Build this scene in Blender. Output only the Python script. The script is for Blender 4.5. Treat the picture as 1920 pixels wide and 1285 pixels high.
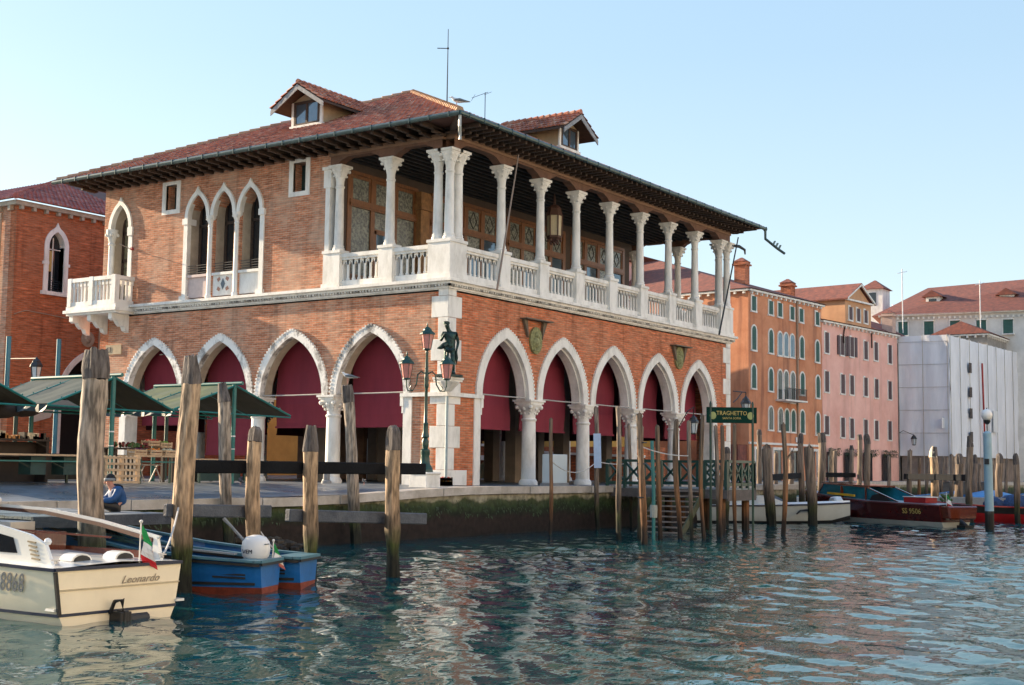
import bpy, bmesh, math, random
from mathutils import Vector, Matrix, noise as mnoise
R = math.radians
scene = bpy.context.scene
for o in list(bpy.data.objects): bpy.data.objects.remove(o)
C = scene.collection
random.seed(7)

# ------------------------------------------------------------------ camera
YAW, PITCH, ROLL = R(34.33), R(5.392), R(0.748)
f = Vector((math.cos(YAW)*math.cos(PITCH), math.sin(YAW)*math.cos(PITCH), math.sin(PITCH)))
r0 = Vector((math.sin(YAW), -math.cos(YAW), 0)); u0 = r0.cross(f)
rr = r0*math.cos(ROLL)+u0*math.sin(ROLL); uu = -r0*math.sin(ROLL)+u0*math.cos(ROLL)
cd = bpy.data.cameras.new('camera'); cam = bpy.data.objects.new('camera', cd); C.objects.link(cam)
M = Matrix(((rr.x, uu.x, -f.x), (rr.y, uu.y, -f.y), (rr.z, uu.z, -f.z))).to_4x4()
M.translation = Vector((-40.6, -30.73, 0.716)); cam.matrix_world = M
cd.sensor_width = 36; cd.lens = 2487.2/1920*36; cd.clip_end = 6000; cd.clip_start = .5
scene.camera = cam

# ------------------------------------------------------------------ sky, sun, exposure
LD = Vector((1.0, -8.4, -2.5)).normalized()            # the way sunlight travels
el = math.asin(-LD.z); az = math.atan2(-LD.x, -LD.y)    # azimuth from +Y towards +X
w = bpy.data.worlds.new('World'); scene.world = w; w.use_nodes = True
nt = w.node_tree; bg = nt.nodes['Background']
sky = nt.nodes.new('ShaderNodeTexSky'); sky.sky_type = 'NISHITA'; sky.sun_disc = False
sky.sun_elevation = el; sky.sun_rotation = az; sky.air_density = 1.0; sky.dust_density = 2.6; sky.ozone_density = 1.0
sky.dust_density = 1.0
# thin high haze over the clear sky: a pale veil that is whiter towards the horizon
tc = nt.nodes.new('ShaderNodeTexCoord'); sx = nt.nodes.new('ShaderNodeSeparateXYZ'); nt.links.new(tc.outputs['Generated'], sx.inputs[0])
rp = nt.nodes.new('ShaderNodeValToRGB'); nt.links.new(sx.outputs[2], rp.inputs[0]); ce = rp.color_ramp.elements
ce[0].position = 0; ce[0].color = (.32*7.7,.365*7.7,.375*7.7,1); ce[1].position = .75; ce[1].color = (.15*7.7,.26*7.7,.44*7.7,1); e2 = ce.new(.3); e2.color = (.20*7.7,.285*7.7,.355*7.7,1)
mxs = nt.nodes.new('ShaderNodeMix'); mxs.data_type = 'RGBA'; mxs.inputs[0].default_value = .7; nt.links.new(sky.outputs[0], mxs.inputs[6]); nt.links.new(rp.outputs[0], mxs.inputs[7])
nt.links.new(mxs.outputs[2], bg.inputs[0]); bg.inputs[1].default_value = 0.13
sl = bpy.data.lights.new('sun', 'SUN'); sun = bpy.data.objects.new('sun', sl); C.objects.link(sun)
sl.energy = 5.0; sl.angle = R(.6); sl.color = (1, .78, .53)
sun.rotation_euler = LD.to_track_quat('-Z', 'Y').to_euler(); sun.location = (0, 60, 60)
vs = scene.view_settings; vs.view_transform = 'Standard'; vs.look = 'None'; vs.exposure = 1.38; vs.gamma = 1

# ------------------------------------------------------------------ materials
def new_mat(name):
    m = bpy.data.materials.new(name); m.use_nodes = True
    return m, m.node_tree, m.node_tree.nodes['Principled BSDF']
def col(c): return (c[0], c[1], c[2], 1)
def pm(name, base, rough=.6, var=.25, scale=2.0, bump=0, bscale=25, c2=None, stretch=(1,1,1), metal=0, spec=.5, thr=(.35,.7), world=True, coat=0):
    m, t, b = new_mat(name); N = t.nodes; L = t.links
    tc = N.new('ShaderNodeNewGeometry' if world else 'ShaderNodeTexCoord')
    src = tc.outputs['Position' if world else 'Object']
    mp = N.new('ShaderNodeMapping'); mp.inputs['Scale'].default_value = stretch; L.new(src, mp.inputs[0])
    n = N.new('ShaderNodeTexNoise'); n.inputs['Scale'].default_value = scale; n.inputs['Detail'].default_value = 6; n.inputs['Roughness'].default_value = .65
    L.new(mp.outputs[0], n.inputs['Vector'])
    cr = N.new('ShaderNodeValToRGB'); cr.color_ramp.elements[0].position = thr[0]; cr.color_ramp.elements[1].position = thr[1]
    cc = c2 if c2 else tuple(x*(1-var) for x in base)
    cr.color_ramp.elements[0].color = col(cc); cr.color_ramp.elements[1].color = col(base)
    L.new(n.outputs[0], cr.inputs[0]); L.new(cr.outputs[0], b.inputs['Base Color'])
    b.inputs['Roughness'].default_value = rough; b.inputs['Metallic'].default_value = metal
    b.inputs['Specular IOR Level'].default_value = spec
    if coat: b.inputs['Coat Weight'].default_value = coat
    if bump:
        n2 = N.new('ShaderNodeTexNoise'); n2.inputs['Scale'].default_value = bscale; n2.inputs['Detail'].default_value = 4
        L.new(mp.outputs[0], n2.inputs['Vector'])
        bp = N.new('ShaderNodeBump'); bp.inputs['Strength'].default_value = bump; bp.inputs['Distance'].default_value = .03
        L.new(n2.outputs[0], bp.inputs['Height']); L.new(bp.outputs[0], b.inputs['Normal'])
    return m
def brick(name, a, b_, mortar, stain=(.45,.38,.32), stain_amt=.35, low=None):
    m, t, b = new_mat(name); N = t.nodes; L = t.links
    g = N.new('ShaderNodeNewGeometry'); sp = N.new('ShaderNodeSeparateXYZ'); L.new(g.outputs['Position'], sp.inputs[0])
    ad = N.new('ShaderNodeMath'); L.new(sp.outputs[0], ad.inputs[0]); L.new(sp.outputs[1], ad.inputs[1])
    cb = N.new('ShaderNodeCombineXYZ'); L.new(ad.outputs[0], cb.inputs[0]); L.new(sp.outputs[2], cb.inputs[1])
    br = N.new('ShaderNodeTexBrick'); L.new(cb.outputs[0], br.inputs['Vector'])
    br.inputs['Scale'].default_value = 1; br.inputs['Brick Width'].default_value = .3; br.inputs['Row Height'].default_value = .095
    br.inputs['Mortar Size'].default_value = .014; br.inputs['Mortar Smooth'].default_value = .4; br.inputs['Bias'].default_value = -.1
    br.inputs['Color1'].default_value = col(a); br.inputs['Color2'].default_value = col(b_); br.inputs['Mortar'].default_value = col(mortar)
    # course-wise tint, long horizontal smears
    mp = N.new('ShaderNodeMapping'); mp.inputs['Scale'].default_value = (.9, 7, 1); L.new(cb.outputs[0], mp.inputs[0])
    n1 = N.new('ShaderNodeTexNoise'); n1.inputs['Scale'].default_value = 1.5; n1.inputs['Detail'].default_value = 7; L.new(mp.outputs[0], n1.inputs['Vector'])
    r1 = N.new('ShaderNodeMapRange'); r1.inputs[1].default_value = .3; r1.inputs[2].default_value = .7; r1.inputs[3].default_value = .6; r1.inputs[4].default_value = 1.4; L.new(n1.outputs[0], r1.inputs[0])
    mu = N.new('ShaderNodeMix'); mu.data_type = 'RGBA'; mu.blend_type = 'MULTIPLY'; mu.inputs[0].default_value = 1
    L.new(br.outputs[0], mu.inputs[6]); L.new(r1.outputs[0], mu.inputs[7])
    mpf = N.new('ShaderNodeMapping'); mpf.inputs['Scale'].default_value = (3.2, 10.5, 1); L.new(cb.outputs[0], mpf.inputs[0])
    nf = N.new('ShaderNodeTexNoise'); nf.inputs['Scale'].default_value = 1; nf.inputs['Detail'].default_value = 3; L.new(mpf.outputs[0], nf.inputs['Vector'])
    rf = N.new('ShaderNodeMapRange'); rf.inputs[1].default_value = .3; rf.inputs[2].default_value = .7; rf.inputs[3].default_value = .78; rf.inputs[4].default_value = 1.22; L.new(nf.outputs[0], rf.inputs[0])
    muf = N.new('ShaderNodeMix'); muf.data_type = 'RGBA'; muf.blend_type = 'MULTIPLY'; muf.inputs[0].default_value = 1; L.new(mu.outputs[2], muf.inputs[6]); L.new(rf.outputs[0], muf.inputs[7]); mu = muf
    # big patches of pale salt
    n2 = N.new('ShaderNodeTexNoise'); n2.inputs['Scale'].default_value = .55; n2.inputs['Detail'].default_value = 8; n2.inputs['Roughness'].default_value = .7; L.new(g.outputs['Position'], n2.inputs['Vector'])
    r2 = N.new('ShaderNodeMapRange'); r2.inputs[1].default_value = .45; r2.inputs[2].default_value = .72; r2.inputs[4].default_value = stain_amt*1.6; L.new(n2.outputs[0], r2.inputs[0])
    mx = N.new('ShaderNodeMix'); mx.data_type = 'RGBA'; L.new(r2.outputs[0], mx.inputs[0]); L.new(mu.outputs[2], mx.inputs[6]); mx.inputs[7].default_value = col(stain)
    # dark vertical drips
    mp3 = N.new('ShaderNodeMapping'); mp3.inputs['Scale'].default_value = (2.6, .22, 1); L.new(cb.outputs[0], mp3.inputs[0])
    n3 = N.new('ShaderNodeTexNoise'); n3.inputs['Scale'].default_value = 1; n3.inputs['Detail'].default_value = 6; L.new(mp3.outputs[0], n3.inputs['Vector'])
    r3 = N.new('ShaderNodeMapRange'); r3.inputs[1].default_value = .55; r3.inputs[2].default_value = .8; r3.inputs[3].default_value = 1; r3.inputs[4].default_value = .5; L.new(n3.outputs[0], r3.inputs[0])
    m3 = N.new('ShaderNodeMix'); m3.data_type = 'RGBA'; m3.blend_type = 'MULTIPLY'; m3.inputs[0].default_value = 1; L.new(mx.outputs[2], m3.inputs[6]); L.new(r3.outputs[0], m3.inputs[7])
    L.new(m3.outputs[2], b.inputs['Base Color']); b.inputs['Roughness'].default_value = .85; b.inputs['Specular IOR Level'].default_value = .2
    bp = N.new('ShaderNodeBump'); bp.inputs['Strength'].default_value = .5; bp.inputs['Distance'].default_value = .012
    L.new(br.outputs['Fac'], bp.inputs['Height']); bp.invert = True; L.new(bp.outputs[0], b.inputs['Normal'])
    return m
def stucco(name, base, drip=(.3,.2,.15), amt=.6, c2=None):
    m, t, b = new_mat(name); N = t.nodes; L = t.links
    g = N.new('ShaderNodeNewGeometry')
    n = N.new('ShaderNodeTexNoise'); n.inputs['Scale'].default_value = .35; n.inputs['Detail'].default_value = 8; n.inputs['Roughness'].default_value = .7; L.new(g.outputs['Position'], n.inputs['Vector'])
    cr = N.new('ShaderNodeValToRGB'); cr.color_ramp.elements[0].position = .35; cr.color_ramp.elements[1].position = .65
    cr.color_ramp.elements[0].color = col(c2 or [x*.72 for x in base]); cr.color_ramp.elements[1].color = col(base); L.new(n.outputs[0], cr.inputs[0])
    mp = N.new('ShaderNodeMapping'); mp.inputs['Scale'].default_value = (1.3, 1.3, .12); L.new(g.outputs['Position'], mp.inputs[0])
    n2 = N.new('ShaderNodeTexNoise'); n2.inputs['Scale'].default_value = 1; n2.inputs['Detail'].default_value = 7; L.new(mp.outputs[0], n2.inputs['Vector'])
    r = N.new('ShaderNodeMapRange'); r.inputs[1].default_value = .52; r.inputs[2].default_value = .75; r.inputs[4].default_value = amt; L.new(n2.outputs[0], r.inputs[0])
    mx = N.new('ShaderNodeMix'); mx.data_type = 'RGBA'; L.new(r.outputs[0], mx.inputs[0]); L.new(cr.outputs[0], mx.inputs[6]); mx.inputs[7].default_value = col(drip)
    L.new(mx.outputs[2], b.inputs['Base Color']); b.inputs['Roughness'].default_value = .9; b.inputs['Specular IOR Level'].default_value = .2
    return m
def banded(name, bands, rough=.75, noise=.25, nscale=3, grain=(14,14,.9), bump=.6, gv=.55):
    """colour that changes with height above the water (tide marks) plus vertical grain; bands = [(z, colour)]"""
    m, t, b = new_mat(name); N = t.nodes; L = t.links
    g = N.new('ShaderNodeNewGeometry'); sp = N.new('ShaderNodeSeparateXYZ'); L.new(g.outputs['Position'], sp.inputs[0])
    n = N.new('ShaderNodeTexNoise'); n.inputs['Scale'].default_value = nscale; n.inputs['Detail'].default_value = 7; L.new(g.outputs['Position'], n.inputs['Vector'])
    ma = N.new('ShaderNodeMath'); ma.operation = 'MULTIPLY_ADD'; L.new(n.outputs[0], ma.inputs[0]); ma.inputs[1].default_value = noise*4; L.new(sp.outputs[2], ma.inputs[2])
    z0 = bands[0][0]; z1 = bands[-1][0]
    mr = N.new('ShaderNodeMapRange'); mr.inputs[1].default_value = z0+noise*2; mr.inputs[2].default_value = z1+noise*2; L.new(ma.outputs[0], mr.inputs[0])
    cr = N.new('ShaderNodeValToRGB'); e = cr.color_ramp.elements
    while len(e) < len(bands): e.new(.5)
    for i, (z, c) in enumerate(bands): e[i].position = (z-z0)/(z1-z0); e[i].color = col(c)
    L.new(mr.outputs[0], cr.inputs[0])
    mp = N.new('ShaderNodeMapping'); mp.inputs['Scale'].default_value = grain; L.new(g.outputs['Position'], mp.inputs[0])
    n2 = N.new('ShaderNodeTexNoise'); n2.inputs['Scale'].default_value = 1; n2.inputs['Detail'].default_value = 5; L.new(mp.outputs[0], n2.inputs['Vector'])
    r2 = N.new('ShaderNodeMapRange'); r2.inputs[1].default_value = .35; r2.inputs[2].default_value = .65; r2.inputs[3].default_value = gv; r2.inputs[4].default_value = 1.2; L.new(n2.outputs[0], r2.inputs[0])
    mu = N.new('ShaderNodeMix'); mu.data_type = 'RGBA'; mu.blend_type = 'MULTIPLY'; mu.inputs[0].default_value = 1; L.new(cr.outputs[0], mu.inputs[6]); L.new(r2.outputs[0], mu.inputs[7])
    L.new(mu.outputs[2], b.inputs['Base Color']); b.inputs['Roughness'].default_value = rough; b.inputs['Specular IOR Level'].default_value = .3
    bp = N.new('ShaderNodeBump'); bp.inputs['Strength'].default_value = bump; bp.inputs['Distance'].default_value = .03; L.new(n2.outputs[0], bp.inputs['Height']); L.new(bp.outputs[0], b.inputs['Normal'])
    return m
def tile_mat(name, cols, dark=(.05,.04,.035), world_scale=None):
    m, t, b = new_mat(name); N = t.nodes; L = t.links
    at = N.new('ShaderNodeAttribute'); at.attribute_name = 'tint'
    cr = N.new('ShaderNodeValToRGB'); e = cr.color_ramp.elements
    while len(e) < len(cols): e.new(.5)
    for i, c in enumerate(cols): e[i].position = i/(len(cols)-1); e[i].color = col(c)
    L.new(at.outputs['Fac'], cr.inputs[0])
    g = N.new('ShaderNodeNewGeometry'); n = N.new('ShaderNodeTexNoise'); n.inputs['Scale'].default_value = .9; n.inputs['Detail'].default_value = 8; n.inputs['Roughness'].default_value = .75; L.new(g.outputs['Position'], n.inputs['Vector'])
    r = N.new('ShaderNodeMapRange'); r.inputs[1].default_value = .52; r.inputs[2].default_value = .75; r.inputs[4].default_value = .6; L.new(n.outputs[0], r.inputs[0])
    mx = N.new('ShaderNodeMix'); mx.data_type = 'RGBA'; L.new(r.outputs[0], mx.inputs[0]); L.new(cr.outputs[0], mx.inputs[6]); mx.inputs[7].default_value = col(dark)
    L.new(mx.outputs[2], b.inputs['Base Color']); b.inputs['Roughness'].default_value = .85; b.inputs['Specular IOR Level'].default_value = .25
    return m
def glass(name, c, rough=.08, pat=0):
    m = pm(name, c, rough, .5, 6, spec=.8)
    return m

BR_S = brick('red_brick', (.60,.17,.07), (.43,.115,.05), (.42,.24,.15), (.50,.30,.19), .3)
BR_W = brick('tan_brick', (.56,.22,.115), (.42,.15,.08), (.48,.33,.23), (.56,.41,.30), .5)
BR_L = brick('deep_red_brick', (.48,.135,.055), (.35,.095,.04), (.32,.17,.1), (.30,.15,.09), .35)
STONE = pm('istrian_stone', (.80,.78,.73), .6, scale=1.4, c2=(.55,.53,.48), bump=.3, stretch=(1.5,1.5,.6), thr=(.28,.55))
STONE_D = pm('weathered_stone', (.70,.68,.63), .7, scale=2.2, c2=(.10,.095,.085), bump=.5, stretch=(1,1,1), thr=(.38,.55))
STONE_W = pm('arch_stone_weathered', (.80,.78,.74), .7, scale=1.5, c2=(.20,.19,.18), bump=.3, thr=(.38,.52), stretch=(1,1,.7))
MARBLE = pm('pink_marble', (.62,.48,.44), .4, .2, 5)
BLIND = pm('dark_red_canvas', (.25,.024,.045), .85, .3, .8, bump=.5, bscale=1.6, stretch=(1,1,.25))
BLIND2 = pm('shaded_red_canvas', (.07,.01,.018), .8, .2, .7)  # backlit shade of the rear blinds is put into this darker red
ROD = pm('painted_iron', (.45,.42,.38), .5)
WOOD_D = pm('dark_timber', (.075,.045,.03), .7, .4, 3, bump=.3, stretch=(1,1,4))
WOOD_B = pm('brown_timber', (.19,.095,.06), .7, .4, 3, bump=.3)
WOOD_F = pm('varnished_oak', (.24,.095,.032), .4, .45, 4, bump=.1, stretch=(4,4,1))
GUT = pm('weathered_copper_gutter', (.075,.12,.12), .35, .4, 6, metal=.5)
TILE = tile_mat('roof_tiles', [(.17,.085,.065), (.38,.14,.09), (.46,.19,.12), (.32,.125,.085), (.52,.31,.22)])
TILE_P = tile_mat('old_roof_tiles', [(.2,.09,.09), (.4,.13,.11), (.46,.17,.14), (.3,.12,.11), (.5,.24,.19)])
TILE_F = pm('far_roof_tiles', (.27,.085,.055), .9, scale=2.5, c2=(.13,.05,.04), bump=.6, bscale=9)
PLASTER = pm('cream_plaster', (.55,.42,.27), .85, .35, 1.5)
DARKGL = pm('dark_window_glass', (.018,.022,.028), .06, .4, 2, spec=.8)
SKYGL = pm('sky_glass', (.14,.2,.26), .04, .2, 2, spec=1, metal=.5)
LEADGL = pm('leaded_glass', (.22,.24,.20), .2, scale=9, c2=(.05,.06,.06), spec=.7, bump=.6, bscale=14, thr=(.4,.6))
LEADGL2 = pm('amber_leaded_glass', (.26,.24,.15), .25, scale=5, c2=(.13,.12,.08), spec=.6, bump=.4, bscale=14)
CREAMGL = pm('cream_glass', (.62,.52,.33), .3, .15, 5)
GREEN_P = pm('dark_green_paint', (.008,.06,.045), .35, .4, 8)
TEAL_P = pm('teal_green_paint', (.01,.17,.15), .4, .35, 5)
BRONZE = pm('green_bronze', (.03,.085,.075), .42, scale=7, c2=(.008,.014,.016), metal=.55, bump=.3)
PINKGL = pm('pink_lantern_glass', (.62,.25,.22), .25, .25, 5)
IRON = pm('black_iron', (.02,.022,.024), .45, .3, 6)
PAVE = None
REVEAL = pm('beige_reveal_plaster', (.50,.42,.32), .85, .3, 2)
POST = banded('mooring_post_wood', [(-1.9,(.012,.012,.01)), (-1.35,(.02,.022,.014)), (-1.0,(.05,.065,.015)), (-.62,(.18,.125,.08)), (0,(.44,.30,.185)), (3,(.50,.37,.25))], noise=.12, gv=.34, grain=(15,15,2.6), bump=1)
POST_G = banded('grey_post_wood', [(-1.9,(.012,.012,.01)), (-1.35,(.02,.022,.014)), (-.95,(.06,.07,.02)), (-.55,(.17,.14,.11)), (0,(.34,.265,.20)), (3,(.40,.34,.28))], noise=.12, gv=.3, grain=(14,14,2.4), bump=1)
POST_R = banded('dull_brown_post_wood', [(-1.9,(.012,.012,.01)), (-1.35,(.02,.022,.014)), (-.95,(.05,.055,.02)), (-.55,(.10,.075,.055)), (0,(.22,.165,.125)), (3,(.26,.21,.17))], noise=.12, gv=.4, grain=(15,15,1.2), bump=1)
POST_O = banded('orange_pole_wood', [(-1.9,(.02,.015,.012)), (-1.3,(.05,.032,.022)), (-.8,(.19,.085,.035)), (0,(.27,.135,.065)), (1.2,(.21,.14,.09)), (3,(.16,.125,.10))], noise=.15, grain=(20,20,.8), gv=.35)
CAPW = pm('dark_post_head', (.19,.165,.15), .85, scale=2.2, c2=(.035,.028,.026), bump=.8, bscale=6, stretch=(6,6,.8))
BEAM = pm('dark_fender_beam', (.010,.012,.016), .85, .5, 2, bump=.4, spec=.15)
BEAM_G = pm('grey_fender_beam', (.085,.10,.125), .7, scale=4, c2=(.04,.05,.07), bump=.5)
DECKW = pm('grey_planks', (.26,.29,.31), .6, .3, 2, bump=.3)
ROPE = pm('white_rope', (.6,.58,.55), .9)
WHITE = pm('white_paint', (.75,.76,.76), .35, .08, 2)
CREAM = pm('cream_gelcoat', (.86,.76,.56), .22, .12, 1, coat=.5, world=False)
CREAM_S = pm('white_gelcoat', (.74,.74,.70), .2, .06, 1, coat=.4, world=False)
NAVY = pm('navy_trim', (.012,.02,.05), .3)
MAHOG = pm('varnished_mahogany', (.16,.035,.015), .12, .4, 6, coat=.8, world=False, stretch=(1,6,1))
BLUE_H = pm('blue_boat_paint', (.013,.14,.44), .3, .35, 2.5, world=False, bump=.1)
TEALB = pm('blue_green_boat_paint', (.075,.20,.26), .45, .35, 3, world=False)
ANTIF = pm('red_antifouling', (.25,.045,.02), .7, .5, 5, world=False)
REDBOAT = pm('dark_red_hull', (.085,.012,.01), .2, .25, 3, coat=.6, world=False)
REDB = pm('bright_red_paint', (.36,.012,.015), .35, .3, 3)
BLACK = pm('black_rubber', (.012,.012,.013), .5, .3, 4)
GREYP = pm('grey_paint', (.22,.24,.26), .5, .2, 4)
YEL = pm('yellow_paint', (.75,.45,.02), .5)
GOLD = pm('gold_lettering', (.55,.42,.12), .5)
INK = pm('slate_lettering', (.11,.13,.15), .6)
SKIN = pm('skin', (.52,.24,.17), .5, .15, 12, world=False)
JACK = pm('blue_jacket', (.008,.07,.22), .6, .3, 8)
JACK_D = pm('navy_jacket', (.012,.02,.04), .7, .3, 8)
HAT = pm('black_knit', (.012,.013,.017), .95)
PALLETW = pm('pale_pine', (.58,.40,.24), .8, .3, 5)
CANOPY = pm('green_canvas', (.028,.05,.036), .7, scale=.9, c2=(.02,.035,.03), bump=.2, bscale=3)
CANOPY2 = pm('mossy_canvas', (.085,.11,.03), .8, scale=1.2, c2=(.04,.07,.045), bump=.2, bscale=3)
CANVAS_IN = pm('olive_canvas_underside', (.045,.04,.022), .9, .3, 2)
NET = pm('white_scaffold_sheet', (.80,.82,.86), .65, .2, .6, bump=1.0, bscale=1.4, stretch=(1.6,1.6,.3))

# paving
def paving():
    m, t, b = new_mat('trachyte_paving'); N = t.nodes; L = t.links
    g = N.new('ShaderNodeNewGeometry')
    br = N.new('ShaderNodeTexBrick'); L.new(g.outputs['Position'], br.inputs['Vector']); br.inputs['Scale'].default_value = 1
    br.inputs['Brick Width'].default_value = .9; br.inputs['Row Height'].default_value = .45; br.inputs['Mortar Size'].default_value = .012
    br.inputs['Color1'].default_value = (.17,.20,.23,1); br.inputs['Color2'].default_value = (.125,.145,.165,1); br.inputs['Mortar'].default_value = (.05,.05,.05,1)
    L.new(br.outputs[0], b.inputs['Base Color'])
    n = N.new('ShaderNodeTexNoise'); n.inputs['Scale'].default_value = .8; n.inputs['Detail'].default_value = 6; L.new(g.outputs['Position'], n.inputs['Vector'])
    r = N.new('ShaderNodeMapRange'); r.inputs[1].default_value = .35; r.inputs[2].default_value = .65; r.inputs[3].default_value = .26; r.inputs[4].default_value = .55; L.new(n.outputs[0], r.inputs[0]); L.new(r.outputs[0], b.inputs['Roughness'])
    return m
PAVE = paving()
def water_mat():
    m, t, b = new_mat('canal_water'); N = t.nodes; L = t.links
    b.inputs['Base Color'].default_value = (.002,.05,.057,1); b.inputs['Roughness'].default_value = .012; b.inputs['IOR'].default_value = 1.34
    b.inputs['Specular IOR Level'].default_value = .55
    g = N.new('ShaderNodeNewGeometry')
    mp = N.new('ShaderNodeMapping'); mp.inputs['Rotation'].default_value = (0, 0, R(-30)); mp.inputs['Scale'].default_value = (.75, 1.25, 1); L.new(g.outputs['Position'], mp.inputs[0])
    a = N.new('ShaderNodeTexNoise'); a.inputs['Scale'].default_value = 2.3; a.inputs['Detail'].default_value = 1.5; a.inputs['Roughness'].default_value = .5; a.inputs['Distortion'].default_value = .4
    c = N.new('ShaderNodeTexNoise'); c.inputs['Scale'].default_value = 6.5; c.inputs['Detail'].default_value = 1; c.inputs['Distortion'].default_value = .5
    L.new(mp.outputs[0], a.inputs['Vector']); L.new(mp.outputs[0], c.inputs['Vector'])
    s = N.new('ShaderNodeMath'); s.operation = 'MULTIPLY_ADD'; s.inputs[1].default_value = .27
    L.new(c.outputs[0], s.inputs[0]); L.new(a.outputs[0], s.inputs[2])
    bp = N.new('ShaderNodeBump'); bp.inputs['Strength'].default_value = 1; bp.inputs['Distance'].default_value = .013
    L.new(s.outputs[0], bp.inputs['Height']); L.new(bp.outputs[0], b.inputs['Normal'])
    return m
WATER = water_mat()

# ------------------------------------------------------------------ mesh helpers
OFF = {}                      # world offset of each unrotated root's local frame
def tag(o, label=None, cat=None, group=None, kind=None):
    if label: o['label'] = label
    if cat: o['category'] = cat
    if group: o['group'] = group
    if kind: o['kind'] = kind
    return o
def thing(name, label, cat, loc=(0,0,0), rotz=0, group=None, kind=None):
    o = bpy.data.objects.new(name, None); C.objects.link(o); o.empty_display_size = .3
    o.location = loc; o.rotation_euler = (0, 0, rotz)
    OFF[o.name] = Vector(loc) if rotz == 0 else Vector((0,0,0))
    return tag(o, label, cat, group, kind)
class MB:
    def __init__(s): s.v = []; s.f = []; s.mi = []; s.tint = []
    def add(s, vs, fs, mi=0):
        b = len(s.v); s.v += [tuple(p) for p in vs]; s.f += [tuple(b+i for i in q) for q in fs]; s.mi += [mi]*len(fs); return s
    def box(s, a, b, mi=0):
        x0,y0,z0 = a; x1,y1,z1 = b
        if x0 > x1: x0,x1 = x1,x0
        if y0 > y1: y0,y1 = y1,y0
        if z0 > z1: z0,z1 = z1,z0
        return s.add([(x0,y0,z0),(x1,y0,z0),(x1,y1,z0),(x0,y1,z0),(x0,y0,z1),(x1,y0,z1),(x1,y1,z1),(x0,y1,z1)],
            [(0,3,2,1),(4,5,6,7),(0,1,5,4),(1,2,6,5),(2,3,7,6),(3,0,4,7)], mi)
    def bar(s, p, q, w, h, mi=0, up=(0,0,1)):
        p = Vector(p); q = Vector(q); d = (q-p).normalized(); sd = d.cross(Vector(up))
        if sd.length < 1e-4: sd = d.cross(Vector((1,0,0)))
        sd.normalize(); u = sd.cross(d).normalized(); sd = sd*w/2; u = u*h/2
        vs = [p-sd-u,p+sd-u,p+sd+u,p-sd+u,q-sd-u,q+sd-u,q+sd+u,q-sd+u]
        return s.add(vs, [(0,1,2,3),(7,6,5,4),(0,4,5,1),(1,5,6,2),(2,6,7,3),(3,7,4,0)], mi)
    def tube(s, pts, rad, n=8, mi=0, cap=True):
        pts = [Vector(p) for p in pts]; rad = rad if isinstance(rad, (list,tuple)) else [rad]*len(pts)
        vs = []; fs = []
        for i, p in enumerate(pts):
            d = (pts[min(i+1,len(pts)-1)]-pts[max(i-1,0)]).normalized()
            a = Vector((0,0,1)) if abs(d.z) < .9 else Vector((1,0,0)); x = d.cross(a).normalized(); y = d.cross(x)
            for k in range(n):
                t = 2*math.pi*k/n; vs.append(p+(x*math.cos(t)+y*math.sin(t))*rad[i])
        for i in range(len(pts)-1):
            for k in range(n): fs.append((i*n+k, i*n+(k+1)%n, (i+1)*n+(k+1)%n, (i+1)*n+k))
        if cap: fs.append(tuple(range(n))[::-1]); fs.append(tuple((len(pts)-1)*n+k for k in range(n)))
        return s.add(vs, fs, mi)
    def lathe(s, c, prof, n=16, mi=0, sq=False, rot=0):
        cx,cy = c; vs = []; fs = []
        for r, z in prof:
            for k in range(n):
                t = 2*math.pi*k/n+rot; vs.append((cx+r*math.cos(t), cy+r*math.sin(t), z))
        for i in range(len(prof)-1):
            for k in range(n): fs.append((i*n+k, i*n+(k+1)%n, (i+1)*n+(k+1)%n, (i+1)*n+k))
        fs.append(tuple(range(n))[::-1]); fs.append(tuple((len(prof)-1)*n+k for k in range(n)))
        return s.add(vs, fs, mi)
    def prism(s, poly, d, mi=0):
        """poly: 3D points of a planar outline, extruded by vector d"""
        n = len(poly); d = Vector(d); vs = [Vector(p) for p in poly]; vs += [p+d for p in vs]
        return s.add(vs, [tuple(range(n))[::-1], tuple(range(n,2*n))]+[(i,(i+1)%n,n+(i+1)%n,n+i) for i in range(n)], mi)
    def ball(s, c, r, mi=0, n=8, sc=(1,1,1)):
        prof = []; c = Vector(c); vs = []; fs = []; m = n//2+1
        for i in range(m):
            ph = math.pi*i/(m-1)
            for k in range(n):
                t = 2*math.pi*k/n
                vs.append((c.x+r*sc[0]*math.sin(ph)*math.cos(t), c.y+r*sc[1]*math.sin(ph)*math.sin(t), c.z-r*sc[2]*math.cos(ph)))
        for i in range(m-1):
            for k in range(n): fs.append((i*n+k, i*n+(k+1)%n, (i+1)*n+(k+1)%n, (i+1)*n+k))
        return s.add(vs, fs, mi)
    def build(s, name, mats, parent=None, smooth=False, recalc=True, bevel=0):
        if not isinstance(mats, (list,tuple)): mats = [mats]
        off = Vector((0,0,0))
        if parent is not None: off = OFF.get(parent.name, Vector((0,0,0)))
        me = bpy.data.meshes.new(name); me.from_pydata([Vector(p)-off for p in s.v], [], s.f)
        for m in mats: me.materials.append(m)
        me.polygons.foreach_set('material_index', s.mi)
        if s.tint:
            a = me.attributes.new('tint', 'FLOAT', 'POINT'); a.data.foreach_set('value', s.tint)
        if recalc or bevel:
            bm = bmesh.new(); bm.from_mesh(me); bmesh.ops.remove_doubles(bm, verts=bm.verts, dist=1e-5) if smooth else None
            bmesh.ops.recalc_face_normals(bm, faces=bm.faces)
            if bevel: bmesh.ops.bevel(bm, geom=[e for e in bm.edges if e.calc_face_angle(0) > .8], offset=bevel, segments=1, affect='EDGES')
            bm.to_mesh(me); bm.free()
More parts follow.
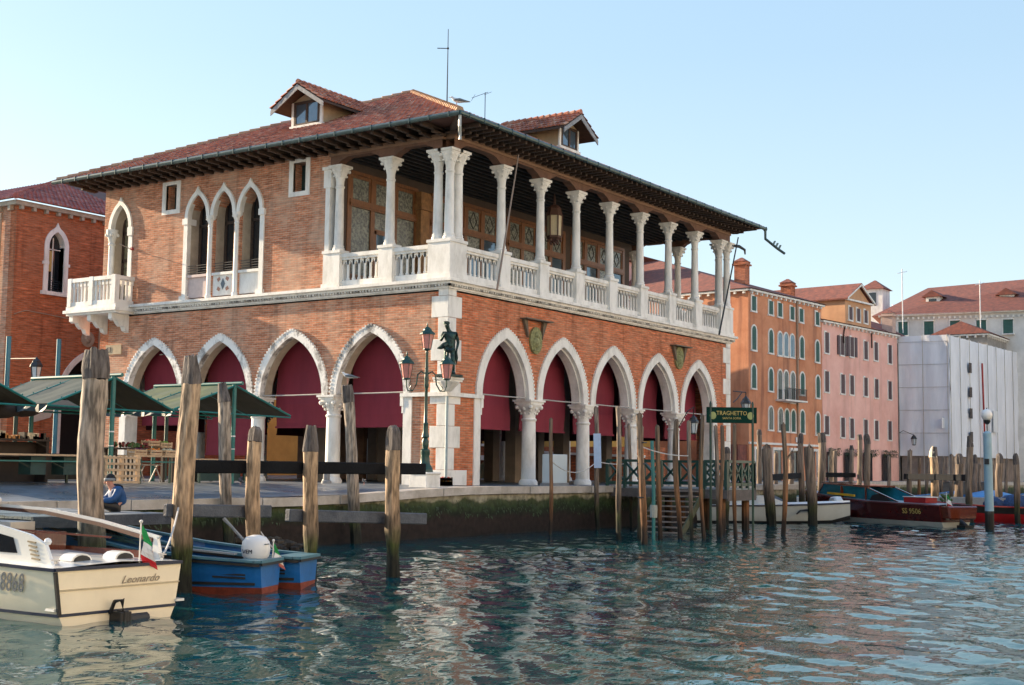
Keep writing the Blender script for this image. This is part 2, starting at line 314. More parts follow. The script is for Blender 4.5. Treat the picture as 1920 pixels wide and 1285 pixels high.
        if smooth:
            for p in me.polygons: p.use_smooth = True
            try: me.set_sharp_from_angle(angle=R(40))
            except Exception: pass
        me.update()
        o = bpy.data.objects.new(name, me); C.objects.link(o)
        if parent is not None: o.parent = parent; OFF[o.name] = off
        return o
def children(o): return [c for c in bpy.data.objects if c.parent == o]
def copy_tree(o, parent=None):
    c = o.copy(); C.objects.link(c); c.parent = parent; OFF[c.name] = Vector((0,0,0))
    for ch in children(o): copy_tree(ch, c)
    return c
def text_obj(name, s, size, mat, parent, loc, rot, extrude=.004, shear=0, align='LEFT', sx=1):
    cu = bpy.data.curves.new(name, 'FONT'); cu.body = s; cu.size = size; cu.extrude = extrude; cu.shear = shear; cu.align_x = align; cu.resolution_u = 2
    t = bpy.data.objects.new('tmp', cu); C.objects.link(t); bpy.context.view_layer.update()
    me = bpy.data.meshes.new_from_object(t.evaluated_get(bpy.context.evaluated_depsgraph_get())); bpy.data.objects.remove(t)
    me.materials.clear(); me.materials.append(mat)
    o = bpy.data.objects.new(name, me); C.objects.link(o); o.parent = parent; o.location = loc; o.rotation_euler = rot; o.scale = (sx,1,1)
    return o
def skin_body(name, pts, edges, mat, parent, sub=2):
    me = bpy.data.meshes.new(name); keys = list(pts)
    me.from_pydata([pts[k][0] for k in keys], [(keys.index(a), keys.index(b)) for a, b in edges], [])
    o = bpy.data.objects.new('tmp', me); C.objects.link(o)
    md = o.modifiers.new('s', 'SKIN'); md.use_smooth_shade = True
    for i, k in enumerate(keys):
        r_ = pts[k][1]; me.skin_vertices[0].data[i].radius = (r_, r_) if not isinstance(r_, tuple) else r_
    me.skin_vertices[0].data[0].use_root = True
    sb = o.modifiers.new('b', 'SUBSURF'); sb.levels = sub; sb.render_levels = sub
    bpy.context.view_layer.update()
    m2 = bpy.data.meshes.new_from_object(o.evaluated_get(bpy.context.evaluated_depsgraph_get())); bpy.data.objects.remove(o)
    m2.materials.clear(); m2.materials.append(mat)
    for p in m2.polygons: p.use_smooth = True
    o = bpy.data.objects.new(name, m2); C.objects.link(o); o.parent = parent; OFF[o.name] = Vector((0,0,0))
    return o

# ------------------------------------------------------------------ setting
ZW = -1.75
import numpy as np
def water_mesh():
    X0, X1, Y0, Y1, c = -36.0, 44.0, -31.0, -1.9, .125
    nx_, ny_ = int((X1-X0)/c)+1, int((Y1-Y0)/c)+1
    gx, gy = np.meshgrid(np.linspace(X0,X1,nx_), np.linspace(Y0,Y1,ny_)); z = np.zeros_like(gx); rs = np.random.RandomState(4)
    for k in range(80):
        lam = .42*(2.2/.42)**rs.rand(); th = math.radians(-35)+rs.normal(0,.75); ph = rs.rand()*6.28
        a = .0034*lam**.95
        kx, ky = math.cos(th)*6.283/lam, math.sin(th)*6.283/lam
        wob = .8*np.sin(gx*.21*math.cos(th+1.3)+gy*.23*math.sin(th+1.3)+ph*2)
        z += a*np.sin(gx*kx+gy*ky+ph+wob)
    patch = .75+.35*np.sin(gx*.11+1.0)*np.sin(gy*.17+gx*.05)
    fade = np.clip(np.minimum(np.minimum(gx-X0, X1-gx), np.minimum(gy-Y0, Y1-gy))/2.5, 0, 1)
    z = z*patch*fade+ZW
    v = np.stack([gx,gy,z],-1).reshape(-1,3); n0 = len(v)
    idx = np.arange(nx_*ny_).reshape(ny_,nx_)
    q_ = np.stack([idx[:-1,:-1],idx[:-1,1:],idx[1:,1:],idx[1:,:-1]],-1).reshape(-1,4)
    B = [(-900,-900),(1500,-900),(1500,1500),(-900,1500)]; I = [(X0,Y0),(X1,Y0),(X1,Y1),(X0,Y1)]
    v = np.concatenate([v, np.array([(x,y,ZW) for x,y in B])]); cn_ = [idx[0,0], idx[0,-1], idx[-1,-1], idx[-1,0]]
    rows = [list(idx[0,:]), list(idx[:,-1]), list(idx[-1,::-1]), list(idx[::-1,0])]
    me = bpy.data.meshes.new('water'); fs = q_.tolist()
    for k in range(4): fs.append([n0+k, n0+(k+1)%4]+[int(i) for i in rows[k][::-1]])
    me.from_pydata(v.tolist(), [], fs); me.materials.append(WATER)
    me.polygons.foreach_set('use_smooth', [True]*len(me.polygons)); me.update()
    o = bpy.data.objects.new('water', me); C.objects.link(o); o['kind'] = 'structure'
water_mesh()
g = MB()
# campo: level near the hall, sinking a little towards the water on the left
xs = [-140, -34, -24, -14, -8, -3, 8, 28.6]; ys = [-2.45, -1, .5, 2.05, 8, 120]
def gz(x, y):
    a = max(0, min(1, (-2-x)/8)); b = max(0, min(1, (y+2.45)/4.5)); return a*(-.27+.37*b)
vsg = [(x, y, gz(x, y)) for y in ys for x in xs]; nx = len(xs)
g.add(vsg, [(j*nx+i, j*nx+i+1, (j+1)*nx+i+1, (j+1)*nx+i) for j in range(len(ys)-1) for i in range(nx-1)])
g.build('campo_paving', PAVE, recalc=False)['kind'] = 'structure'
g = MB().box((-140,-2.2,-3),(28.6,120,-.45)).box((37,4,-3),(420,200,-.05)).box((75,-1,-3),(420,4,-.05))
g.build('ground', pm('packed_ground', (.16,.15,.14), .9), recalc=False)['kind'] = 'structure'
g = MB().add([(37,4,0),(75,4,0),(75,-1,0),(420,-1,0),(420,200,0),(37,200,0)], [(0,1,2,3,4,5)])
g.build('fondamenta_paving', PAVE, recalc=False)['kind'] = 'structure'

QW = banded('quay_wall_stone', [(-1.9,(.012,.009,.008)), (-1.15,(.022,.013,.010)), (-.95,(.012,.018,.008)), (-.72,(.025,.045,.014)), (-.52,(.06,.075,.03)), (-.42,(.30,.28,.20)), (.3,(.5,.47,.42))], noise=.16, nscale=1.1, grain=(5,5,5), gv=.6)
COP = pm('pale_coping_stone', (.58,.53,.48), .55, scale=1.3, c2=(.34,.30,.25), bump=.3)
q = thing('quay_wall', 'stone quay wall of the fish market with a green algae band above the canal', 'quay wall', (0,-2,0))
wl = MB()
def edge_z(x): return gz(x, -2.45)
x = -140
pts = [-140, -34, -24, -14, -8, -3, 8, 28.9]
for a, b in zip(pts[:-1], pts[1:]):
    za, zb = edge_z(a)-.26, edge_z(b)-.26
    wl.add([(a,-2.35,-3),(b,-2.35,-3),(b,-2.35,zb),(a,-2.35,za),(a,-1.9,za),(b,-1.9,zb)], [(0,1,2,3),(3,2,5,4)])
wl.add([(28.9,-2.35,-3),(28.9,120,-3),(28.9,120,-.3),(28.9,-2.35,-.3)], [(0,1,2,3)])
wl.build('wall_face', QW, q, recalc=False)
cp = MB(); x = -60
while x < 28.9:
    L_ = random.uniform(1.1, 2.1); x2 = min(x+L_, 28.9)
    za = edge_z(x)+random.uniform(-.012,.012); zb = edge_z(x2); dy = random.uniform(-.04,.04)
    cp.add([(x+.012,-2.5+dy,za-.26),(x2,-2.5+dy,zb-.26),(x2,-1.7,zb-.26),(x+.012,-1.7,za-.26),(x+.012,-2.5+dy,za+.012),(x2,-2.5+dy,zb+.012),(x2,-1.7,zb+.012),(x+.012,-1.7,za+.012)],
        [(0,3,2,1),(4,5,6,7),(0,1,5,4),(1,2,6,5),(2,3,7,6),(3,0,4,7)])
    x = x2
cp.build('coping', COP, q)
q2 = thing('quay_wall', 'far quay wall in front of the orange and pink houses', 'quay wall', (37,4,0))
MB().box((36.9,3.9,-3),(75,4.2,-.25)).box((74.9,-1.1,-3),(400,-.8,-.25)).box((36.9,3.9,-3),(37.2,200,-.25)).build('wall_face', QW, q2)
MB().box((36.8,3.8,-.25),(75,4.4,.02)).box((74.8,-1.2,-.25),(400,-.6,.02)).build('coping', COP, q2)

# rubble and weed at the foot of the quay
rb = MB()
for i in range(120):
    x = random.uniform(-24,-11); yy = -2.4-random.random()*1.1
    rb.ball((x, yy, -1.75+random.uniform(0,.35)*(1-(abs(yy)-2.4)/1.2)), random.uniform(.08,.26), n=6, sc=(1.2,1,.6))
rb.build('rubble', banded('wet_rubble', [(-1.8,(.02,.015,.012)),(-1.2,(.12,.10,.075)),(-.6,(.2,.17,.13))], noise=.2)) 
bpy.data.objects['rubble']['kind'] = 'stuff'
wd = MB()
for i in range(800):
    x = random.uniform(-26, 9.6); z = random.uniform(-1.0,-.5)+.08*math.sin(x*1.7)+.06*math.sin(x*4.1); L_ = random.uniform(.05,.15); wv = random.uniform(.03,.09); y0 = -2.355
    wd.add([(x,y0,z),(x+wv,y0,z),(x+wv*.6+random.uniform(-.05,.05),y0-random.uniform(.01,.04),z-L_)], [(0,1,2)])
wd.build('algae_fringe', pm('green_algae', (.03,.065,.015), .6, .6, 3), recalc=False)['kind'] = 'stuff'

# ------------------------------------------------------------------ market hall
HX, HY = 25.4, 20.6
H = thing('market_hall', 'large red brick market hall with pointed arches and a white columned loggia above', 'market hall', (0,0,0))
FR = {'S': lambda u,d,z: (u,d,z), 'W': lambda u,d,z: (d,u,z), 'E': lambda u,d,z: (HX-d,u,z), 'N': lambda u,d,z: (u,HY-d,z)}
def arc(a, h, n=14):
    """pointed arch: list of (du, dz) from -a to a"""
    if h <= 0: return [(-a,0),(a,0)]
    Rr = (a*a+h*h)/(2*a); out = []
    for i in range(-n, n+1):
        t = i/n; ph = (1-abs(t))*math.asin(min(1,h/Rr)) if True else 0
        x = Rr*math.cos(ph)-(Rr-a); z = Rr*math.sin(ph)
        # param from spring (ph=0,x=a) to apex (ph=asin(h/R),x=0)
        out.append((math.copysign(x, t) if t else 0, z))
    out[0] = (-a, 0); out[-1] = (a, 0)
    return out
def wall(mb, P, u0, u1, zb, zt, ops, d0, d1):
    """wall slab between depths d0,d1; ops = [(uc, a, z_bottom, z_spring, h)] sorted by uc"""
    def quad(pl, dd): mb.add([P(u,dd,z) for u,z in pl], [tuple(range(len(pl)))])
    def slab(pl): quad(pl, d0); quad(pl, d1)
    u = u0
    for uc, a, z0, zs, h in ops:
        slab([(u,zb),(uc-a,zb),(uc-a,zt),(u,zt)])
        pr = [(uc+x, zs+z) for x, z in arc(a, h)]
        for (p, q_) in zip(pr[:-1], pr[1:]):
            slab([p, q_, (q_[0],zt), (p[0],zt)])
            mb.add([P(p[0],d0,p[1]),P(q_[0],d0,q_[1]),P(q_[0],d1,q_[1]),P(p[0],d1,p[1])], [(0,1,2,3)])
        if z0 > zb:
            slab([(uc-a,zb),(uc+a,zb),(uc+a,z0),(uc-a,z0)])
            mb.add([P(uc-a,d0,z0),P(uc+a,d0,z0),P(uc+a,d1,z0),P(uc-a,d1,z0)], [(0,1,2,3)])
        for e in (-a, a): mb.add([P(uc+e,d0,z0),P(uc+e,d1,z0),P(uc+e,d1,zs),P(uc+e,d0,zs)], [(0,1,2,3)])
        u = uc+a
    slab([(u,zb),(u1,zb),(u1,zt),(u,zt)])
    for e in (u0,u1): mb.add([P(e,d0,zb),P(e,d1,zb),P(e,d1,zt),P(e,d0,zt)], [(0,1,2,3)])
    mb.add([P(u0,d0,zt),P(u1,d0,zt),P(u1,d1,zt),P(u0,d1,zt)], [(0,1,2,3)])
def ring(mb, P, uc, a, zs, h, band, hb, d0, d1, zb=None, mi=0, foil=0):
    """archivolt: band between two pointed arches, with straight jambs down to zb"""
    inn = [(uc+x, zs+z) for x, z in arc(a, h)]; out = [(uc+x, zs+z) for x, z in arc(a+band, h+hb)]
    if foil: # ogee tip
        m = len(out)//2; out[m] = (out[m][0], out[m][1]+foil); 
        for k in (m-1, m+1): out[k] = (out[k][0], out[k][1]+foil*.25)
    if zb is not None and zb < zs:
        inn = [(uc-a,zb)]+inn+[(uc+a,zb)]; out = [(uc-a-band,zb)]+out+[(uc+a+band,zb)]
    n = len(inn); vs = []
    for (i, o_) in zip(inn, out): vs += [P(i[0],d0,i[1]),P(o_[0],d0,o_[1]),P(o_[0],d1,o_[1]),P(i[0],d1,i[1])]
    fs = []
    for k in range(n-1):
        b = 4*k
        for j in range(4): fs.append((b+j, b+(j+1)%4, b+4+(j+1)%4, b+4+j))
    fs += [(0,1,2,3), (4*n-4,4*n-3,4*n-2,4*n-1)]
    mb.add(vs, fs, mi); return out
def rope_edge(mb, P, path, d, step=.16, s=.09, mi=0):
    acc = 0
    for (p, q_) in zip(path[:-1], path[1:]):
        L_ = math.hypot(q_[0]-p[0], q_[1]-p[1]); t = step-acc
        while t < L_:
            u = p[0]+(q_[0]-p[0])*t/L_; z = p[1]+(q_[1]-p[1])*t/L_
            mb.box(tuple(P(u-s/2, d, z-s/2)), tuple(P(u+s/2, d-.09, z+s/2)), mi); t += step
        acc = L_-(t-step)
ARC_S = [3.95+4.4*k for k in range(5)]; COL_S = [6.15+4.4*k for k in range(4)]
ARC_W = [3.85+4.3*k for k in range(4)]; COL_W = [6.0+4.3*k for k in range(3)]
ZS = 3.57
for side, arcs, L_, mat in (('S', ARC_S, HX, BR_S), ('W', ARC_W, HY, BR_W), ('E', ARC_W, HY, BR_S), ('N', ARC_S, HX, BR_S)):
    P = FR[side]
    # lower storey: brick above the springing, brick piers at both ends
    lo, hi = arcs[0]-2.18, arcs[-1]+2.18
    mb = MB(); wall(mb, P, (0 if side in 'SN' else .62), (L_ if side in 'SN' else L_-.62), ZS, 7.62, [(c, 2.1, ZS, ZS, 2.82) for c in arcs], 0, .62)
    o = mb.build('brick_wall', mat, H)
    mb = MB(); a0 = 0 if side in 'SN' else .62; b0 = L_ if side in 'SN' else L_-.62
    MB().box(P(a0,0,.0), P(lo,.62,ZS)).build('brick_pier', mat, H); MB().box(P(hi,0,.0), P(b0,.62,ZS)).build('brick_pier', mat, H)
    if side in 'SW':
        for e0, e1 in ((lo-.0, lo+.42), (hi-.42, hi)):       # jamb pilasters
            st = MB()
            st.box(P(e0,-.05,0), P(e1,.66,ZS-.14)); 
            st.box(P(e0-(.9 if e0 < 5 else .1),-.12,ZS-.14), P(e1+(.12 if e0 < 5 else .9),.7,ZS)); s_ = 1 if e0 < 5 else -1
            m_ = e1 if e0 < 5 else e0
            st.box(P(m_-.02*s_,-.08,ZS-.5), P(m_+.14*s_,.6,ZS-.14)).box(P(m_-.02*s_,-.06,ZS-.78), P(m_+.07*s_,.6,ZS-.5))
            st.build('jamb_pilaster', STONE, H)
    for i, c in enumerate(arcs):
        mb = MB(); out = ring(mb, P, c, 1.68 if side != 'W' else 1.76, ZS, 2.42 if side != 'W' else 2.5, .40 if side != 'W' else .32, .40 if side != 'W' else .32, -.07, .22 if side == 'W' else .58)
        if side in 'SW': rope_edge(mb, P, out, -.0)
        if side == 'S': # inner roll moulding
            ring(mb, P, c, 1.60, ZS, 2.32, .10, .10, .1, .5)
        mb.build('arch', STONE_W if side == 'W' else STONE, H)
        if side == 'W':
            mb = MB(); ring(mb, P, c, 1.74, ZS, 2.47, .34, .34, .22, .62); mb.build('arch_soffit', REVEAL, H)
    for c in arcs:   # roller blinds behind the arches
        zb = 2.33
        if side == 'W' and c > 11: zb = 1.15 if c < 14 else 2.5
        n = 8; bl = MB(); vs = []
        for i in range(n+1):
            z = zb+(6.15-zb)*i/n; dd = 1.0+.05*math.sin(i*1.1+c)
            vs += [P(c-1.82,dd,z), P(c+1.82,dd+.03,z)]
        bl.add(vs, [(2*i,2*i+1,2*i+3,2*i+2) for i in range(n)])
        bl.add([P(c-1.82,1.06,zb),P(c+1.82,1.06,zb),P(c+1.82,1.06,6.15),P(c-1.82,1.06,6.15)], [(0,1,2,3)])
        bl.box(P(c-1.82,.98,zb-.05), P(c+1.82,1.08,zb+.03))
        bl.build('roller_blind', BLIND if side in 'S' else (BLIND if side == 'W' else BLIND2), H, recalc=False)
    if side in 'SW':
        for a_, b_ in zip([lo]+ (COL_S if side == 'S' else COL_W), (COL_S if side == 'S' else COL_W)+[hi]):
            MB().tube([P(a_+.1,.1,ZS+.06), P((a_+b_)/2,.1,ZS+.045), P(b_-.1,.1,ZS+.06)], .03, 6).build('tie_rod', ROD, H)
    # columns
    for c in ([x+2.2 for x in arcs[:-1]] if side in 'SN' else [x+2.15 for x in arcs[:-1]]):
        x, y, _ = P(c, .28, 0)
        mb = MB(); mb.lathe((x,y), [(.40,0),(.40,.12),(.37,.16),(.36,.2),(.315,.24),(.305,.6),(.295,2.0),(.285,2.66),(.325,2.70),(.33,2.76),(.29,2.80)], 20)
        sh = mb.build('column', STONE if side != 'W' else STONE, H, smooth=True)
        mb = MB(); rings = []
        for z, rr_, sq in ((2.8,.29,0),(2.95,.30,0),(3.1,.34,.25),(3.22,.42,.6),(3.34,.50,.9),(3.40,.50,1)):
            ring_ = []
            for k in range(16):
                t = 2*math.pi*k/16+math.pi/16; cx, cy = math.cos(t), math.sin(t)
                m_ = max(abs(cx),abs(cy)); s_ = (1-sq)+sq/m_*.98
                ring_.append((x+cx*rr_*s_, y+cy*rr_*s_*.9, z))
            rings.append(ring_)
        vs = sum(rings, []); mb.add(vs, [(i*16+k, i*16+(k+1)%16, (i+1)*16+(k+1)%16, (i+1)*16+k) for i in range(5) for k in range(16)]+[tuple(80+k for k in range(16))])
        mb.box((x-.50,y-.42,3.40),(x+.50,y+.42,3.49)).box((x-.56,y-.47,3.49),(x+.56,y+.47,ZS))
        for sx in (-1,1):
            for sy in (-1,1):
                mb.ball((x+sx*.40,y+sy*.34,3.26), .1, n=8); mb.ball((x+sx*.31,y+sy*.26,3.12), .075, n=6); mb.ball((x+sx*.27, y+sy*.22, 3.0), .06, n=6)
        for sx, sy in ((1,0),(-1,0),(0,1),(0,-1)): mb.ball((x+sx*.38,y+sy*.34,3.2), .09, n=8); mb.ball((x+sx*.31,y+sy*.29,3.0), .05, n=6)
        mb.build('capital', STONE, sh, smooth=True)
# quoins
for cx, cy, sx, sy in ((0,0,1,1),(HX,0,-1,1)):
    mb = MB(); k = 0; z = .0
    while z < 7.6:
        h = .84; lg = .86 if k % 2 == 0 else .50; sh_ = .50 if k % 2 == 0 else .86
        if z < .3: lg = sh_ = 1.35; h = .6
        z2 = min(z+h, 7.6)
        mb.box((cx-.03*sx, cy-.031*sy, z+.006), (cx+lg*sx, cy+.3*sy, z2-.006)); mb.box((cx-.031*sx, cy-.03*sy, z+.006), (cx+.3*sx, cy+lg*.92*sy, z2-.006))
        z = z2; k += 1
    mb.build('corner_quoin', STONE, H, bevel=.012)
MB().tube([(-.1,-.1,7.4),(-.1,-.1,3.6)], .0, 6) 
pp = MB().tube([(-.11,-.11,3.4),(-.11,-.11,.1)], .055, 8); pp.build('downpipe', pm('pale_blue_pipe', (.33,.42,.45), .4), H)
# impost band carried around the corner
mb = MB().box((-.13,-.13,ZS-.145),(1.7,.0,ZS+.005)).box((-.131,-.0,ZS-.146),(0,1.7,ZS+.006)); mb.build('impost_band', STONE, H)
# string course with dentils
cn = MB(); E_ = .0
def course(mb, o_, z0, z1):
    mb.box((-o_,-o_,z0),(HX+o_,0.02,z1)).box((-o_,0.02,z0),(0.02,HY+o_,z1)).box((HX-.02,0.02,z0),(HX+o_,HY+o_,z1)).box((0.02,HY-.02,z0),(HX-.02,HY+o_,z1))
course(cn, .10, 7.60, 7.68); course(cn, .22, 7.76, 7.86); course(cn, .34, 7.86, 7.98); course(cn,.04,7.56,7.60)
cn.build('string_course', STONE, H)
dn = MB(); t = -.2
while t < HX+.2: dn.box((t,-.20,7.68),(t+.09,-.02,7.76)); t += .16
t = -.2
while t < HY+.2: dn.box((-.20,t,7.68),(-.02,t+.09,7.76)); t += .16
dn.build('dentil_band', STONE_D, H)
MB().box((.0,.0,7.5),(HX,HY,7.95)).build('loggia_floor', STONE, H)
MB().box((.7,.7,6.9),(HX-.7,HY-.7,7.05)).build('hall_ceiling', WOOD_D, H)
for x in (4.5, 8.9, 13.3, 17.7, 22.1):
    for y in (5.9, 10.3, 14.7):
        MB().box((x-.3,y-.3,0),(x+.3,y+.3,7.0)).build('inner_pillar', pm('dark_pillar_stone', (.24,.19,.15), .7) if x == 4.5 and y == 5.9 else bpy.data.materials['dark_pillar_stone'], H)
# walls added inside to block the over-bright ochre view through the arches
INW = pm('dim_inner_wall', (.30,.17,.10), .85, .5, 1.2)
for a, b in (((13.0,8.4,0),(13.3,13.2,6.9)),((12.9,15.2,0),(13.2,19.9,6.9))): MB().box(a,b).build('added_inner_wall', INW, H)

# ---- loggia: pedestals, balustrade, columns, capitals
UP_S = [3.66+2.957*k for k in range(7)]; UP_W = [3.1]
def pedestal(mb, x0, y0, x1, y1):
    mb.box((x0-.05,y0-.05,7.98),(x1+.05,y1+.05,8.16)).box((x0,y0,8.16),(x1,y1,9.42)).box((x0-.04,y0-.04,9.42),(x1+.04,y1+.04,9.54))
peds = []
def small_col(x, y, parent, zb=9.54):
    mb = MB(); mb.lathe((x,y), [(.25,zb),(.25,zb+.1),(.215,zb+.14),(.225,zb+.2),(.195,zb+.26),(.19,zb+1),(.165,12.15),(.195,12.18),(.195,12.24),(.16,12.27)], 16)
    c = mb.build('column', STONE, parent, smooth=True)
    mb = MB(); rings = []; pr = ((12.27,.165,0),(12.45,.175,0),(12.62,.21,.15),(12.78,.27,.4),(12.92,.31,.8),(12.98,.31,1))
    for z, rr_, sq in pr:
        for k in range(16):
            t = 2*math.pi*k/16+math.pi/16; cx, cy = math.cos(t), math.sin(t); s_ = (1-sq)+sq/max(abs(cx),abs(cy))
            rings.append((x+cx*rr_*s_, y+cy*rr_*s_, z))
    mb.add(rings, [(i*16+k, i*16+(k+1)%16, (i+1)*16+(k+1)%16, (i+1)*16+k) for i in range(len(pr)-1) for k in range(16)]+[tuple(80+k for k in range(16))])
    mb.box((x-.36,y-.36,13.0),(x+.36,y+.36,13.1)).box((x-.31,y-.31,12.95),(x+.31,y+.31,13.0))
    for sx in (-1,1):
        for sy in (-1,1): mb.ball((x+sx*.26,y+sy*.26,12.86), .075, n=8); mb.ball((x+sx*.185,y+sy*.185,12.66), .06, n=6)
    for sx, sy in ((1,0),(-1,0),(0,1),(0,-1)): mb.ball((x+sx*.26,y+sy*.26,12.86), .065, n=6); mb.ball((x+sx*.2,y+sy*.2,12.6), .05, n=6)
    mb.build('capital', STONE, c, smooth=True); return c
for x in UP_S:
    mb = MB(); pedestal(mb, x-.36, -.14, x+.36, .36); mb.build('pedestal', STONE, H); small_col(x, .12, H)
for y in UP_W:
    mb = MB(); pedestal(mb, -.14, y-.36, .36, y+.36); mb.build('pedestal', STONE, H); small_col(.12, y, H)
mb = MB(); pedestal(mb, -.14, -.14, .95, .95); mb.build('pedestal', STONE, H)
for x, y in ((.1,.1),(.66,.1),(.1,.66)): small_col(x, y, H)
mb = MB(); pedestal(mb, 24.0, -.14, HX+.14, .9); mb.build('pedestal', STONE, H)
for x, y in ((24.35,.12),(HX-.12,.12),(HX-.12,.62)): small_col(x, y, H)
for y in (3.1,): mb = MB(); pedestal(mb, HX-.36, y-.36, HX+.14, y+.36); mb.build('pedestal', STONE, H); small_col(HX-.12, y, H)
mb = MB(); pedestal(mb, HX-.4, 5.6, HX+.14, 6.5); mb.build('pedestal', STONE, H); small_col(HX-.12, 5.85, H)
mb = MB(); pedestal(mb, -.12, 5.55, .40, 6.45); mb.box((-.10,6.18,9.5),(.3,6.42,12.2)).box((-.14,6.1,12.2),(.3,6.5,12.95)).box((-.2,6.05,12.95),(.3,6.55,13.08)); mb.build('end_pilaster', STONE, H)
small_col(.12, 5.82, H)
def balustrade(P, u0, u1):
    mb = MB(); mb.box(P(u0,.0,7.98), P(u1,.24,8.26)); mb.box(P(u0,-.05,9.22), P(u1,.27,9.38)); mb.box(P(u0,.0,9.12), P(u1,.22,9.22))
    b = mb.build('balustrade', STONE, H)
    n = max(3, round((u1-u0)/.29)); st = (u1-u0)/n
    for k in range(n+1):
        u = u0+k*st; mb = MB()
        e = .045 if 0 < k < n else .035
        mb.box(P(u-e,.08,8.28), P(u+e,.14,9.12)); mb.box(P(u-e-.02,.07,8.28), P(u+e+.02,.15,8.36))
        # little pointed heads that meet between the balusters
        l_, r_ = (u-st/2 if k else u), (u+st/2 if k < n else u)
        mb.prism([P(u-e if k else u,.08,8.92), P(l_,.08,9.07), P(l_,.08,9.12), P(r_,.08,9.12), P(r_,.08,9.07), P(u+e if k < n else u,.08,8.92)], Vector(P(0,.06,0))-Vector(P(0,0,0)))
        mb.build('baluster', STONE, b)
edges_S = [.95]+sum([[x-.36, x+.36] for x in UP_S], [])+[24.0]
for a, b in zip(edges_S[::2], edges_S[1::2]): balustrade(FR['S'], a, b)
for a, b in ((.95,2.74),(3.46,5.55)): balustrade(FR['W'], a, b)
for a, b in ((.9,2.74),(3.46,5.6)): balustrade(FR['E'], a, b)

# ---- timber beam with curved brackets
def beam(P, u0, u1, cols, full=True):
    mb = MB(); prof = []
    xs_ = [u0]+list(cols)+[u1]; n = 16
    for a, b in zip(xs_[:-1], xs_[1:]):
        if b-a < .05: continue
        for i in range(n+1):
            t = i/n; s_ = min(t,1-t)*(b-a); z = 13.11
            if s_ > .34: z = 13.11+ .30*math.sin(min(1,(s_-.34)/.75)*math.pi/2)
            if .34 < s_ < 1.0 and i % 2: z += .03
            prof.append((a+(b-a)*t, z))
    for (p, q_) in zip(prof[:-1], prof[1:]):
        for dd in (-.08,.30): mb.add([P(p[0],dd,p[1]),P(q_[0],dd,q_[1]),P(q_[0],dd,13.5),P(p[0],dd,13.5)], [(0,1,2,3)])
        mb.add([P(p[0],-.08,p[1]),P(q_[0],-.08,q_[1]),P(q_[0],.30,q_[1]),P(p[0],.30,p[1])], [(0,1,2,3)])
    mb.build('bracket_beam', WOOD_B, H, recalc=True)
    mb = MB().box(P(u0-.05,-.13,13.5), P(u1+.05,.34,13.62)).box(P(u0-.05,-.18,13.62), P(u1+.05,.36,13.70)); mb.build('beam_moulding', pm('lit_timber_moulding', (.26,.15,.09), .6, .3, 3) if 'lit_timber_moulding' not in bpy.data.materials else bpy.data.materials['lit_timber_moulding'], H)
beam(FR['S'], .1, HX-.1, UP_S+[24.35]); beam(FR['W'], .36, 6.2, UP_W); beam(FR['E'], .36, 6.2, [3.1])
# upper brick wall on the campo side, with its windows
TW = [14.15, 12.5, 10.85]
UPW = [(6.9+1.1, .36, 12.25, 13.5, 0), (10.85,.64,8.05,11.62,1.15), (12.5,.64,8.05,11.62,1.15), (14.15,.64,8.05,11.62,1.15), (15.96,.36,12.25,13.4,0), (19.4,.66,8.02,11.7,1.2)]
mb = MB(); wall(mb, FR['W'], 6.2, HY, 7.98, 13.72, UPW, 0, .78); mb.build('brick_wall', BR_W, H)
mb = MB(); wall(mb, FR['N'], .78, HX-.5, 7.98, 13.72, [], 0.003, .5); mb.build('brick_wall', BR_S, H)
mb = MB(); wall(mb, FR['E'], 6.5, HY, 7.98, 13.72, [], 0, .5); mb.build('brick_wall', BR_S, H)
P = FR['W']
for uc, z0, z1 in ((8.0,12.25,13.5),(15.96,12.25,13.4)):
    mb = MB(); e = .36
    mb.box(P(uc-e-.24,-.04,z0-.2),P(uc+e+.24,.1,z0)).box(P(uc-e-.24,-.04,z1),P(uc+e+.24,.1,z1+.16)).box(P(uc-e-.24,-.04,z0),P(uc-e,.1,z1)).box(P(uc+e,-.04,z0),P(uc+e+.24,.1,z1))
    fr = mb.build('small_window', STONE, H); MB().box(P(uc-e,.5,z0),P(uc+e,.56,z1)).box(P(uc-.02,.47,z0),P(uc+.02,.5,z1)).build('pane', pm('dark_green_shutter', (.02,.055,.05), .5) if 'dark_green_shutter' not in bpy.data.materials else bpy.data.materials['dark_green_shutter'], fr)
# triple lancet window
mb = MB()
for uc in TW: ring(mb, P, uc, .60, 11.72, 1.05, .20, .22, -.10, .16, None, foil=.16)
mb.box(P(14.77,-.06,8.0),P(15.02,.16,11.72)).box(P(9.98,-.06,8.0),P(10.23,.16,11.72))
for u in (14.72, 9.93): mb.box(P(u,-.12,11.45),P(u+.35,.42,11.72)); mb.box(P(u-.03,-.14,7.98),P(u+.38,.3,8.2))
tw = mb.build('triple_lancet_window', STONE, H)
for u in (13.325, 11.675):
    mb = MB(); x, y, _ = P(u,.02,0)
    mb.lathe((x,y), [(.17,8.0),(.17,8.12),(.13,8.2),(.125,9.6),(.115,11.2),(.14,11.22),(.14,11.27),(.12,11.3),(.15,11.42),(.21,11.56),(.23,11.62),(.23,11.72)], 14)
    for a in range(4): t = math.pi/4+a*math.pi/2; mb.ball((x+.19*math.cos(t),y+.19*math.sin(t),11.55), .055, n=6)
    mb.build('window_column', STONE, tw, smooth=True)
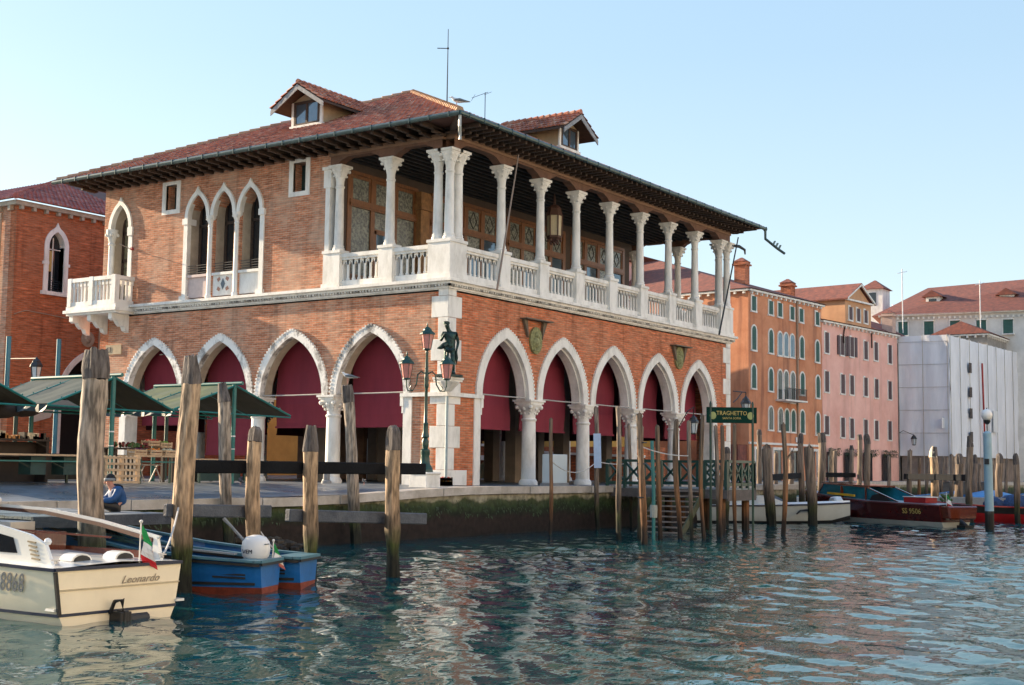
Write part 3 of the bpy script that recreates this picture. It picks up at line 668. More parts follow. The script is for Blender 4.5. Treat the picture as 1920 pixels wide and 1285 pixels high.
for i, uc in enumerate(TW):
    mb = MB().box(P(uc-.66,.06,8.1),P(uc+.66,.3,9.02)).box(P(uc-.66,-.02,9.02),P(uc+.66,.34,9.14)); mb.build('sill_panel', MARBLE if i == 0 else STONE, tw)
    if i == 1:
        mb = MB(); y0 = .045
        mb.prism([P(uc-.14,y0,8.62),P(uc,y0,8.36),P(uc+.14,y0,8.62),P(uc,y0,8.88)], Vector((.03,0,0)), 0)
        for sx in (-1,1):
            for sz in (-1,1): mb.prism([P(uc+sx*.16,y0,8.62+sz*.2),P(uc+sx*.3,y0,8.62+sz*.1),P(uc+sx*.38,y0,8.62+sz*.24),P(uc+sx*.22,y0,8.62+sz*.32)], Vector((.03,0,0)), 1)
        mb.build('marble_inlay', [pm('blue_grey_marble', (.08,.12,.16), .4), pm('red_marble', (.42,.2,.13), .4)], tw)
    mb = MB(); ring(mb, P, uc, .61, 11.72, 1.06, .06, .06, .16, .72, 9.14); mb.build('reveal', REVEAL, tw)
    mb = MB().box(P(uc-.62,.62,9.14),P(uc-.48,.70,12.9)).box(P(uc+.48,.62,9.14),P(uc+.62,.70,12.9)).box(P(uc-.03,.62,9.14),P(uc+.03,.69,11.6)).box(P(uc-.6,.62,11.4),P(uc+.6,.70,11.52))
    fr = mb.build('timber_frame', WOOD_D, tw)
    MB().box(P(uc-.62,.68,9.14),P(uc+.62,.72,12.9)).build('pane', DARKGL, fr)
    mb = MB()
    for k in range(4): mb.tube([P(uc-.6,.02,9.22+k*.11),P(uc+.6,.02,9.22+k*.11)], .014, 5)
    mb.build('window_rail', IRON, tw)
# balcony window at the far corner
mb = MB(); ring(mb, P, 19.4, .62, 11.7, 1.12, .2, .22, -.10, .16, None, foil=.16)
mb.box(P(18.54,-.05,8.0),P(18.80,.44,11.3)).box(P(18.5,-.1,11.3),P(18.84,.46,11.7))
bw = mb.build('balcony_window', STONE, H)
mb = MB(); x, y, _ = P(20.12,.08,0)
mb.lathe((x,y), [(.2,8.0),(.2,8.15),(.16,8.22),(.15,9.6),(.14,10.95),(.17,10.97),(.17,11.04),(.14,11.08),(.18,11.25),(.27,11.5),(.28,11.58),(.28,11.7)], 14)
for a in range(4): t = math.pi/4+a*math.pi/2; mb.ball((x+.25*math.cos(t),y+.25*math.sin(t),11.45), .09, n=8)
mb.build('window_column', STONE, bw, smooth=True)
mb = MB(); ring(mb, P, 19.4, .63, 11.7, 1.13, .06, .06, .16, .74, 8.0); mb.build('reveal', REVEAL, bw)
mb = MB().box(P(18.82,.60,8.0),P(18.98,.70,12.9)).box(P(19.9,.60,8.0),P(20.06,.70,12.9)).box(P(19.2,.60,8.0),P(19.3,.68,12.9)).box(P(18.8,.60,10.2),P(20.06,.68,10.36)).box(P(18.8,.60,11.5),P(20.06,.68,11.66)); fr = mb.build('timber_frame', WOOD_D, bw)
MB().box(P(18.8,.66,8.0),P(20.06,.71,12.9)).build('pane', LEADGL2, fr)
# balcony
mb = MB(); mb.box((-1.12,18.2,7.80),(0,21.75,7.98)).box((-1.22,18.1,7.66),(0,21.85,7.80)).box((-1.1,18.2,7.56),(0,21.75,7.66)).box((0,HY,7.60),(1.2,21.75,7.98))
bc = mb.build('balcony', STONE, H)
mb = MB()
def bal_run(mb, a, b, n):
    a = Vector(a); b = Vector(b)
    for k in range(n+1):
        p = a.lerp(b, k/n); mb.box((p.x-.05,p.y-.05,8.16),(p.x+.05,p.y+.05,9.12)); mb.box((p.x-.075,p.y-.075,8.9),(p.x+.075,p.y+.075,9.12))
    d = Vector((.09,.09,0)); lo_ = Vector((min(a.x,b.x),min(a.y,b.y),0))-d; hi_ = Vector((max(a.x,b.x),max(a.y,b.y),0))+d
    mb.box((lo_.x,lo_.y,7.98),(hi_.x,hi_.y,8.18)).box((lo_.x-.03,lo_.y-.03,9.12),(hi_.x+.03,hi_.y+.03,9.30))
bal_run(mb, (-1.0,18.4,0),(-1.0,21.55,0), 12); bal_run(mb, (-.88,18.4,0),(-.1,18.4,0), 3); bal_run(mb, (-.9,21.55,0),(1.0,21.55,0), 6)
for x, y in ((-1.0,18.4),(-1.0,21.55),(-1.0,20.0)): mb.box((x-.13,y-.13,7.98),(x+.13,y+.13,9.32))
mb.build('balcony_parapet', STONE, bc)
for y in (18.7, 20.2, 21.5):
    mb = MB(); pl = [(-1.0,7.56),(-1.0,7.3),(-.86,7.22),(-.72,7.28),(-.6,7.1),(-.45,6.98),(-.3,7.0),(-.2,6.8),(0,6.72),(0,7.56)]
    mb.prism([(a, y-.13, z) for a, z in pl], (0,.26,0)); mb.build('corbel', STONE, bc)
# small wall details on the campo side
MB().box((-.05,19.0,5.75),(0.02,20.1,6.2)).build('wall_plate', PLASTER, H); MB().lathe((0,0),[(0,0),(0,0)],3)
mb = MB().box((-.07,19.75,5.85),(-.04,19.95,6.1)).box((-.03,16.05,5.95),(.01,16.5,6.0)).box((-.03,16.1,5.6),(.01,16.35,5.64)); mb.build('wall_mark', IRON, H)
mb = MB().tube([(-.02,18.55,10.62),(-.9,18.35,10.75)], .02, 6, 0); mb.box((-.1,18.45,10.6),(.0,18.58,10.72),1); mb.build('flag_holder', [ROD, REDB], H)

# ---- glazed timber screen at the back of the loggia
GY = 5.8
def screen(P, segs, z0, z1, d):
    for (a, b, cols_, door) in segs:
        mb = MB(); w_ = (b-a)/cols_
        mb.box(P(a,d,z1-.22),P(b,d+.18,z1)).box(P(a,d-.06,11.55),P(b,d+.2,11.86)).box(P(a,d,z0),P(b,d+.12,z0+.75)).box(P(a,d-.08,z1-.08),P(b,d+.2,z1+.06)).box(P(a,d-.1,11.62),P(b,d+.2,11.7))
        for k in range(cols_+1):
            u = a+k*w_; mb.box(P(u-.13,d-.02,z0),P(u+.13,d+.16,z1))
        sc_ = mb.build('glazed_screen', WOOD_F, H)
        for k in range(cols_):
            u0, u1 = a+k*w_+.13, a+(k+1)*w_-.13
            f1 = MB().box(P(u0,d+.02,11.86),P(u0+.1,d+.12,z1-.2)).build('casement', WOOD_F, sc_); MB().box(P(u1-.1,d+.02,11.86),P(u1,d+.12,z1-.2)).build('casement', WOOD_F, sc_)
            MB().box(P(u0+.1,d+.05,11.86),P(u1-.1,d+.09,z1-.22)).build('pane', LEADGL2 if (P(0,0,0)[1] == 0) else LEADGL, sc_)
            if door and k == door-1:
                mb = MB().box(P(u0,d+.0,z0),P(u0+.16,d+.12,10.75)).box(P(u1-.16,d+.0,z0),P(u1,d+.12,10.75)).box(P(u0,d+.0,10.6),P(u1,d+.12,10.8)).box(P(u0,d+.0,z0),P(u1,d+.12,z0+.5)); dr = mb.build('door', WOOD_F, sc_)
                MB().box(P(u0+.16,d+.04,z0+.5),P(u1-.16,d+.08,10.6)).build('pane', SKYGL, sc_); MB().box(P(u0,d+.05,10.8),P(u1,d+.09,11.56)).build('pane', LEADGL, sc_)
            else:
                MB().box(P(u0,d+.05,z0+.75),P(u1,d+.09,11.56)).build('pane', LEADGL if k % 2 == 0 else SKYGL, sc_)
        if not door or cols_ > 3:   # lozenge glazing bars
            for k in range(cols_):
                mb = MB(); uc = a+(k+.5)*w_
                for s1 in (-1,1):
                    mb.bar(P(uc-.28*s1,d+.04,12.3),P(uc,d+.04,12.75),.03,.02); mb.bar(P(uc-.28*s1,d+.04,12.3),P(uc,d+.04,11.95),.03,.02)
                mb.build('glazing_bar', IRON, sc_)
PB = lambda u,d,z: (u, GY+d, z)
screen(PB, [(.7, 5.2, 3, 2), (6.2, 11.6, 4, 3), (12.4, 17.6, 4, 2), (18.4, 23.9, 4, 3)], 7.95, 13.0, 0)
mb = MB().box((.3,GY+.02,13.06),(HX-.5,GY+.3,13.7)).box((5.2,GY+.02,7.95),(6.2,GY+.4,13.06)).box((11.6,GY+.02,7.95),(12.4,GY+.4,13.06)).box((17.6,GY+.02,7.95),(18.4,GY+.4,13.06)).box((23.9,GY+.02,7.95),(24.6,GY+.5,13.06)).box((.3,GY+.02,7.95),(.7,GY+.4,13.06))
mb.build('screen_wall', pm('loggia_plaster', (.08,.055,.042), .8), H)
mb = MB().box((5.15,GY-.3,7.95),(5.75,GY+.02,12.1)).box((5.05,GY-.4,12.1),(5.85,GY+.02,12.35)).box((5.1,GY-.34,12.35),(5.8,GY+.02,12.9)); mb.build('orange_lit_pilaster', pm('orange_lit_stone', (.34,.17,.06), .6, .5, 5), H)  # brownish pillar; the orange light on it is put into the stone colour
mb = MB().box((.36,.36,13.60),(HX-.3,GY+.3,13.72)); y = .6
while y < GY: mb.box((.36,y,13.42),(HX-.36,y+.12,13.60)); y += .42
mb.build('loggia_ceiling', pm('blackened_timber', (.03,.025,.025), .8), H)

# ---- roof
EO = 1.6; ZE = 13.93; SL = .456
rf = MB().add([(-EO,-EO,ZE),(HX+EO*.6,-EO,ZE),(HX+EO*.6,22.2,ZE),(-EO,22.2,ZE),(10.3,10.3,ZE+11.9*SL),(HX-10.8,10.3,ZE+11.9*SL)], [(0,1,5,4),(1,2,5),(2,3,4,5),(3,0,4),(0,3,2,1)])
RX1 = HX+EO*.6
roof = rf.build('roof', pm('roof_underlay', (.16,.07,.05), .9), H)
def tiles(O, A, S, n0, n1, tmax, parent, mat, pitch=.25, row=.40, rad=.105, name='tile_cover'):
    """rows of half-round cover tiles; O origin at eaves, A unit along the eaves, S unit up the slope, tmax(s) slope length"""
    O = Vector(O); A = Vector(A); S = Vector(S); Nn = A.cross(S).normalized()
    if Nn.z < 0: Nn = -Nn
    mb = MB(); s = n0
    while s < n1:
        T = tmax(s); t = 0; jit = random.uniform(-.02,.02)
        while t < T:
            t2 = min(t+row*1.08, T+.05); c = random.random(); jj = jit+random.uniform(-.012,.012); lift = random.uniform(.0,.012)
            for tt, rr_, hh in ((t, rad*1.08, .045+lift), (t2, rad*.86, .0)):
                for k in range(5):
                    a = math.pi*k/4
                    mb.v.append(tuple(O+A*(s+jj-math.cos(a)*rr_)+S*tt+Nn*(math.sin(a)*rr_*.85+hh-.01))); mb.tint.append(c)
            b = len(mb.v)-10
            mb.f += [(b+k, b+k+1, b+6+k, b+5+k) for k in range(4)]+[(b,b+1,b+2,b+3,b+4)]; mb.mi += [0]*5
            t += row
        s += pitch
    return mb.build(name, mat, parent, recalc=False)
cs = 1/math.sqrt(1+SL*SL); sn = SL*cs; T0 = 11.9/cs
# campo-side hip (eaves along Y)
tiles((-EO,0,ZE), (0,1,0), (cs,0,sn), -EO+.1, 22.15, lambda s: min(s+EO, 22.2-s)/cs, roof, TILE)
tiles((0,-EO,ZE), (1,0,0), (0,cs,sn), -EO+.1, RX1-.05, lambda s: min(s+EO, RX1-s, 11.9)/cs, roof, TILE)
# hip ridge tiles
mb = MB(); nR = 34
for k in range(nR):
    a = k/nR; b = (k+1.15)/nR; c = random.random()
    for (x0,y0,x1,y1) in ((-EO,-EO,10.3,10.3),(-EO,22.2,10.3,10.3)):
        p = Vector((x0+(x1-x0)*a, y0+(y1-y0)*a, ZE+11.9*SL*a+.10)); q_ = Vector((x0+(x1-x0)*b, y0+(y1-y0)*b, ZE+11.9*SL*b+.07))
        n_ = len(mb.v); mb.tube([p,q_],[.15,.12],8); mb.tint += [c]*(len(mb.v)-n_)
mb.build('hip_ridge', tile_mat('ridge_tiles', [(.34,.19,.12),(.44,.29,.18),(.38,.24,.17)]), roof)
# eaves: soffit boards, rafters, gutter
mb = MB(); z_at = lambda o_: ZE-.06+(EO-o_)*SL*.55
mb.add([(-EO,-EO,ZE-.03),(HX+.9,-EO,ZE-.03),(HX+.3,.1,ZE+.28),(-.0,.1,ZE+.28)], [(0,1,2,3)]).add([(-EO,-EO,ZE-.03),(-.0,.1,ZE+.28),(-.0,HY,ZE+.28),(-EO,22.2,ZE-.03)], [(0,1,2,3)])
mb.add([(HX+.9,-EO,ZE-.03),(HX+.9,22.2,ZE-.03),(HX-.1,22,ZE+.28),(HX-.1,0,ZE+.28)], [(0,1,2,3)])
mb.build('soffit', WOOD_D, H, recalc=False)
mb = MB(); x = -.2
while x < HX+.5:
    mb.bar((x,.1,13.80),(x,-EO+.08,ZE-.12),.13,.17); mb.bar((x,.1,13.73),(x,-.75,13.70),.13,.14); mb.bar((x,-.1,13.68),(x,-.45,13.66),.12,.10)
    for t in (.35,.7,1.05): mb.box((x-.085,-t-.05,13.66+.06*t),(x+.085,-t+.05,13.78+.06*t))
    x += .46
y = .3
while y < 22.0:
    mb.bar((.1,y,13.80),(-EO+.08,y,ZE-.12),.14,.18); mb.bar((.1,y,13.72),(-.8,y,13.69),.14,.15)
    if y < HY+1.4: mb.box((-.5,y-.08,13.6),(.0,y+.08,13.68))
    y += .62
mb.bar((.1,.1,13.8),(-EO+.1,-EO+.1,ZE-.12),.2,.2)
mb.box((-.03,6.2,13.70),(.3,HY,13.95)).box((.3,.0,13.72),(HX,.3,13.95))
mb.build('rafters', WOOD_D, H)
mb = MB(); gz_ = ZE-.02
mb.tube([(-EO-.08,22.4,gz_),(-EO-.08,-EO-.08,gz_)], .095, 10).tube([(-EO-.12,-EO-.08,gz_),(RX1+.1,-EO-.08,gz_)], .095, 10)
for t in range(0, 30): mb.box((t*.95-1.2,-EO-.18,gz_-.11),(t*.95-1.17,-EO+.02,gz_+.1))
for t in range(0, 25): mb.box((-EO-.18,t*.95-1.2,gz_-.11),(-EO+.02,t*.95-1.17,gz_+.1))
mb.build('gutter', GUT, H)
mb = MB().tube([(-EO-.02,-EO-.02,gz_-.05),(-EO-.02,-EO-.02,gz_-.5),(-EO+.18,-EO+.12,gz_-.72),(-EO+.2,-EO+.12,gz_-.95)], .06, 8); mb.build('gutter_spout', pm('pale_zinc', (.5,.52,.5), .4, .4, 8), H)
mb = MB().tube([(RX1+.02,-EO-.08,gz_-.05),(RX1+.02,-EO-.08,gz_-.55),(RX1+.75,-EO-.45,gz_-1.0),(RX1+1.2,-EO-.7,gz_-1.25)], .075, 8)
for k, (a, b) in enumerate(((.45,.2),(.6,.26),(.75,.3))): mb.bar((RX1+a+.05,-EO-.3-k*.1,gz_-.88-k*.1),(RX1+a+.25,-EO-.35-k*.1,gz_-.6-k*.1),.1,.06)
mb.build('drain_spout', GUT, H)
mb = MB().tube([(HX-.1,-.1,12.98),(HX+.6,-.3,13.0),(HX+1.0,-.45,12.85),(HX+1.05,-.45,12.6)], [.08,.09,.07,.04], 8); mb.build('iron_bracket', IRON, H)

# ---- dormers
def dormer(P, uc, d_front, zsill, zwall, zapex, hw, over, d_back, warm=False):
    """P(u, depth, z): depth grows into the building"""
    mb = MB(); mb.box(P(uc-hw,d_front+.02,zsill-.5),P(uc+hw,d_back*.8+d_front*.2,zwall)); 
    mb.prism([P(uc-hw,d_front+.02,zwall),P(uc+hw,d_front+.02,zwall),P(uc,d_front+.02,zapex-.25)], Vector(P(0,(d_back-d_front)*.8,0))-Vector(P(0,0,0)))
    d = mb.build('dormer', PLASTER, roof)
    mb = MB(); th = .1; dv = Vector(P(0,d_back-d_front+over,0))-Vector(P(0,0,0)); k = (zapex-zwall)/(hw)
    e = hw+over
    for s1 in (-1,1):
        pl = [P(uc,d_front-over,zapex-.1),P(uc+s1*e,d_front-over,zapex-.1-k*e*.86),P(uc+s1*e,d_front-over,zapex-.1-k*e*.86+th),P(uc,d_front-over,zapex-.1+th)]
        mb.prism(pl, dv)
    mb.build('dormer_eaves', WOOD_D, d)
    sl_ = k*.86; cc = 1/math.sqrt(1+sl_*sl_); A = (Vector(P(0,1,0))-Vector(P(0,0,0)))
    for s1 in (-1,1):
        O = Vector(P(uc+s1*e, d_front-over, zapex-.1-k*e*.86+th)); U = (Vector(P(-s1,0,0))-Vector(P(0,0,0))); S = (U*cc+Vector((0,0,sl_*cc)))
        tiles(O, A, S, .05, d_back-d_front+over, lambda s: e/cc, d, TILE, name='dormer_tiles')
    mb = MB(); 
    for kk in range(int((d_back-d_front+over)/.35)):
        p = Vector(P(uc,d_front-over+kk*.35,zapex+.08)); q_ = Vector(P(uc,d_front-over+kk*.35+.38,zapex+.05)); n_ = len(mb.v); mb.tube([p,q_],[.13,.1],7); mb.tint += [random.random()]*(len(mb.v)-n_)
    mb.build('dormer_ridge', TILE, d)
    # barge board (pale, peeling) on the sunny side
    mb = MB(); mb.prism([P(uc-.05,d_front-over-.03,zapex-.3),P(uc+e,d_front-over-.03,zapex-.3-k*e*.86),P(uc+e,d_front-over-.03,zapex-.08-k*e*.86),P(uc,d_front-over-.03,zapex-.06),P(uc-e,d_front-over-.03,zapex-.08-k*e*.86),P(uc-e,d_front-over-.03,zapex-.3-k*e*.86)], Vector(P(0,.04,0))-Vector(P(0,0,0)))
    mb.build('barge_board', pm('grey_barge_board', (.34,.35,.36), .7, .5, 9) if 'grey_barge_board' not in bpy.data.materials else bpy.data.materials['grey_barge_board'], d)
    mb = MB(); z1 = zwall-.12; e2 = hw-.14
    mb.box(P(uc-e2,d_front-.04,zsill),P(uc-e2+.12,d_front+.04,z1)).box(P(uc+e2-.12,d_front-.04,zsill),P(uc+e2,d_front+.04,z1)).box(P(uc-.06,d_front-.04,zsill),P(uc+.06,d_front+.04,z1)).box(P(uc-e2,d_front-.04,zsill-.1),P(uc+e2,d_front+.04,zsill)).box(P(uc-e2,d_front-.04,z1),P(uc+e2,d_front+.04,z1+.12))
    wn = mb.build('dormer_window', WOOD_D, d); MB().box(P(uc-e2,d_front,zsill),P(uc+e2,d_front+.02,z1)).build('pane', SKYGL, wn)
    mb = MB().box(P(uc-hw-.02,d_front-.02,zsill-.3),P(uc-hw+.14,d_front+.06,zwall)).box(P(uc+hw-.14,d_front-.02,zsill-.3),P(uc+hw+.02,d_front+.06,zwall)).box(P(uc-hw-.06,d_front-.1,zsill-.22),P(uc+hw+.06,d_front+.1,zsill-.1)); mb.build('dormer_post', STONE, d)
dormer(FR['W'], 10.15, 2.6, 16.12, 17.12, 17.78, .92, .68, 6.8)
dormer(FR['S'], 11.9, 2.0, 15.92, 16.85, 17.45, .85, .68, 6.2)

# plaques on the canal side, statue bracket
for xc, zc, w0, w1 in ((6.1,6.08,4.95,7.0),(19.3,6.35,18.4,20.2)):
    mb = MB().box((w0,-.38,6.9),(w1,.0,6.95)); mb.prism([(w0+.12,-.02,6.9),(w0+.42,-.02,6.9),(w0+.5,-.02,6.15)], (0,-.12,0)); mb.prism([(w1-.12,-.02,6.9),(w1-.42,-.02,6.9),(w1-.5,-.02,6.15)], (0,-.12,0))
    pl = mb.build('relief_plaque', pm('plaque_board', (.17,.13,.09), .8) if 'plaque_board' not in bpy.data.materials else bpy.data.materials['plaque_board'], H)
    mb = MB(); vs = [(xc+.46*math.cos(t*math.pi/8), -.10, zc+.58*math.sin(t*math.pi/8)) for t in range(16)]; mb.prism(vs, (0,.1,0))
    mb.ball((xc,-.12,zc+.2), .16, sc=(1,.5,1)); mb.ball((xc-.05,-.12,zc-.1), .26, sc=(1,.4,1)); mb.box((xc-.22,-.15,zc-.45),(xc+.22,-.08,zc-.18)); mb.ball((xc+.2,-.12,zc+.05),.12,sc=(1,.5,1.6))
    mb.build('relief', pm('mossy_relief', (.36,.36,.16), .8, .6, 9) if 'mossy_relief' not in bpy.data.materials else bpy.data.materials['mossy_relief'], pl, smooth=True)
mb = MB(); c = (-.22,-.22)
mb.lathe(c, [(.12,3.58),(.2,3.64),(.34,3.8),(.44,3.91),(.46,3.95)], 12); mb.box((-.60,-.60,3.95),(.2,.2,4.03)).box((-.66,-.66,4.03),(.2,.2,4.11)); mb.build('statue_bracket', STONE, H)

# ------------------------------------------------------------------ bronze statue on the corner
STZ = -.13
ST = thing('bronze_statue', 'green bronze statue of a standing man on the corner of the market hall', 'statue', (-.34,-.34,4.11))
Fv = Vector((-.707,-.707,0)); Lv = Vector((.6,-.8,0)).normalized()   # outward, and towards the picture's right
def sp(s, d, z): return tuple(Lv*s+Fv*d+Vector((0,0,z)))
pts = {'pel':(sp(.02,0,1.06),.15),'waist':(sp(.04,.01,1.22),.135),'chest':(sp(.02,0,1.46),.185),'sh':(sp(-.01,0,1.62),.12),'neck':(sp(-.05,.03,1.72),.065),'head':(sp(-.11,.07,1.86),.105),'crown':(sp(-.12,.07,1.96),.085),
 'hl':(sp(.12,0,1.02),.125),'kl':(sp(.13,.10,.62),.085),'al':(sp(.17,.0,.17),.055),'fl':(sp(.2,.14,.10),.05),
 'hr':(sp(-.09,0,1.02),.125),'kr':(sp(-.11,.03,.62),.085),'ar':(sp(-.10,-.02,.17),.055),'fr':(sp(-.14,.14,.10),.05),
 'sl':(sp(.22,0,1.58),.085),'el':(sp(.33,-.04,1.28),.058),'wl':(sp(.26,.06,1.0),.042),'hdl':(sp(.24,.08,.90),.05),
 'sr':(sp(-.22,0,1.58),.085),'er':(sp(-.32,.10,1.30),.06),'wr':(sp(-.22,.2,1.50),.042),'hdr':(sp(-.15,.2,1.60),.05)}
ed = [('pel','waist'),('waist','chest'),('chest','sh'),('sh','neck'),('neck','head'),('head','crown'),('pel','hl'),('hl','kl'),('kl','al'),('al','fl'),('pel','hr'),('hr','kr'),('kr','ar'),('ar','fr'),('chest','sl'),('sl','el'),('el','wl'),('wl','hdl'),('chest','sr'),('sr','er'),('er','wr'),('wr','hdr')]
skin_body('body', pts, ed, BRONZE, ST)
mb = MB(); o_ = Vector(ST.location)
mb.tube([o_+Vector(sp(-.1,.1,1.2)),o_+Vector(sp(-.22,.16,1.12)),o_+Vector(sp(-.34,.14,1.05)),o_+Vector(sp(-.44,.1,1.03))], [.09,.11,.07,.02], 7).tube([o_+Vector(sp(-.2,.1,1.15)),o_+Vector(sp(-.1,.12,.98)),o_+Vector(sp(.06,.1,.95)),o_+Vector(sp(.18,.05,1.05))], [.07,.1,.1,.06], 8).tube([o_+Vector(sp(.24,.06,.92)),o_+Vector(sp(.27,.03,.7)),o_+Vector(sp(.25,0,.45))], [.05,.06,.02], 6)
mb.ball(o_+Vector(sp(.08,.02,.18)), .12, sc=(1,1,.9)); mb.build('drapery', BRONZE, ST, smooth=True)
mb = MB(); hc = o_+Vector(sp(-.12,.05,1.95)); mb.ball(hc, .13, sc=(1,1,.62), n=10); mb.build('cap', BRONZE, ST, smooth=True)
mb = MB(); mb.ball(o_+Vector(sp(-.13,.19,1.87)), .03).ball(o_+Vector(sp(-.155,.165,1.90)), .016).ball(o_+Vector(sp(-.10,.175,1.90)), .016); mb.tube([o_+Vector(sp(-.15,.17,1.82)),o_+Vector(sp(-.11,.175,1.82))], .012, 5); mb.build('face', BRONZE, ST, smooth=True)
ST.scale = (1.06,1.06,1.06)
mb = MB().box((-.72,-.72,4.115),(.02,.02,4.21)); mb.build('plinth', BRONZE, ST, bevel=.02)

# ------------------------------------------------------------------ triple lantern street lamp
LP = thing('street_lamp', 'green cast iron street lamp with three pink glass lanterns on a white stone block', 'street lamp', (-3.0,-1.35,-.03))
lx, ly = -3.0, -1.35
mb = MB().box((lx-.40,ly-.40,-.04),(lx+.40,ly+.40,.44)).box((lx-.43,ly-.43,.44),(lx+.43,ly+.43,.52)); mb.build('stone_base', STONE, LP, bevel=.02)
mb = MB(); mb.lathe((lx,ly), [(.30,.52),(.28,.66),(.19,.8),(.15,1.1),(.17,1.16),(.17,1.3),(.10,1.36),(.12,1.46),(.13,1.62),(.08,1.72),(.14,1.78),(.10,1.95),(.09,2.2),(.10,2.24),(.065,2.3),(.055,3.5),(.075,3.55),(.09,3.62),(.07,3.75),(.09,3.85),(.075,3.95),(.055,4.4),(.045,4.75),(.06,4.8),(.04,4.86),(.07,4.92)], 14)
mb.build('pole', GREEN_P, LP, smooth=True)
def lantern(parent, cx, cy, zb, s=1.0, pane=PINKGL, frame=GREEN_P, n=6):
    mb = MB(); mb.lathe((cx,cy), [(.07*s,zb-.04),(.13*s,zb),(.125*s,zb+.03)], n)
    for k in range(n):
        t = 2*math.pi*k/n; mb.tube([(cx+.125*s*math.cos(t),cy+.125*s*math.sin(t),zb+.02),(cx+.205*s*math.cos(t),cy+.205*s*math.sin(t),zb+.47*s)], .012, 4)
    mb.lathe((cx,cy), [(.25*s,zb+.47*s),(.23*s,zb+.52*s),(.14*s,zb+.60*s),(.13*s,zb+.64*s),(.06*s,zb+.70*s),(.02*s,zb+.73*s),(.03*s,zb+.77*s),(.008*s,zb+.86*s)], n)
    l = mb.build('lantern', frame, parent)
    mb = MB(); mb.lathe((cx,cy), [(.118*s,zb+.02),(.195*s,zb+.465*s)], n); mb.build('lantern_glass', pane, l)
sd = Vector((.564,-.826,0))
lantern(LP, lx, ly, 4.92, 1.15)
for s_ in (-1,1):
    c = Vector((lx,ly,0))+sd*.72*s_
    mb = MB(); mb.tube([Vector((lx,ly,4.05))+sd*.06*s_, Vector((lx,ly,4.12))+sd*.2*s_, Vector((lx,ly,4.0))+sd*.32*s_, Vector((lx,ly,3.65))+sd*.36*s_, Vector((lx,ly,3.42))+sd*.5*s_, Vector((lx,ly,3.42))+sd*.66*s_, Vector((lx,ly,3.6))+sd*.72*s_, Vector((lx,ly,3.83))+sd*.72*s_], .028, 7)
    mb.tube([Vector((lx,ly,3.42))+sd*.5*s_, Vector((lx,ly,3.5))+sd*.6*s_, Vector((lx,ly,3.6))+sd*.55*s_], .02, 5); mb.build('scroll_arm', GREEN_P, LP, smooth=True)
    lantern(LP, c.x, c.y, 3.85, 1.15)

# ------------------------------------------------------------------ antennas, gulls, leaning poles, loggia lantern
def gull(name_loc, label, facing, s=1.0):
    t = thing('seagull', label, 'seagull', name_loc, 0, 'seagulls perched above the water'); x, y, z = name_loc; d = Vector(facing).normalized(); c = Vector(name_loc)
    u = Vector((0,0,1)); hgt = .14*s
    def p(a, h): return tuple(d*a*s+u*(hgt+h*s))
    skin_body('body', {'c':(p(0,.10),.075*s),'b':(p(-.12,.09),.065*s),'t':(p(-.26,.07),.03*s),'tt':(p(-.36,.055),.012*s),'n':(p(.10,.16),.045*s),'h':(p(.14,.22),.045*s),'k':(p(.2,.215),.012*s)}, [('c','b'),('b','t'),('t','tt'),('c','n'),('n','h'),('h','k')], pm('gull_white', (.75,.75,.74), .7) if 'gull_white' not in bpy.data.materials else bpy.data.materials['gull_white'], t, 2)
    sdv = d.cross(u); G = pm('gull_grey_wing', (.16,.18,.2), .7) if 'gull_grey_wing' not in bpy.data.materials else bpy.data.materials['gull_grey_wing']
    for s1 in (-1,1):
        mb = MB(); mb.tube([c+d*.06*s+u*(hgt+.12*s)+sdv*.05*s1*s, c-d*.1*s+u*(hgt+.12*s)+sdv*.068*s1*s, c-d*.26*s+u*(hgt+.085*s)+sdv*.045*s1*s, c-d*.42*s+u*(hgt+.065*s)+sdv*.02*s1*s], [.03*s,.05*s,.03*s,.006*s], 7); mb.build('wing', G, t, smooth=True)
    mb = MB(); mb.tube([c+d*.17*s+u*(hgt+.215*s), c+d*.25*s+u*(hgt+.20*s)], [.014*s,.004*s], 6); mb.build('beak', YEL, t)
    mb = MB()
    for s1 in (-1,1): mb.tube([c+sdv*.035*s1*s, c+sdv*.035*s1*s+u*(hgt+.05*s)], .009*s, 5)
    mb.build('leg', pm('gull_leg_pink', (.6,.3,.25), .6) if 'gull_leg_pink' not in bpy.data.materials else bpy.data.materials['gull_leg_pink'], t)
gull((-.95,-.95,14.33), 'seagull with dark grey wings standing on the roof corner of the market hall', (-.5,.86,0), 1.25)
gull((-8.80,-2.7,3.31), 'pale grey seagull standing on the leaning mooring post before the arches', (-.5,.86,0), .95)
mb = MB().tube([(1.0,1.0,15.0),(1.0,1.0,18.35)], [.03,.015], 6).tube([(1.0,1.0,17.55),(.75,1.35,17.55)], .02, 5).ball((1.0,1.0,17.55), .05)
tag(mb.build('rooftop_mast', IRON), 'tall thin dark antenna mast on the hip ridge of the market hall', 'antenna')
mb = MB().tube([(9.9,5.5,17.0),(9.9,5.5,18.6)], .02, 5).tube([(9.5,6.0,18.3),(10.0,5.4,18.62)], .012, 4).tube([(9.5,5.8,18.45),(9.6,6.1,18.2)], .01, 4).tube([(10.0,5.2,18.6),(9.95,5.6,18.5)], .01, 4)
tag(mb.build('television_antenna', IRON), 'small thin television antenna behind the canal side dormer of the market hall', 'antenna')
LW = pm('loose_pole_wood', (.30,.23,.19), .7)
t = tag(MB().tube([(2.2,-.75,7.75),(3.45,-.85,13.45)], [.045,.03], 7).build('flagpole', LW), 'thin wooden pole leaning across the loggia next to the corner columns', 'pole', 'slanting poles on the loggia')
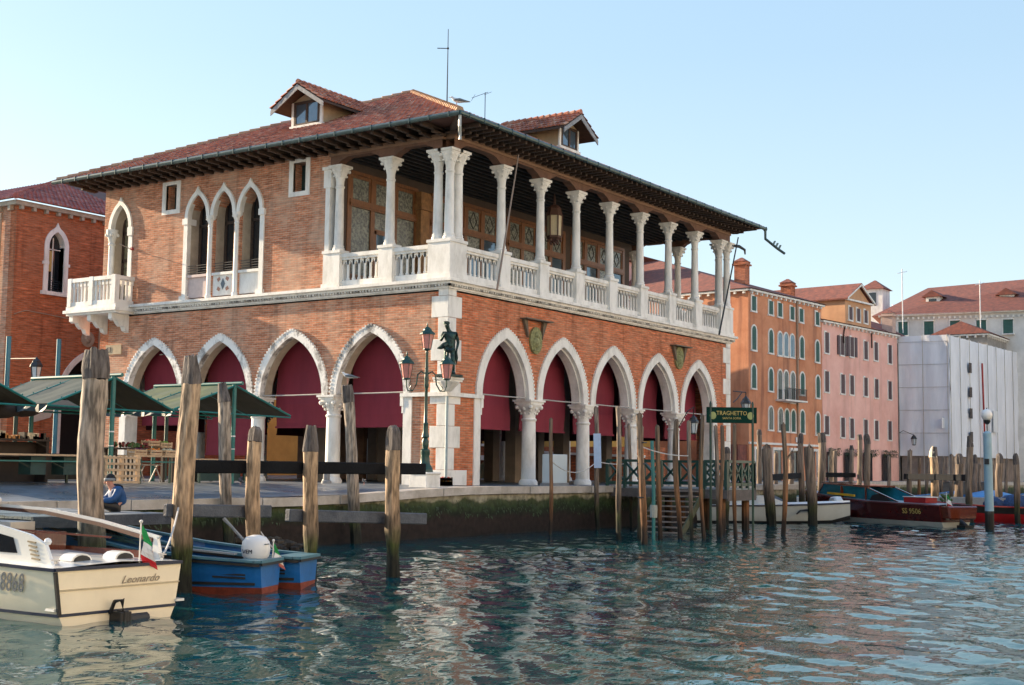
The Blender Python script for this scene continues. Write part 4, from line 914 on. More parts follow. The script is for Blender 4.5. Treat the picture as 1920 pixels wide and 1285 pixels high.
tag(MB().tube([(22.6,-.7,7.8),(24.9,-.75,13.3)], [.05,.035], 7).build('flagpole', IRON), 'thin dark pole leaning at the far end of the loggia by the end columns', 'pole', 'slanting poles on the loggia')
LN = thing('hanging_lantern', 'large hexagonal brown lantern with cream glass hanging in the loggia', 'lantern', (11.0,2.2,11.2))
cx, cy = 11.0, 2.2
mb = MB().lathe((cx,cy), [(.05,11.15),(.2,11.3),(.36,11.42),(.38,11.5),(.34,11.52)], 6).lathe((cx,cy), [(.40,12.45),(.36,12.55),(.30,12.75),(.33,12.8),(.2,12.95),(.06,13.0),(.03,13.6)], 6)
for k in range(6):
    t = math.pi/3*k; mb.tube([(cx+.35*math.cos(t),cy+.35*math.sin(t),11.5),(cx+.37*math.cos(t),cy+.37*math.sin(t),12.48)], .035, 5); mb.ball((cx+.3*math.cos(t),cy+.3*math.sin(t),11.28), .07, n=6); mb.ball((cx+.17*math.cos(t+.5),cy+.17*math.sin(t+.5),11.15), .06, n=6)
mb.build('lantern_frame', pm('brown_lantern_iron', (.12,.06,.045), .6), LN); MB().lathe((cx,cy), [(.33,11.52),(.35,12.45)], 6).build('lantern_glass', CREAMGL, LN)

# ------------------------------------------------------------------ mooring posts
def post(name, x, y, tx, ty, tz, r, label, mat=POST, head=None, zb=-3.0, group='wooden mooring posts standing in the canal', wob=.5, taper=.92, point=0, cat='mooring post'):
    t = thing(name, label, cat, (x,y,ZW), 0, group); b = Vector((x,y,ZW)); top = Vector((tx,ty,tz)); n = 9
    rnd = random.Random(hash((round(x,1),round(y,1))) & 0xffff)
    pts = []; rad = []; dx, dy = rnd.uniform(-1,1)*r*wob, rnd.uniform(-1,1)*r*wob; ph = rnd.uniform(0,6)
    base = b+(b-top).normalized()*1.2
    head_l = (.55 if r > .15 else .3) if head else 0
    L_ = (top-base).length; tt = 1-head_l/L_
    for i in range(n+1):
        k = tt*i/n; p = base.lerp(top, k)+Vector((dx*math.sin(k*5+ph), dy*math.sin(k*6+ph*2), 0)); pts.append(p)
        q_ = r*(1+(taper-1)*k)*(1+rnd.uniform(-.05,.05)); 
        if p.z < ZW+.7: q_ *= .88+.08*math.sin(i)
        rad.append(q_)
    p0 = pts[-1]; r0_ = rad[-1]
    if not head:
        pts.append(top+Vector((0,0,.0))); rad.append(r0_*(.35 if point else .85)); 
    N_ = 20 if r > .12 else 10; seed = rnd.uniform(0,50)
    def timber(P_, R_, amp, sub, nm, m_, close=True):
        P2, R2 = [P_[0]], [R_[0]]
        for a in range(len(P_)-1):
            for k in range(1, sub+1): P2.append(P_[a].lerp(P_[a+1], k/sub)); R2.append(R_[a]+(R_[a+1]-R_[a])*k/sub)
        mb = MB(); mb.tube(P2, R2, N_); vv = []
        for idx, v in enumerate(mb.v):
            c = P2[idx//N_]; v = Vector(v); d = v-c; th = 2*math.pi*(idx%N_)/N_
            q_ = mnoise.noise(Vector((math.cos(th)*2.6+seed, math.sin(th)*2.6, c.z*.55)))+.5*mnoise.noise(Vector((math.cos(th)*6+seed, math.sin(th)*6, c.z*1.1)))
            knot = max(0, mnoise.noise(Vector((math.cos(th)*1.2, math.sin(th)*1.2+seed, c.z*1.9)))-.35)
            vv.append(tuple(c+d*(1+amp*q_+.35*knot)+Vector((0,0,(.25*r*q_) if idx//N_ == len(P2)-1 else 0))))
        mb.v = vv; return mb.build(nm, m_, t, smooth=True)
    timber(pts, rad, .17, 4, 'shaft', mat)
    if head:
        pr = {'cone': [(1.02,0),(1.0,.14),(.80,.6),(.62,1)], 'dome': [(1.02,0),(1.0,.4),(.9,.75),(.62,.95),(.4,1)], 'rough': [(1.03,0),(1.08,.3),(1.0,.7),(.9,1)]}[head]
        dv = (top-p0); timber([p0-dv*.03+dv*h for _, h in pr], [r0_*1.02*a for a, _ in pr], .28, 3, 'weathered_head', CAPW)
    return t
G1 = 'wooden mooring posts standing in the canal'
PT = [
('A',-24.44,-10.36,-24.53,-10.29,2.83,0.25,'very thick pale mooring post with a split grey head, beside the cream boat',POST_G,'rough'),
('B',-23.09,-11.31,-23.10,-11.30,2.80,0.20,'thick golden mooring post with pointed dark head beside the nearer blue work boat',POST,'cone'),
('C',-13.82,-2.9,-14.15,-2.7,3.02,0.17,'leaning grey post with a dark pointed head in front of the right green canopy',POST_G,'cone'),
('D',-21.43,-11.50,-21.46,-11.47,1.48,0.15,'short upright post with a brown head just behind the nearer blue boat',POST,'dome'),
('E',-19.82,-11.50,-19.85,-11.47,1.56,0.16,'upright post with a rounded dark head between two lengths of fender beam',POST,'cone'),
('F',-8.38,-2.9,-8.80,-2.7,3.28,0.19,'tall leaning grey post with a seagull on top near the second ground floor column',POST_G,'rough'),
('G',-17.38,-11.73,-17.42,-11.69,1.64,0.17,'upright post standing alone in the water at the right end of the dark fender beam',POST,'dome'),
('t1',1.39,-3.87,1.40,-3.89,2.57,0.075,'thin pointed pole before the first canal side column',POST_O,None),
('t2',6.6,-2.9,6.45,-2.8,3.2,0.10,'crooked grey pole carrying the tall pale blue notice',POST_G,None),
('t3',9.0,-3.1,8.9,-3.0,2.6,0.07,'thin pale purple pole at the left end of the green railing',POST_G,None),
('t4',0.18,-7.57,0.11,-7.45,2.86,0.09,'grey pole with a green foot standing before the left half of the green railing',POST_G,None),
('t5',-1.79,-9.59,-1.87,-9.44,2.55,0.11,'front pole of the strapped pair, bright orange above the water',POST_O,None),
('t5b',1.00,-7.86,1.04,-7.92,2.23,0.09,'rear pole of the strapped pair before the green railing',POST_G,None),
('t7',2.24,-8.05,2.18,-7.93,2.27,0.09,'pole standing right beside the turquoise pipe, pale on its right edge',POST_O,None),
('t9',2.75,-8.51,2.71,-8.44,2.48,0.10,'orange pole with a bright bare top at the left of the landing stairs',POST_O,None),
('t10',2.47,-9.18,2.42,-9.08,2.43,0.08,'mossy pole with a pale round cut top in the middle of the stairs',POST_G,None),
('t11',3.46,-9.14,3.43,-9.09,2.70,0.08,'tallest bright orange pole at the right side of the stairs',POST_O,None),
('t12',5.9,-8.6,5.87,-8.5,2.4,0.08,'thin purple grey pole just left of the traghetto sign',POST_G,None),
('t13',4.72,-9.30,4.70,-9.26,2.35,0.08,'pale orange pole under the left edge of the traghetto sign',POST_O,None),
('t14',6.23,-9.14,6.21,-9.10,2.44,0.08,'dark crooked pole below the middle of the traghetto sign',POST_O,None),
('p15',16.76,-6.07,16.69,-5.91,1.73,0.24,'thick flat topped post with yellow green algae in front of the white motorboat',POST_G,None),
('p16',8.57,-10.14,8.57,-10.15,2.55,0.10,'reddish natural pole with a side branch in front of the white motorboat',POST_O,None),
('p17',18.40,-7.39,18.37,-7.31,1.82,0.24,'thick flat topped post before the bow of the white motorboat',POST_G,None),
('p18',29.34,-3.64,29.34,-3.63,2.87,0.21,'gnarled post with a shaggy dark head just right of the white motorboat post',POST_G,'rough'),
('p19',28.00,-2.99,28.01,-3.00,2.81,0.16,'dark headed post between the two thick flat topped posts',POST,'dome'),
('p20',28.98,-0.15,28.96,-0.12,3.05,0.15,'dark headed post directly behind the right pole of the traghetto sign',POST,'dome'),
('p21',15.54,-4.40,15.55,-4.43,1.80,0.15,'dark grey post behind the traghetto sign against the white quoins',POST_G,'dome'),
('p22',32.87,-4.54,32.86,-4.51,2.85,0.14,'left post of the pair with dark tops before the pink house',POST,'rough'),
('p23',27.35,-6.90,27.33,-6.86,2.74,0.17,'right post of the pair with dark tops before the pink house',POST,'dome'),
('p24',42.07,-0.56,42.11,-0.68,2.44,0.14,'crooked grey pole before the plants of the pink house',POST_G,'cone'),
('p25a',41.64,0.59,41.67,0.51,2.19,0.11,'bright pale yellow post left of the crooked pole',POST,None),
('p25b',38.00,-1.10,38.02,-1.15,1.99,0.14,'dull brown post touching the bright pale yellow post',POST,None),
('q26',39.42,-5.17,39.46,-5.30,2.06,0.15,'grey post at the left end of the far black beam',POST_G,None),
('q27',51.07,-2.22,51.07,-2.23,1.71,0.12,'short orange post behind the left part of the far black beam',POST_O,None),
('q27b',53.13,-2.10,53.16,-2.21,1.67,0.12,'short grey post next to the orange one behind the far black beam',POST_G,None),
('q28',36.02,-7.72,36.04,-7.80,2.23,0.23,'thick post with a white painted pointed tip',POST,'cone'),
('q28b',53.41,-3.05,53.44,-3.14,1.82,0.10,'thin grey post just right of the white tipped post',POST_G,None),
('q28c',47.81,-5.29,47.84,-5.37,1.87,0.15,'bright brown post between the white tipped post and the thick dark topped post',POST,None),
('q29',32.55,-10.11,32.56,-10.15,1.81,0.23,'thick post with a rounded dark top at the right end of the far black beam',POST_G,'dome'),
('q30',27.88,-11.98,27.88,-11.99,2.63,0.17,'tall post with a dark cap behind the stern of the red water taxi',POST_G,'cone'),
('q31',42.42,-8.28,42.44,-8.34,1.90,0.16,'brown post between the tall capped post and the pale blue lamp pole',POST_G,'dome'),
('q31b',54.09,-5.45,54.11,-5.54,1.33,0.10,'thin dark post just left of the pale blue lamp pole',POST_G,None),
('q32',52.37,-6.79,52.38,-6.85,1.58,0.12,'slim brown post just right of the pale blue lamp pole',POST,None),
('q33',36.97,-11.16,36.97,-11.14,1.89,0.21,'thick brown post to the right of the pale blue lamp pole over the red boat',POST,'dome'),
('q34',48.69,-8.57,48.72,-8.66,1.66,0.11,'thin grey post between the two thick posts near the right edge',POST_G,None),
('q35',29.41,-13.92,29.40,-13.86,1.78,0.16,'rightmost grey post with a green foot, in front of the blue and yellow boat',POST_G,'dome'),
('q36',46.65,-1.54,46.66,-1.58,1.76,0.11,'thin orange post before the dark openings of the pink house',POST_O,None),
('q37',37.04,1.33,37.06,1.29,2.00,0.17,'grey post before the shopfronts of the orange house',POST_G,'dome'),
('q38',33.00,0.62,33.01,0.59,1.77,0.14,'dull post behind the reddish branched pole',POST_G,None),
]
for k, x, y, tx, ty, tz, r, lab, mt, hd in PT:
    if k[0] == 'p' and k != 'p16' or (k[0] == 'q' and k not in ('q28','q27')) or k in ('t2','t3','t4','t5b','t10','t12'): mt = POST_R if k != 'p25a' else POST
    o = post('mooring_pole' if r < .115 else 'mooring_post', x, y, tx, ty, tz, r, lab, mt, hd, point=(k == 't1'), wob=.35 if r > .12 else .9)
    if k == 'p16': MB().tube([(x,y,1.05),(x+.25,y-.2,1.45),(x+.5,y-.4,1.5)], [.05,.03,.02], 6).tube([(x+.28,y-.22,1.43),(x+.3,y-.3,1.7)],[.02,.01],5).build('side_branch', POST_O, o)
    if k == 'q28': MB().lathe((x,y),[(.24,1.62),(.2,1.95),(.06,2.27)],10).build('painted_tip', pm('cream_tip_paint', (.75,.66,.5), .6), o)
    if k == 't5':
        for z in (-.2,.9,1.6): MB().tube([(x-.13,y-.02,z),(x+.13,y,z),(x+.1,y+.25,z),(x-.13,y+.2,z),(x-.13,y-.02,z)], .02, 5).build('iron_strap', IRON, o)
mb = MB().tube([(2.0,-7.9,-3),(2.0,-7.9,-.2),(1.95,-7.85,1.75)], .065, 10); o = thing('mooring_pipe', 'turquoise painted metal pipe among the wooden poles by the stairs', 'pipe', (2.0,-7.9,ZW)); mb.build('pipe', pm('turquoise_paint', (.035,.2,.2), .5, .3, 3), o); MB().lathe((2.0,-7.9),[(.13,-1.0),(.14,-.7),(.13,-.55)],10).build('collar', pm('pale_lime_crust', (.4,.42,.38), .8), o)

# fender beams between the posts
def fender(name, a, b, h, th, label, mat, posts=()):
    mb = MB().bar(a, b, th, h, 0); return tag(mb.build(name, mat, None, bevel=.02), label, 'beam', 'timber fender beams between mooring posts')
Yb = -11.18
fender('fender_beam', (-22.88,Yb,.66), (-15.85,Yb-.2,.66), .26, .12, 'long dark upper beam behind the four near mooring posts', BEAM)
fender('fender_beam', (-23.5,Yb-.02,-.17), (-20.75,Yb-.05,-.24), .25, .12, 'short grey blue lower beam running left from the short brown headed post', BEAM_G)
fender('fender_beam', (-20.25,Yb-.05,-.33), (-15.9,Yb-.28,-.5), .26, .16, 'grey blue lower beam with a broken end poking past the lone post', BEAM_G)
fender('fender_beam', (16.9,-5.95,.42), (27.9,-2.95,.50), .3, .12, 'dark beam between the two thick flat topped posts', BEAM)
fender('fender_beam', (29.4,-3.4,.55), (33.0,-4.2,.55), .26, .12, 'dark beam behind the bright pale yellow post', BEAM)
fender('fender_beam', (39.3,-5.0,.5), (28.3,-11.8,.5), .34, .12, 'far black beam crossing the thick white tipped post', BEAM)

# ------------------------------------------------------------------ timber jetty on the left
J = thing('wooden_jetty', 'low grey plank jetty at the foot of the market stalls', 'jetty', (-23.4,-6,-.3))
mb = MB(); y = -9.45
while y < -2.5: mb.box((-25.15,y,-.36),(-21.9,min(y+.26,-2.5),-.30+random.uniform(-.006,.006))); y += .275
mb.build('deck_planks', DECKW, J)
mb = MB().box((-25.15,-9.52,-.52),(-21.86,-9.45,-.31)).box((-21.95,-9.5,-.52),(-21.87,-2.5,-.37)).box((-25.1,-9.3,-.5),(-25.0,-2.5,-.37)); mb.build('edge_beam', BEAM_G, J)
for x, y in ((-22.0,-7.2),(-24.95,-9.1),(-24.9,-5),(-22.1,-3),(-24.9,-3)): MB().tube([(x,y,-3),(x,y,-.4)], .13, 8).build('pile', POST, J)

# ------------------------------------------------------------------ ferry landing pier
PR = thing('ferry_pier', 'ferry landing pier with dark green cross braced railings and stairs down to the water', 'pier', (9.8,-5,0))
mb = MB(); y = -7.75
while y < -2.3: mb.box((8.45,y,-.06),(11.25,y+.19,-.005)); y += .2
mb.build('deck_planks', DECKW, PR)
mb = MB().box((8.42,-7.78,-.42),(8.50,-2.4,-.07)).box((11.2,-7.78,-.42),(11.28,-2.4,-.07)).box((8.5,-7.80,-.5),(11.2,-7.72,-.07)); mb.build('edge_beam', pm('grey_brown_fascia', (.13,.115,.11), .75, .4, 4), PR)
for x in (8.7,11.0):
    for y in (-7.4,-5.6,-3.8): MB().tube([(x,y,-3),(x,y,-.3)], .17, 8).build('pile', POST_O, PR)
def railing(a, b, n, parent, h=1.08, zb=.1):
    a = Vector(a); b = Vector(b); mb = MB(); d = (b-a)
    for k in range(n+1):
        p = a+d*k/n; mb.box((p.x-.06,p.y-.06,-.42),(p.x+.06,p.y+.06,h))
    up = Vector((0,0,1)); mb.bar(a+up*h, b+up*h, .14, .11); mb.bar(a+up*(zb+.05), b+up*(zb+.05), .09, .13)
    o = mb.build('railing', GREEN_P, parent)
    for k in range(n):
        p = a+d*k/n; q_ = a+d*(k+1)/n; mb = MB(); mb.bar(p+up*(zb+.1), q_+up*(h-.04), .07, .085); mb.bar(p+up*(h-.04), q_+up*(zb+.1), .07, .085); mb.build('cross_brace', GREEN_P, o)
railing((8.5,-2.2,0),(8.5,-4.75,0),3,PR); railing((8.5,-6.75,0),(8.5,-7.7,0),1,PR); railing((8.6,-7.7,0),(11.2,-7.7,0),4,PR); railing((11.2,-7.7,0),(11.2,-2.5,0),6,PR)
mb = MB(); n = 9
for k in range(n): z = -.12-k*.2; xx = 8.4-k*.25; mb.box((xx-.28,-6.7,z-.05),(xx,-4.85,z))
st = mb.build('stair_tread', pm('wet_tread_wood', (.30,.24,.20), .5, .5, 4), PR)
MST = pm('mossy_stringer', (.11,.12,.07), .8, .5, 4)
for y in (-4.8,-6.75): MB().bar((8.45,y,-.15),(6.1,y,-2.1),.07,.28).build('stair_stringer', MST, PR)
# sign
SG = thing('ferry_sign', 'dark green board reading TRAGHETTO in gold letters on two green poles', 'sign', (7.3,-8.4,0))
sa = Vector((6.75,-7.75,0)); sb_ = Vector((7.85,-9.25,0)); dr = (sb_-sa).normalized(); rotz = math.atan2(dr.y, dr.x)
for p in (sa+dr*.1, sb_-dr*.1): MB().tube([(p.x,p.y,-3),(p.x,p.y,3.3)], .05, 8).lathe((p.x,p.y), [(.06,3.3),(.02,3.42)], 8).build('sign_pole', GREEN_P, SG)
mb = MB().bar(Vector((sa.x,sa.y,2.88))-dr*.06, Vector((sb_.x,sb_.y,2.88))+dr*.06, .06, .62); bd = mb.build('sign_board', pm('bottle_green_board', (.003,.035,.025), .7, .2, 4, spec=.1), SG)
nrm = Vector((-math.sin(rotz), math.cos(rotz), 0)); nrm = -nrm if nrm.dot(Vector((-.8,-.6,0))) < 0 else nrm
def onsign(s, z): p = sa.lerp(sb_, .5)+dr*s+nrm*.036; return (p.x-SG.location.x, p.y-SG.location.y, z)
text_obj('lettering', 'TRAGHETTO', .235, GOLD, SG, onsign(0,2.88), (math.pi/2,0,rotz), align='CENTER', sx=.88)
text_obj('lettering', 'SANTA SOFIA', .12, GOLD, SG, onsign(0,2.72), (math.pi/2,0,rotz), align='CENTER')
for s_ in (-.74,.74):
    p = Vector(onsign(s_,2.86))+Vector(SG.location); mb = MB(); vs = [p+dr*(.13*math.cos(a*math.pi/6))+Vector((0,0,.15*math.sin(a*math.pi/6))) for a in range(12)]; mb.prism(vs, nrm*.006)
    mb.build('crest', pm('faded_gold_crest', (.34,.38,.14), .6) if s_ < 0 else bpy.data.materials['faded_gold_crest'], SG)
# notice strip on its pole, white cabinet on the quay, ropes
NT = tag(MB().bar((6.25,-3.05,.75),(6.2,-3.03,2.15),.02,.30,0,up=(.56,-.83,0)).build('notice_board', pm('pale_blue_notice', (.42,.56,.78), .5, .15, 4)), 'tall narrow pale blue notice strip fixed to a crooked pole', 'sign')
mb = MB().box((4.55,-1.9,.12),(5.75,-1.45,1.28)); cb = thing('utility_cabinet', 'plain pale grey metal cabinet standing on the quay between two columns', 'cabinet', (5.15,-1.7,0)); mb.build('cabinet_body', pm('pale_grey_cabinet', (.5,.58,.62), .4, .05, 2), cb, bevel=.015); MB().box((4.5,-1.95,0),(5.8,-1.4,.12)).build('plinth', GREYP, cb)
def rope(a, b, sag, label, r=.02):
    a = Vector(a); b = Vector(b); tag(MB().tube([a.lerp(b,k/10)-Vector((0,0,sag*4*(k/10)*(1-k/10))) for k in range(11)], r, 5).build('rope', ROPE), label, 'rope', 'slack white ropes between poles')
rope((1.4,-3.88,1.0),(6.5,-2.85,1.02), .45, 'white rope slung low in front of the pale grey cabinet')
rope((6.5,-2.85,1.02),(8.9,-3.05,.98), .08, 'short taut white rope ending at the left end of the green railing')
rope((1.0,-7.86,1.55),(2.44,-9.12,1.22), .10, 'white rope between the strapped pair of poles and the round topped pole')
rope((-1.8,-9.5,1.5),(1.0,-7.86,1.55), .02, 'short white rope behind the front pole of the strapped pair')
# bracket lanterns
def wall_lantern(x, y, z, label, s=1.0, arm=None, frame=IRON):
    t = thing('bracket_lantern', label, 'lantern', (x,y,z), 0, 'black bracket lanterns')
    mb = MB(); mb.lathe((x,y), [(.1*s,z),(.17*s,z+.04*s),(.17*s,z+.08*s)], 6)
    for k in range(6):
        a = math.pi/3*k; mb.tube([(x+.16*s*math.cos(a),y+.16*s*math.sin(a),z+.06*s),(x+.25*s*math.cos(a),y+.25*s*math.sin(a),z+.62*s)], .02*s, 4)
    mb.lathe((x,y), [(.31*s,z+.62*s),(.28*s,z+.72*s),(.2*s,z+.82*s),(.19*s,z+.88*s),(.08*s,z+.98*s),(.02*s,z+1.08*s)], 6); mb.build('lantern_frame', frame, t)
    MB().lathe((x,y), [(.155*s,z+.07*s),(.24*s,z+.61*s)], 6).build('lantern_glass', pm('frosted_glass', (.62,.70,.74), .3) if 'frosted_glass' not in bpy.data.materials else bpy.data.materials['frosted_glass'], t)
    if arm:
        mb = MB()
        for p in arm: mb.tube(p, .03*s, 5)
        mb.build('bracket_arm', frame, t)
    return t
wall_lantern(HX+1.3,-.35,3.75, 'black lantern on an iron bracket at the far corner of the market hall', 1.0, [[(HX,-.2,5.0),(HX+1.3,-.35,5.0),(HX+1.3,-.35,4.8)],[(HX,-.2,4.4),(HX+.4,-.25,4.6),(HX+.9,-.3,4.98)]])
wall_lantern(14.6,-3.2,2.35, 'black lantern on a scrolled arm among the poles before the third column', .85, [[(14.6,-3.2,3.2),(14.45,-3.3,3.6),(14.2,-3.1,3.4),(14.2,-2.6,2.6),(14.2,-2.6,0)]])
# tall pale blue lamp pole on the right
BL = thing('canal_lamp', 'pale blue round pole carrying a white globe lamp, standing in the water at the right', 'lamp', (21.4,-14.6,ZW))
x, y = 21.4, -14.6
MB().tube([(x,y,-3),(x,y,-.95)], [.2,.195], 16).build('tarred_foot', banded('tarred_base', [(-1.9,(.012,.012,.01)),(-1.1,(.03,.025,.02)),(-.8,(.09,.10,.09))], noise=.1), BL, smooth=True)
MB().tube([(x,y,-.95),(x-.05,y,.6),(x-.1,y+.0,2.55),(x-.1,y,2.65)], [.195,.19,.185,.09], 16).build('pole', pm('sky_blue_paint', (.27,.43,.52), .45, .2, 1.5), BL, smooth=True)
MB().tube([(x-.1,y,2.6),(x-.1,y,3.0)], .03, 8).lathe((x-.1,y), [(.03,2.95),(.12,3.0),(.17,3.12),(.12,3.16)], 12).build('lamp_fitting', IRON, BL)
MB().ball((x-.1,y,3.38), .25, n=16, sc=(1,1,1.12)).build('globe', pm('white_globe_glass', (.8,.79,.76), .25, .05, 2), BL, smooth=True)
MB().ball((x-.1,y,3.68), .03).box((x-.22,y-.1,1.15),(x-.3,y+.1,1.4)).build('finial', IRON, BL)

# ------------------------------------------------------------------ market stalls
def canopy(xc, hw, y0, y1, zr, ze, label, cloth, posts=True):
    t = thing('market_canopy', label, 'market canopy', (xc,y0,.1), 0, 'green market canopies on the campo')
    mb = MB(); n = 8; rnd = random.Random(int(xc*10))
    for s_ in (-1,1):
        for j in range(2):   # top sheet, underside
            vs = []; 
            for i in range(n+1):
                for k in range(5):
                    a = k/4; yy = y0+(y1-y0)*i/n; sag = -.05*math.sin(math.pi*a)*(.6+.4*math.sin(i*2.1+k)) 
                    vs.append((xc+s_*hw*a, yy, zr+(ze-zr)*a+sag-(.03 if j else 0)))
            mb.add(vs, [(i*5+k, i*5+k+1, (i+1)*5+k+1, (i+1)*5+k) for i in range(n) for k in range(4)], j)
    mb.build('canopy_cloth', [cloth, CANVAS_IN], t, recalc=False)
    mb = MB()
    for yy in (y0-.02, (y0+y1)/2, y1):
        mb.tube([(xc-hw,yy,ze-.03),(xc,yy,zr-.03),(xc+hw,yy,ze-.03)], .035, 6).tube([(xc-hw,yy,ze-.05),(xc+hw,yy,ze-.09)], .03, 6)
        for k in range(1,5): mb.ball((xc+hw*k/5,yy,zr+(ze-zr)*k/5+.03),.03,n=5).ball((xc-hw*k/5,yy,zr+(ze-zr)*k/5+.03),.03,n=5)
    mb.tube([(xc,y0-.35,zr+.04),(xc,y1+.1,zr+.04)], .06, 8); mb.build('canopy_frame', TEAL_P, t)
    for yy in (y0, y1): MB().tube([(xc-.03,yy,.0),(xc-.03,yy,zr)], .075, 10).build('canopy_post', TEAL_P, t, smooth=True)
    MB().tube([(xc-.03,y0,1.62),(xc-.03,y0,1.66)], .082, 10).tube([(xc-.03,y0,1.2),(xc-.03,y0,1.23)], .08, 10).build('post_band', WHITE, t)
    mb = MB()   # folded side curtain hanging at the left eaves
    vs = []
    for i in range(13):
        a = i/12; vs += [(xc-hw+.02-.06*math.sin(i*2), y0+(y1-y0)*a, ze-.02), (xc-hw-.02-.08*math.sin(i*2+1), y0+(y1-y0)*a, ze-.22-.03*math.sin(i*1.7))]
    mb.add(vs, [(2*i,2*i+1,2*i+3,2*i+2) for i in range(12)]); mb.build('rolled_curtain', pm('grey_blue_tarpaulin', (.05,.08,.09), .5, .3, 3) if 'grey_blue_tarpaulin' not in bpy.data.materials else bpy.data.materials['grey_blue_tarpaulin'], t, recalc=False)
    return t
canopy(-14.35, 2.35, 1.7, 5.6, 3.3, 2.38, 'green canvas market canopy behind the big split grey post', CANOPY)
canopy(-9.2, 2.65, 1.9, 5.8, 3.36, 2.45, 'mossy green market canopy behind the golden mooring post', CANOPY2)
canopy(-19.3, 2.2, 1.7, 5.6, 3.3, 2.38, 'green canvas market canopy cut by the left edge of the picture', CANOPY)
tag(MB().tube([(-17.0,3.2,2.6),(-17.0,3.2,4.35)], .07, 8).build('marker_pole', pm('petrol_blue_paint', (.02,.16,.22), .4)), 'petrol blue pole sticking up between the two left canopies', 'pole', 'petrol blue poles at the stalls')
tag(MB().tube([(-7.2,14.0,.1),(-7.2,14.0,5.6)], .09, 8).build('marker_pole', bpy.data.materials['petrol_blue_paint']), 'petrol blue pole top just right of the split grey post', 'pole', 'petrol blue poles at the stalls')
t = thing('market_awning', 'long low grey awning behind the green canopies', 'awning', (-13,8,.1))
mb = MB(); mb.prism([(-19,7.4,2.62),(-19,9.0,2.9),(-19,9.0,2.86),(-19,7.4,2.5)], (12.2,0,0)); mb.build('awning_sheet', pm('slate_awning', (.05,.06,.07), .95, .4, 1, spec=.1), t)
for x in (-18.8,-16.2,-13.6,-10.4,-7.2): MB().tube([(x,7.5,.1),(x,7.5,2.55)], .07, 8).build('awning_post', GREEN_P, t)
mb = MB(); mb.box((-18.9,8.6,.9),(-7.5,9.2,1.0)); mb.box((-18.9,8.6,.1),(-7.5,9.0,.9)); mb.build('counter', pm('dark_counter', (.03,.025,.02), .7), t)
def table(x0, x1, y0, y1, z, label, skirt=None):
    t = thing('market_table', label, 'table', ((x0+x1)/2,(y0+y1)/2,.1), 0, 'trestle tables of the fruit stalls')
    MB().box((x0,y0,z-.05),(x1,y1,z)).build('table_top', PALLETW, t)
    for x in (x0+.1, x1-.1):
        for y in (y0+.08, y1-.08): MB().box((x-.03,y-.03,.08),(x+.03,y+.03,z-.05)).build('leg', GREEN_P, t)
    mb = MB().bar((x0+.1,y0+.08,z-.2),(x1-.1,y0+.08,z-.2),.04,.04); mb.build('rail', TEAL_P, t)
    if skirt: MB().box((x0+.15,y0+.2,.15),(x1-.15,y0+.25,z-.1)).build('front_panel', skirt, t)
    return t
DG = pm('dark_green_panel', (.012,.05,.045), .6, .4, 3)
table(-19.8,-15.5,1.2,2.2,.93,'long market table with dark green panels left of the split grey post')
table(-13.7,-11.6,1.2,2.2,.95,'table with a pale wooden top and turquoise legs right of the pallet')
table(-10.4,-8.2,2.2,3.2,.88,'table with a pale wooden top between the golden post and the leaning grey post', DG)
for x0, x1 in ((-19.6,-18.7),(-17.4,-16.9),(-16.3,-15.7)):
    tag(MB().box((x0,1.35,.35),(x1,1.4,.86)).box((x0,1.4,.35),(x0+.03,1.9,.86)).build('cloth_panel', DG), 'dark green panel under the long market table, %s' % {-19.6:'leftmost and widest',-17.4:'narrow middle one',-16.3:'rightmost'}[x0], 'panel', 'panels under the long table')
t = thing('stall_shelves', 'dark wooden shelves with goods behind the long market table', 'shelf', (-17.4,3.4,.1))
MB().box((-19.8,3.4,.1),(-19.7,3.9,1.45)).box((-15.4,3.4,.1),(-15.3,3.9,1.45)).box((-19.8,3.35,1.32),(-15.3,3.95,1.38)).box((-19.8,3.35,.85),(-15.3,3.95,.9)).box((-19.8,3.9,.1),(-15.3,3.94,1.3)).build('shelf_frame', pm('dark_shelf_wood', (.035,.022,.016), .7), t)
rf_ = random.Random(11); mb = MB()
for k in range(46):
    x = rf_.uniform(-19.6,-15.6); w_ = rf_.uniform(.08,.22); h_ = rf_.uniform(.06,.24); mb.box((x,3.4,1.381),(x+w_,3.6+rf_.random()*.2,1.38+h_), rf_.choice((0,1,2,3,3)))
mb.build('goods', [pm('goods_orange', (.55,.25,.08), .7), pm('goods_red', (.35,.05,.04), .7), pm('goods_cream', (.55,.48,.36), .7), pm('goods_dark', (.06,.05,.04), .7)], t)
t = thing('folded_parasol', 'dark drooping cloth hanging under the left canopies above the shelves', 'cloth', (-17.2,3.2,1.8)); MB().ball((-17.2,3.3,2.2), .62, n=12, sc=(1.3,.5,.42)).ball((-16.3,3.4,2.22), .5, n=10, sc=(1.3,.5,.4)).build('cloth', pm('dark_brown_cloth', (.03,.022,.018), .9), t, smooth=True)
t = thing('poster_board', 'pale torn poster on the brick wall behind the left stall', 'poster', (2.2,28.1,3)); MB().prism([(1.9,28.1,2.7),(3.0,28.1,3.0),(3.3,28.1,3.6),(2.9,28.1,4.3),(1.8,28.1,4.4)], (0,.05,0)).build('poster', pm('pale_poster', (.6,.55,.48), .8), t)
rf_ = random.Random(3)
FRU = [pm('orange_fruit', (.75,.22,.02), .5), pm('green_fruit', (.18,.4,.05), .5), pm('red_fruit', (.5,.03,.02), .4), pm('yellow_fruit', (.8,.6,.12), .5), pm('purple_fruit', (.12,.02,.08), .5), pm('pale_vegetables', (.6,.58,.42), .6)]
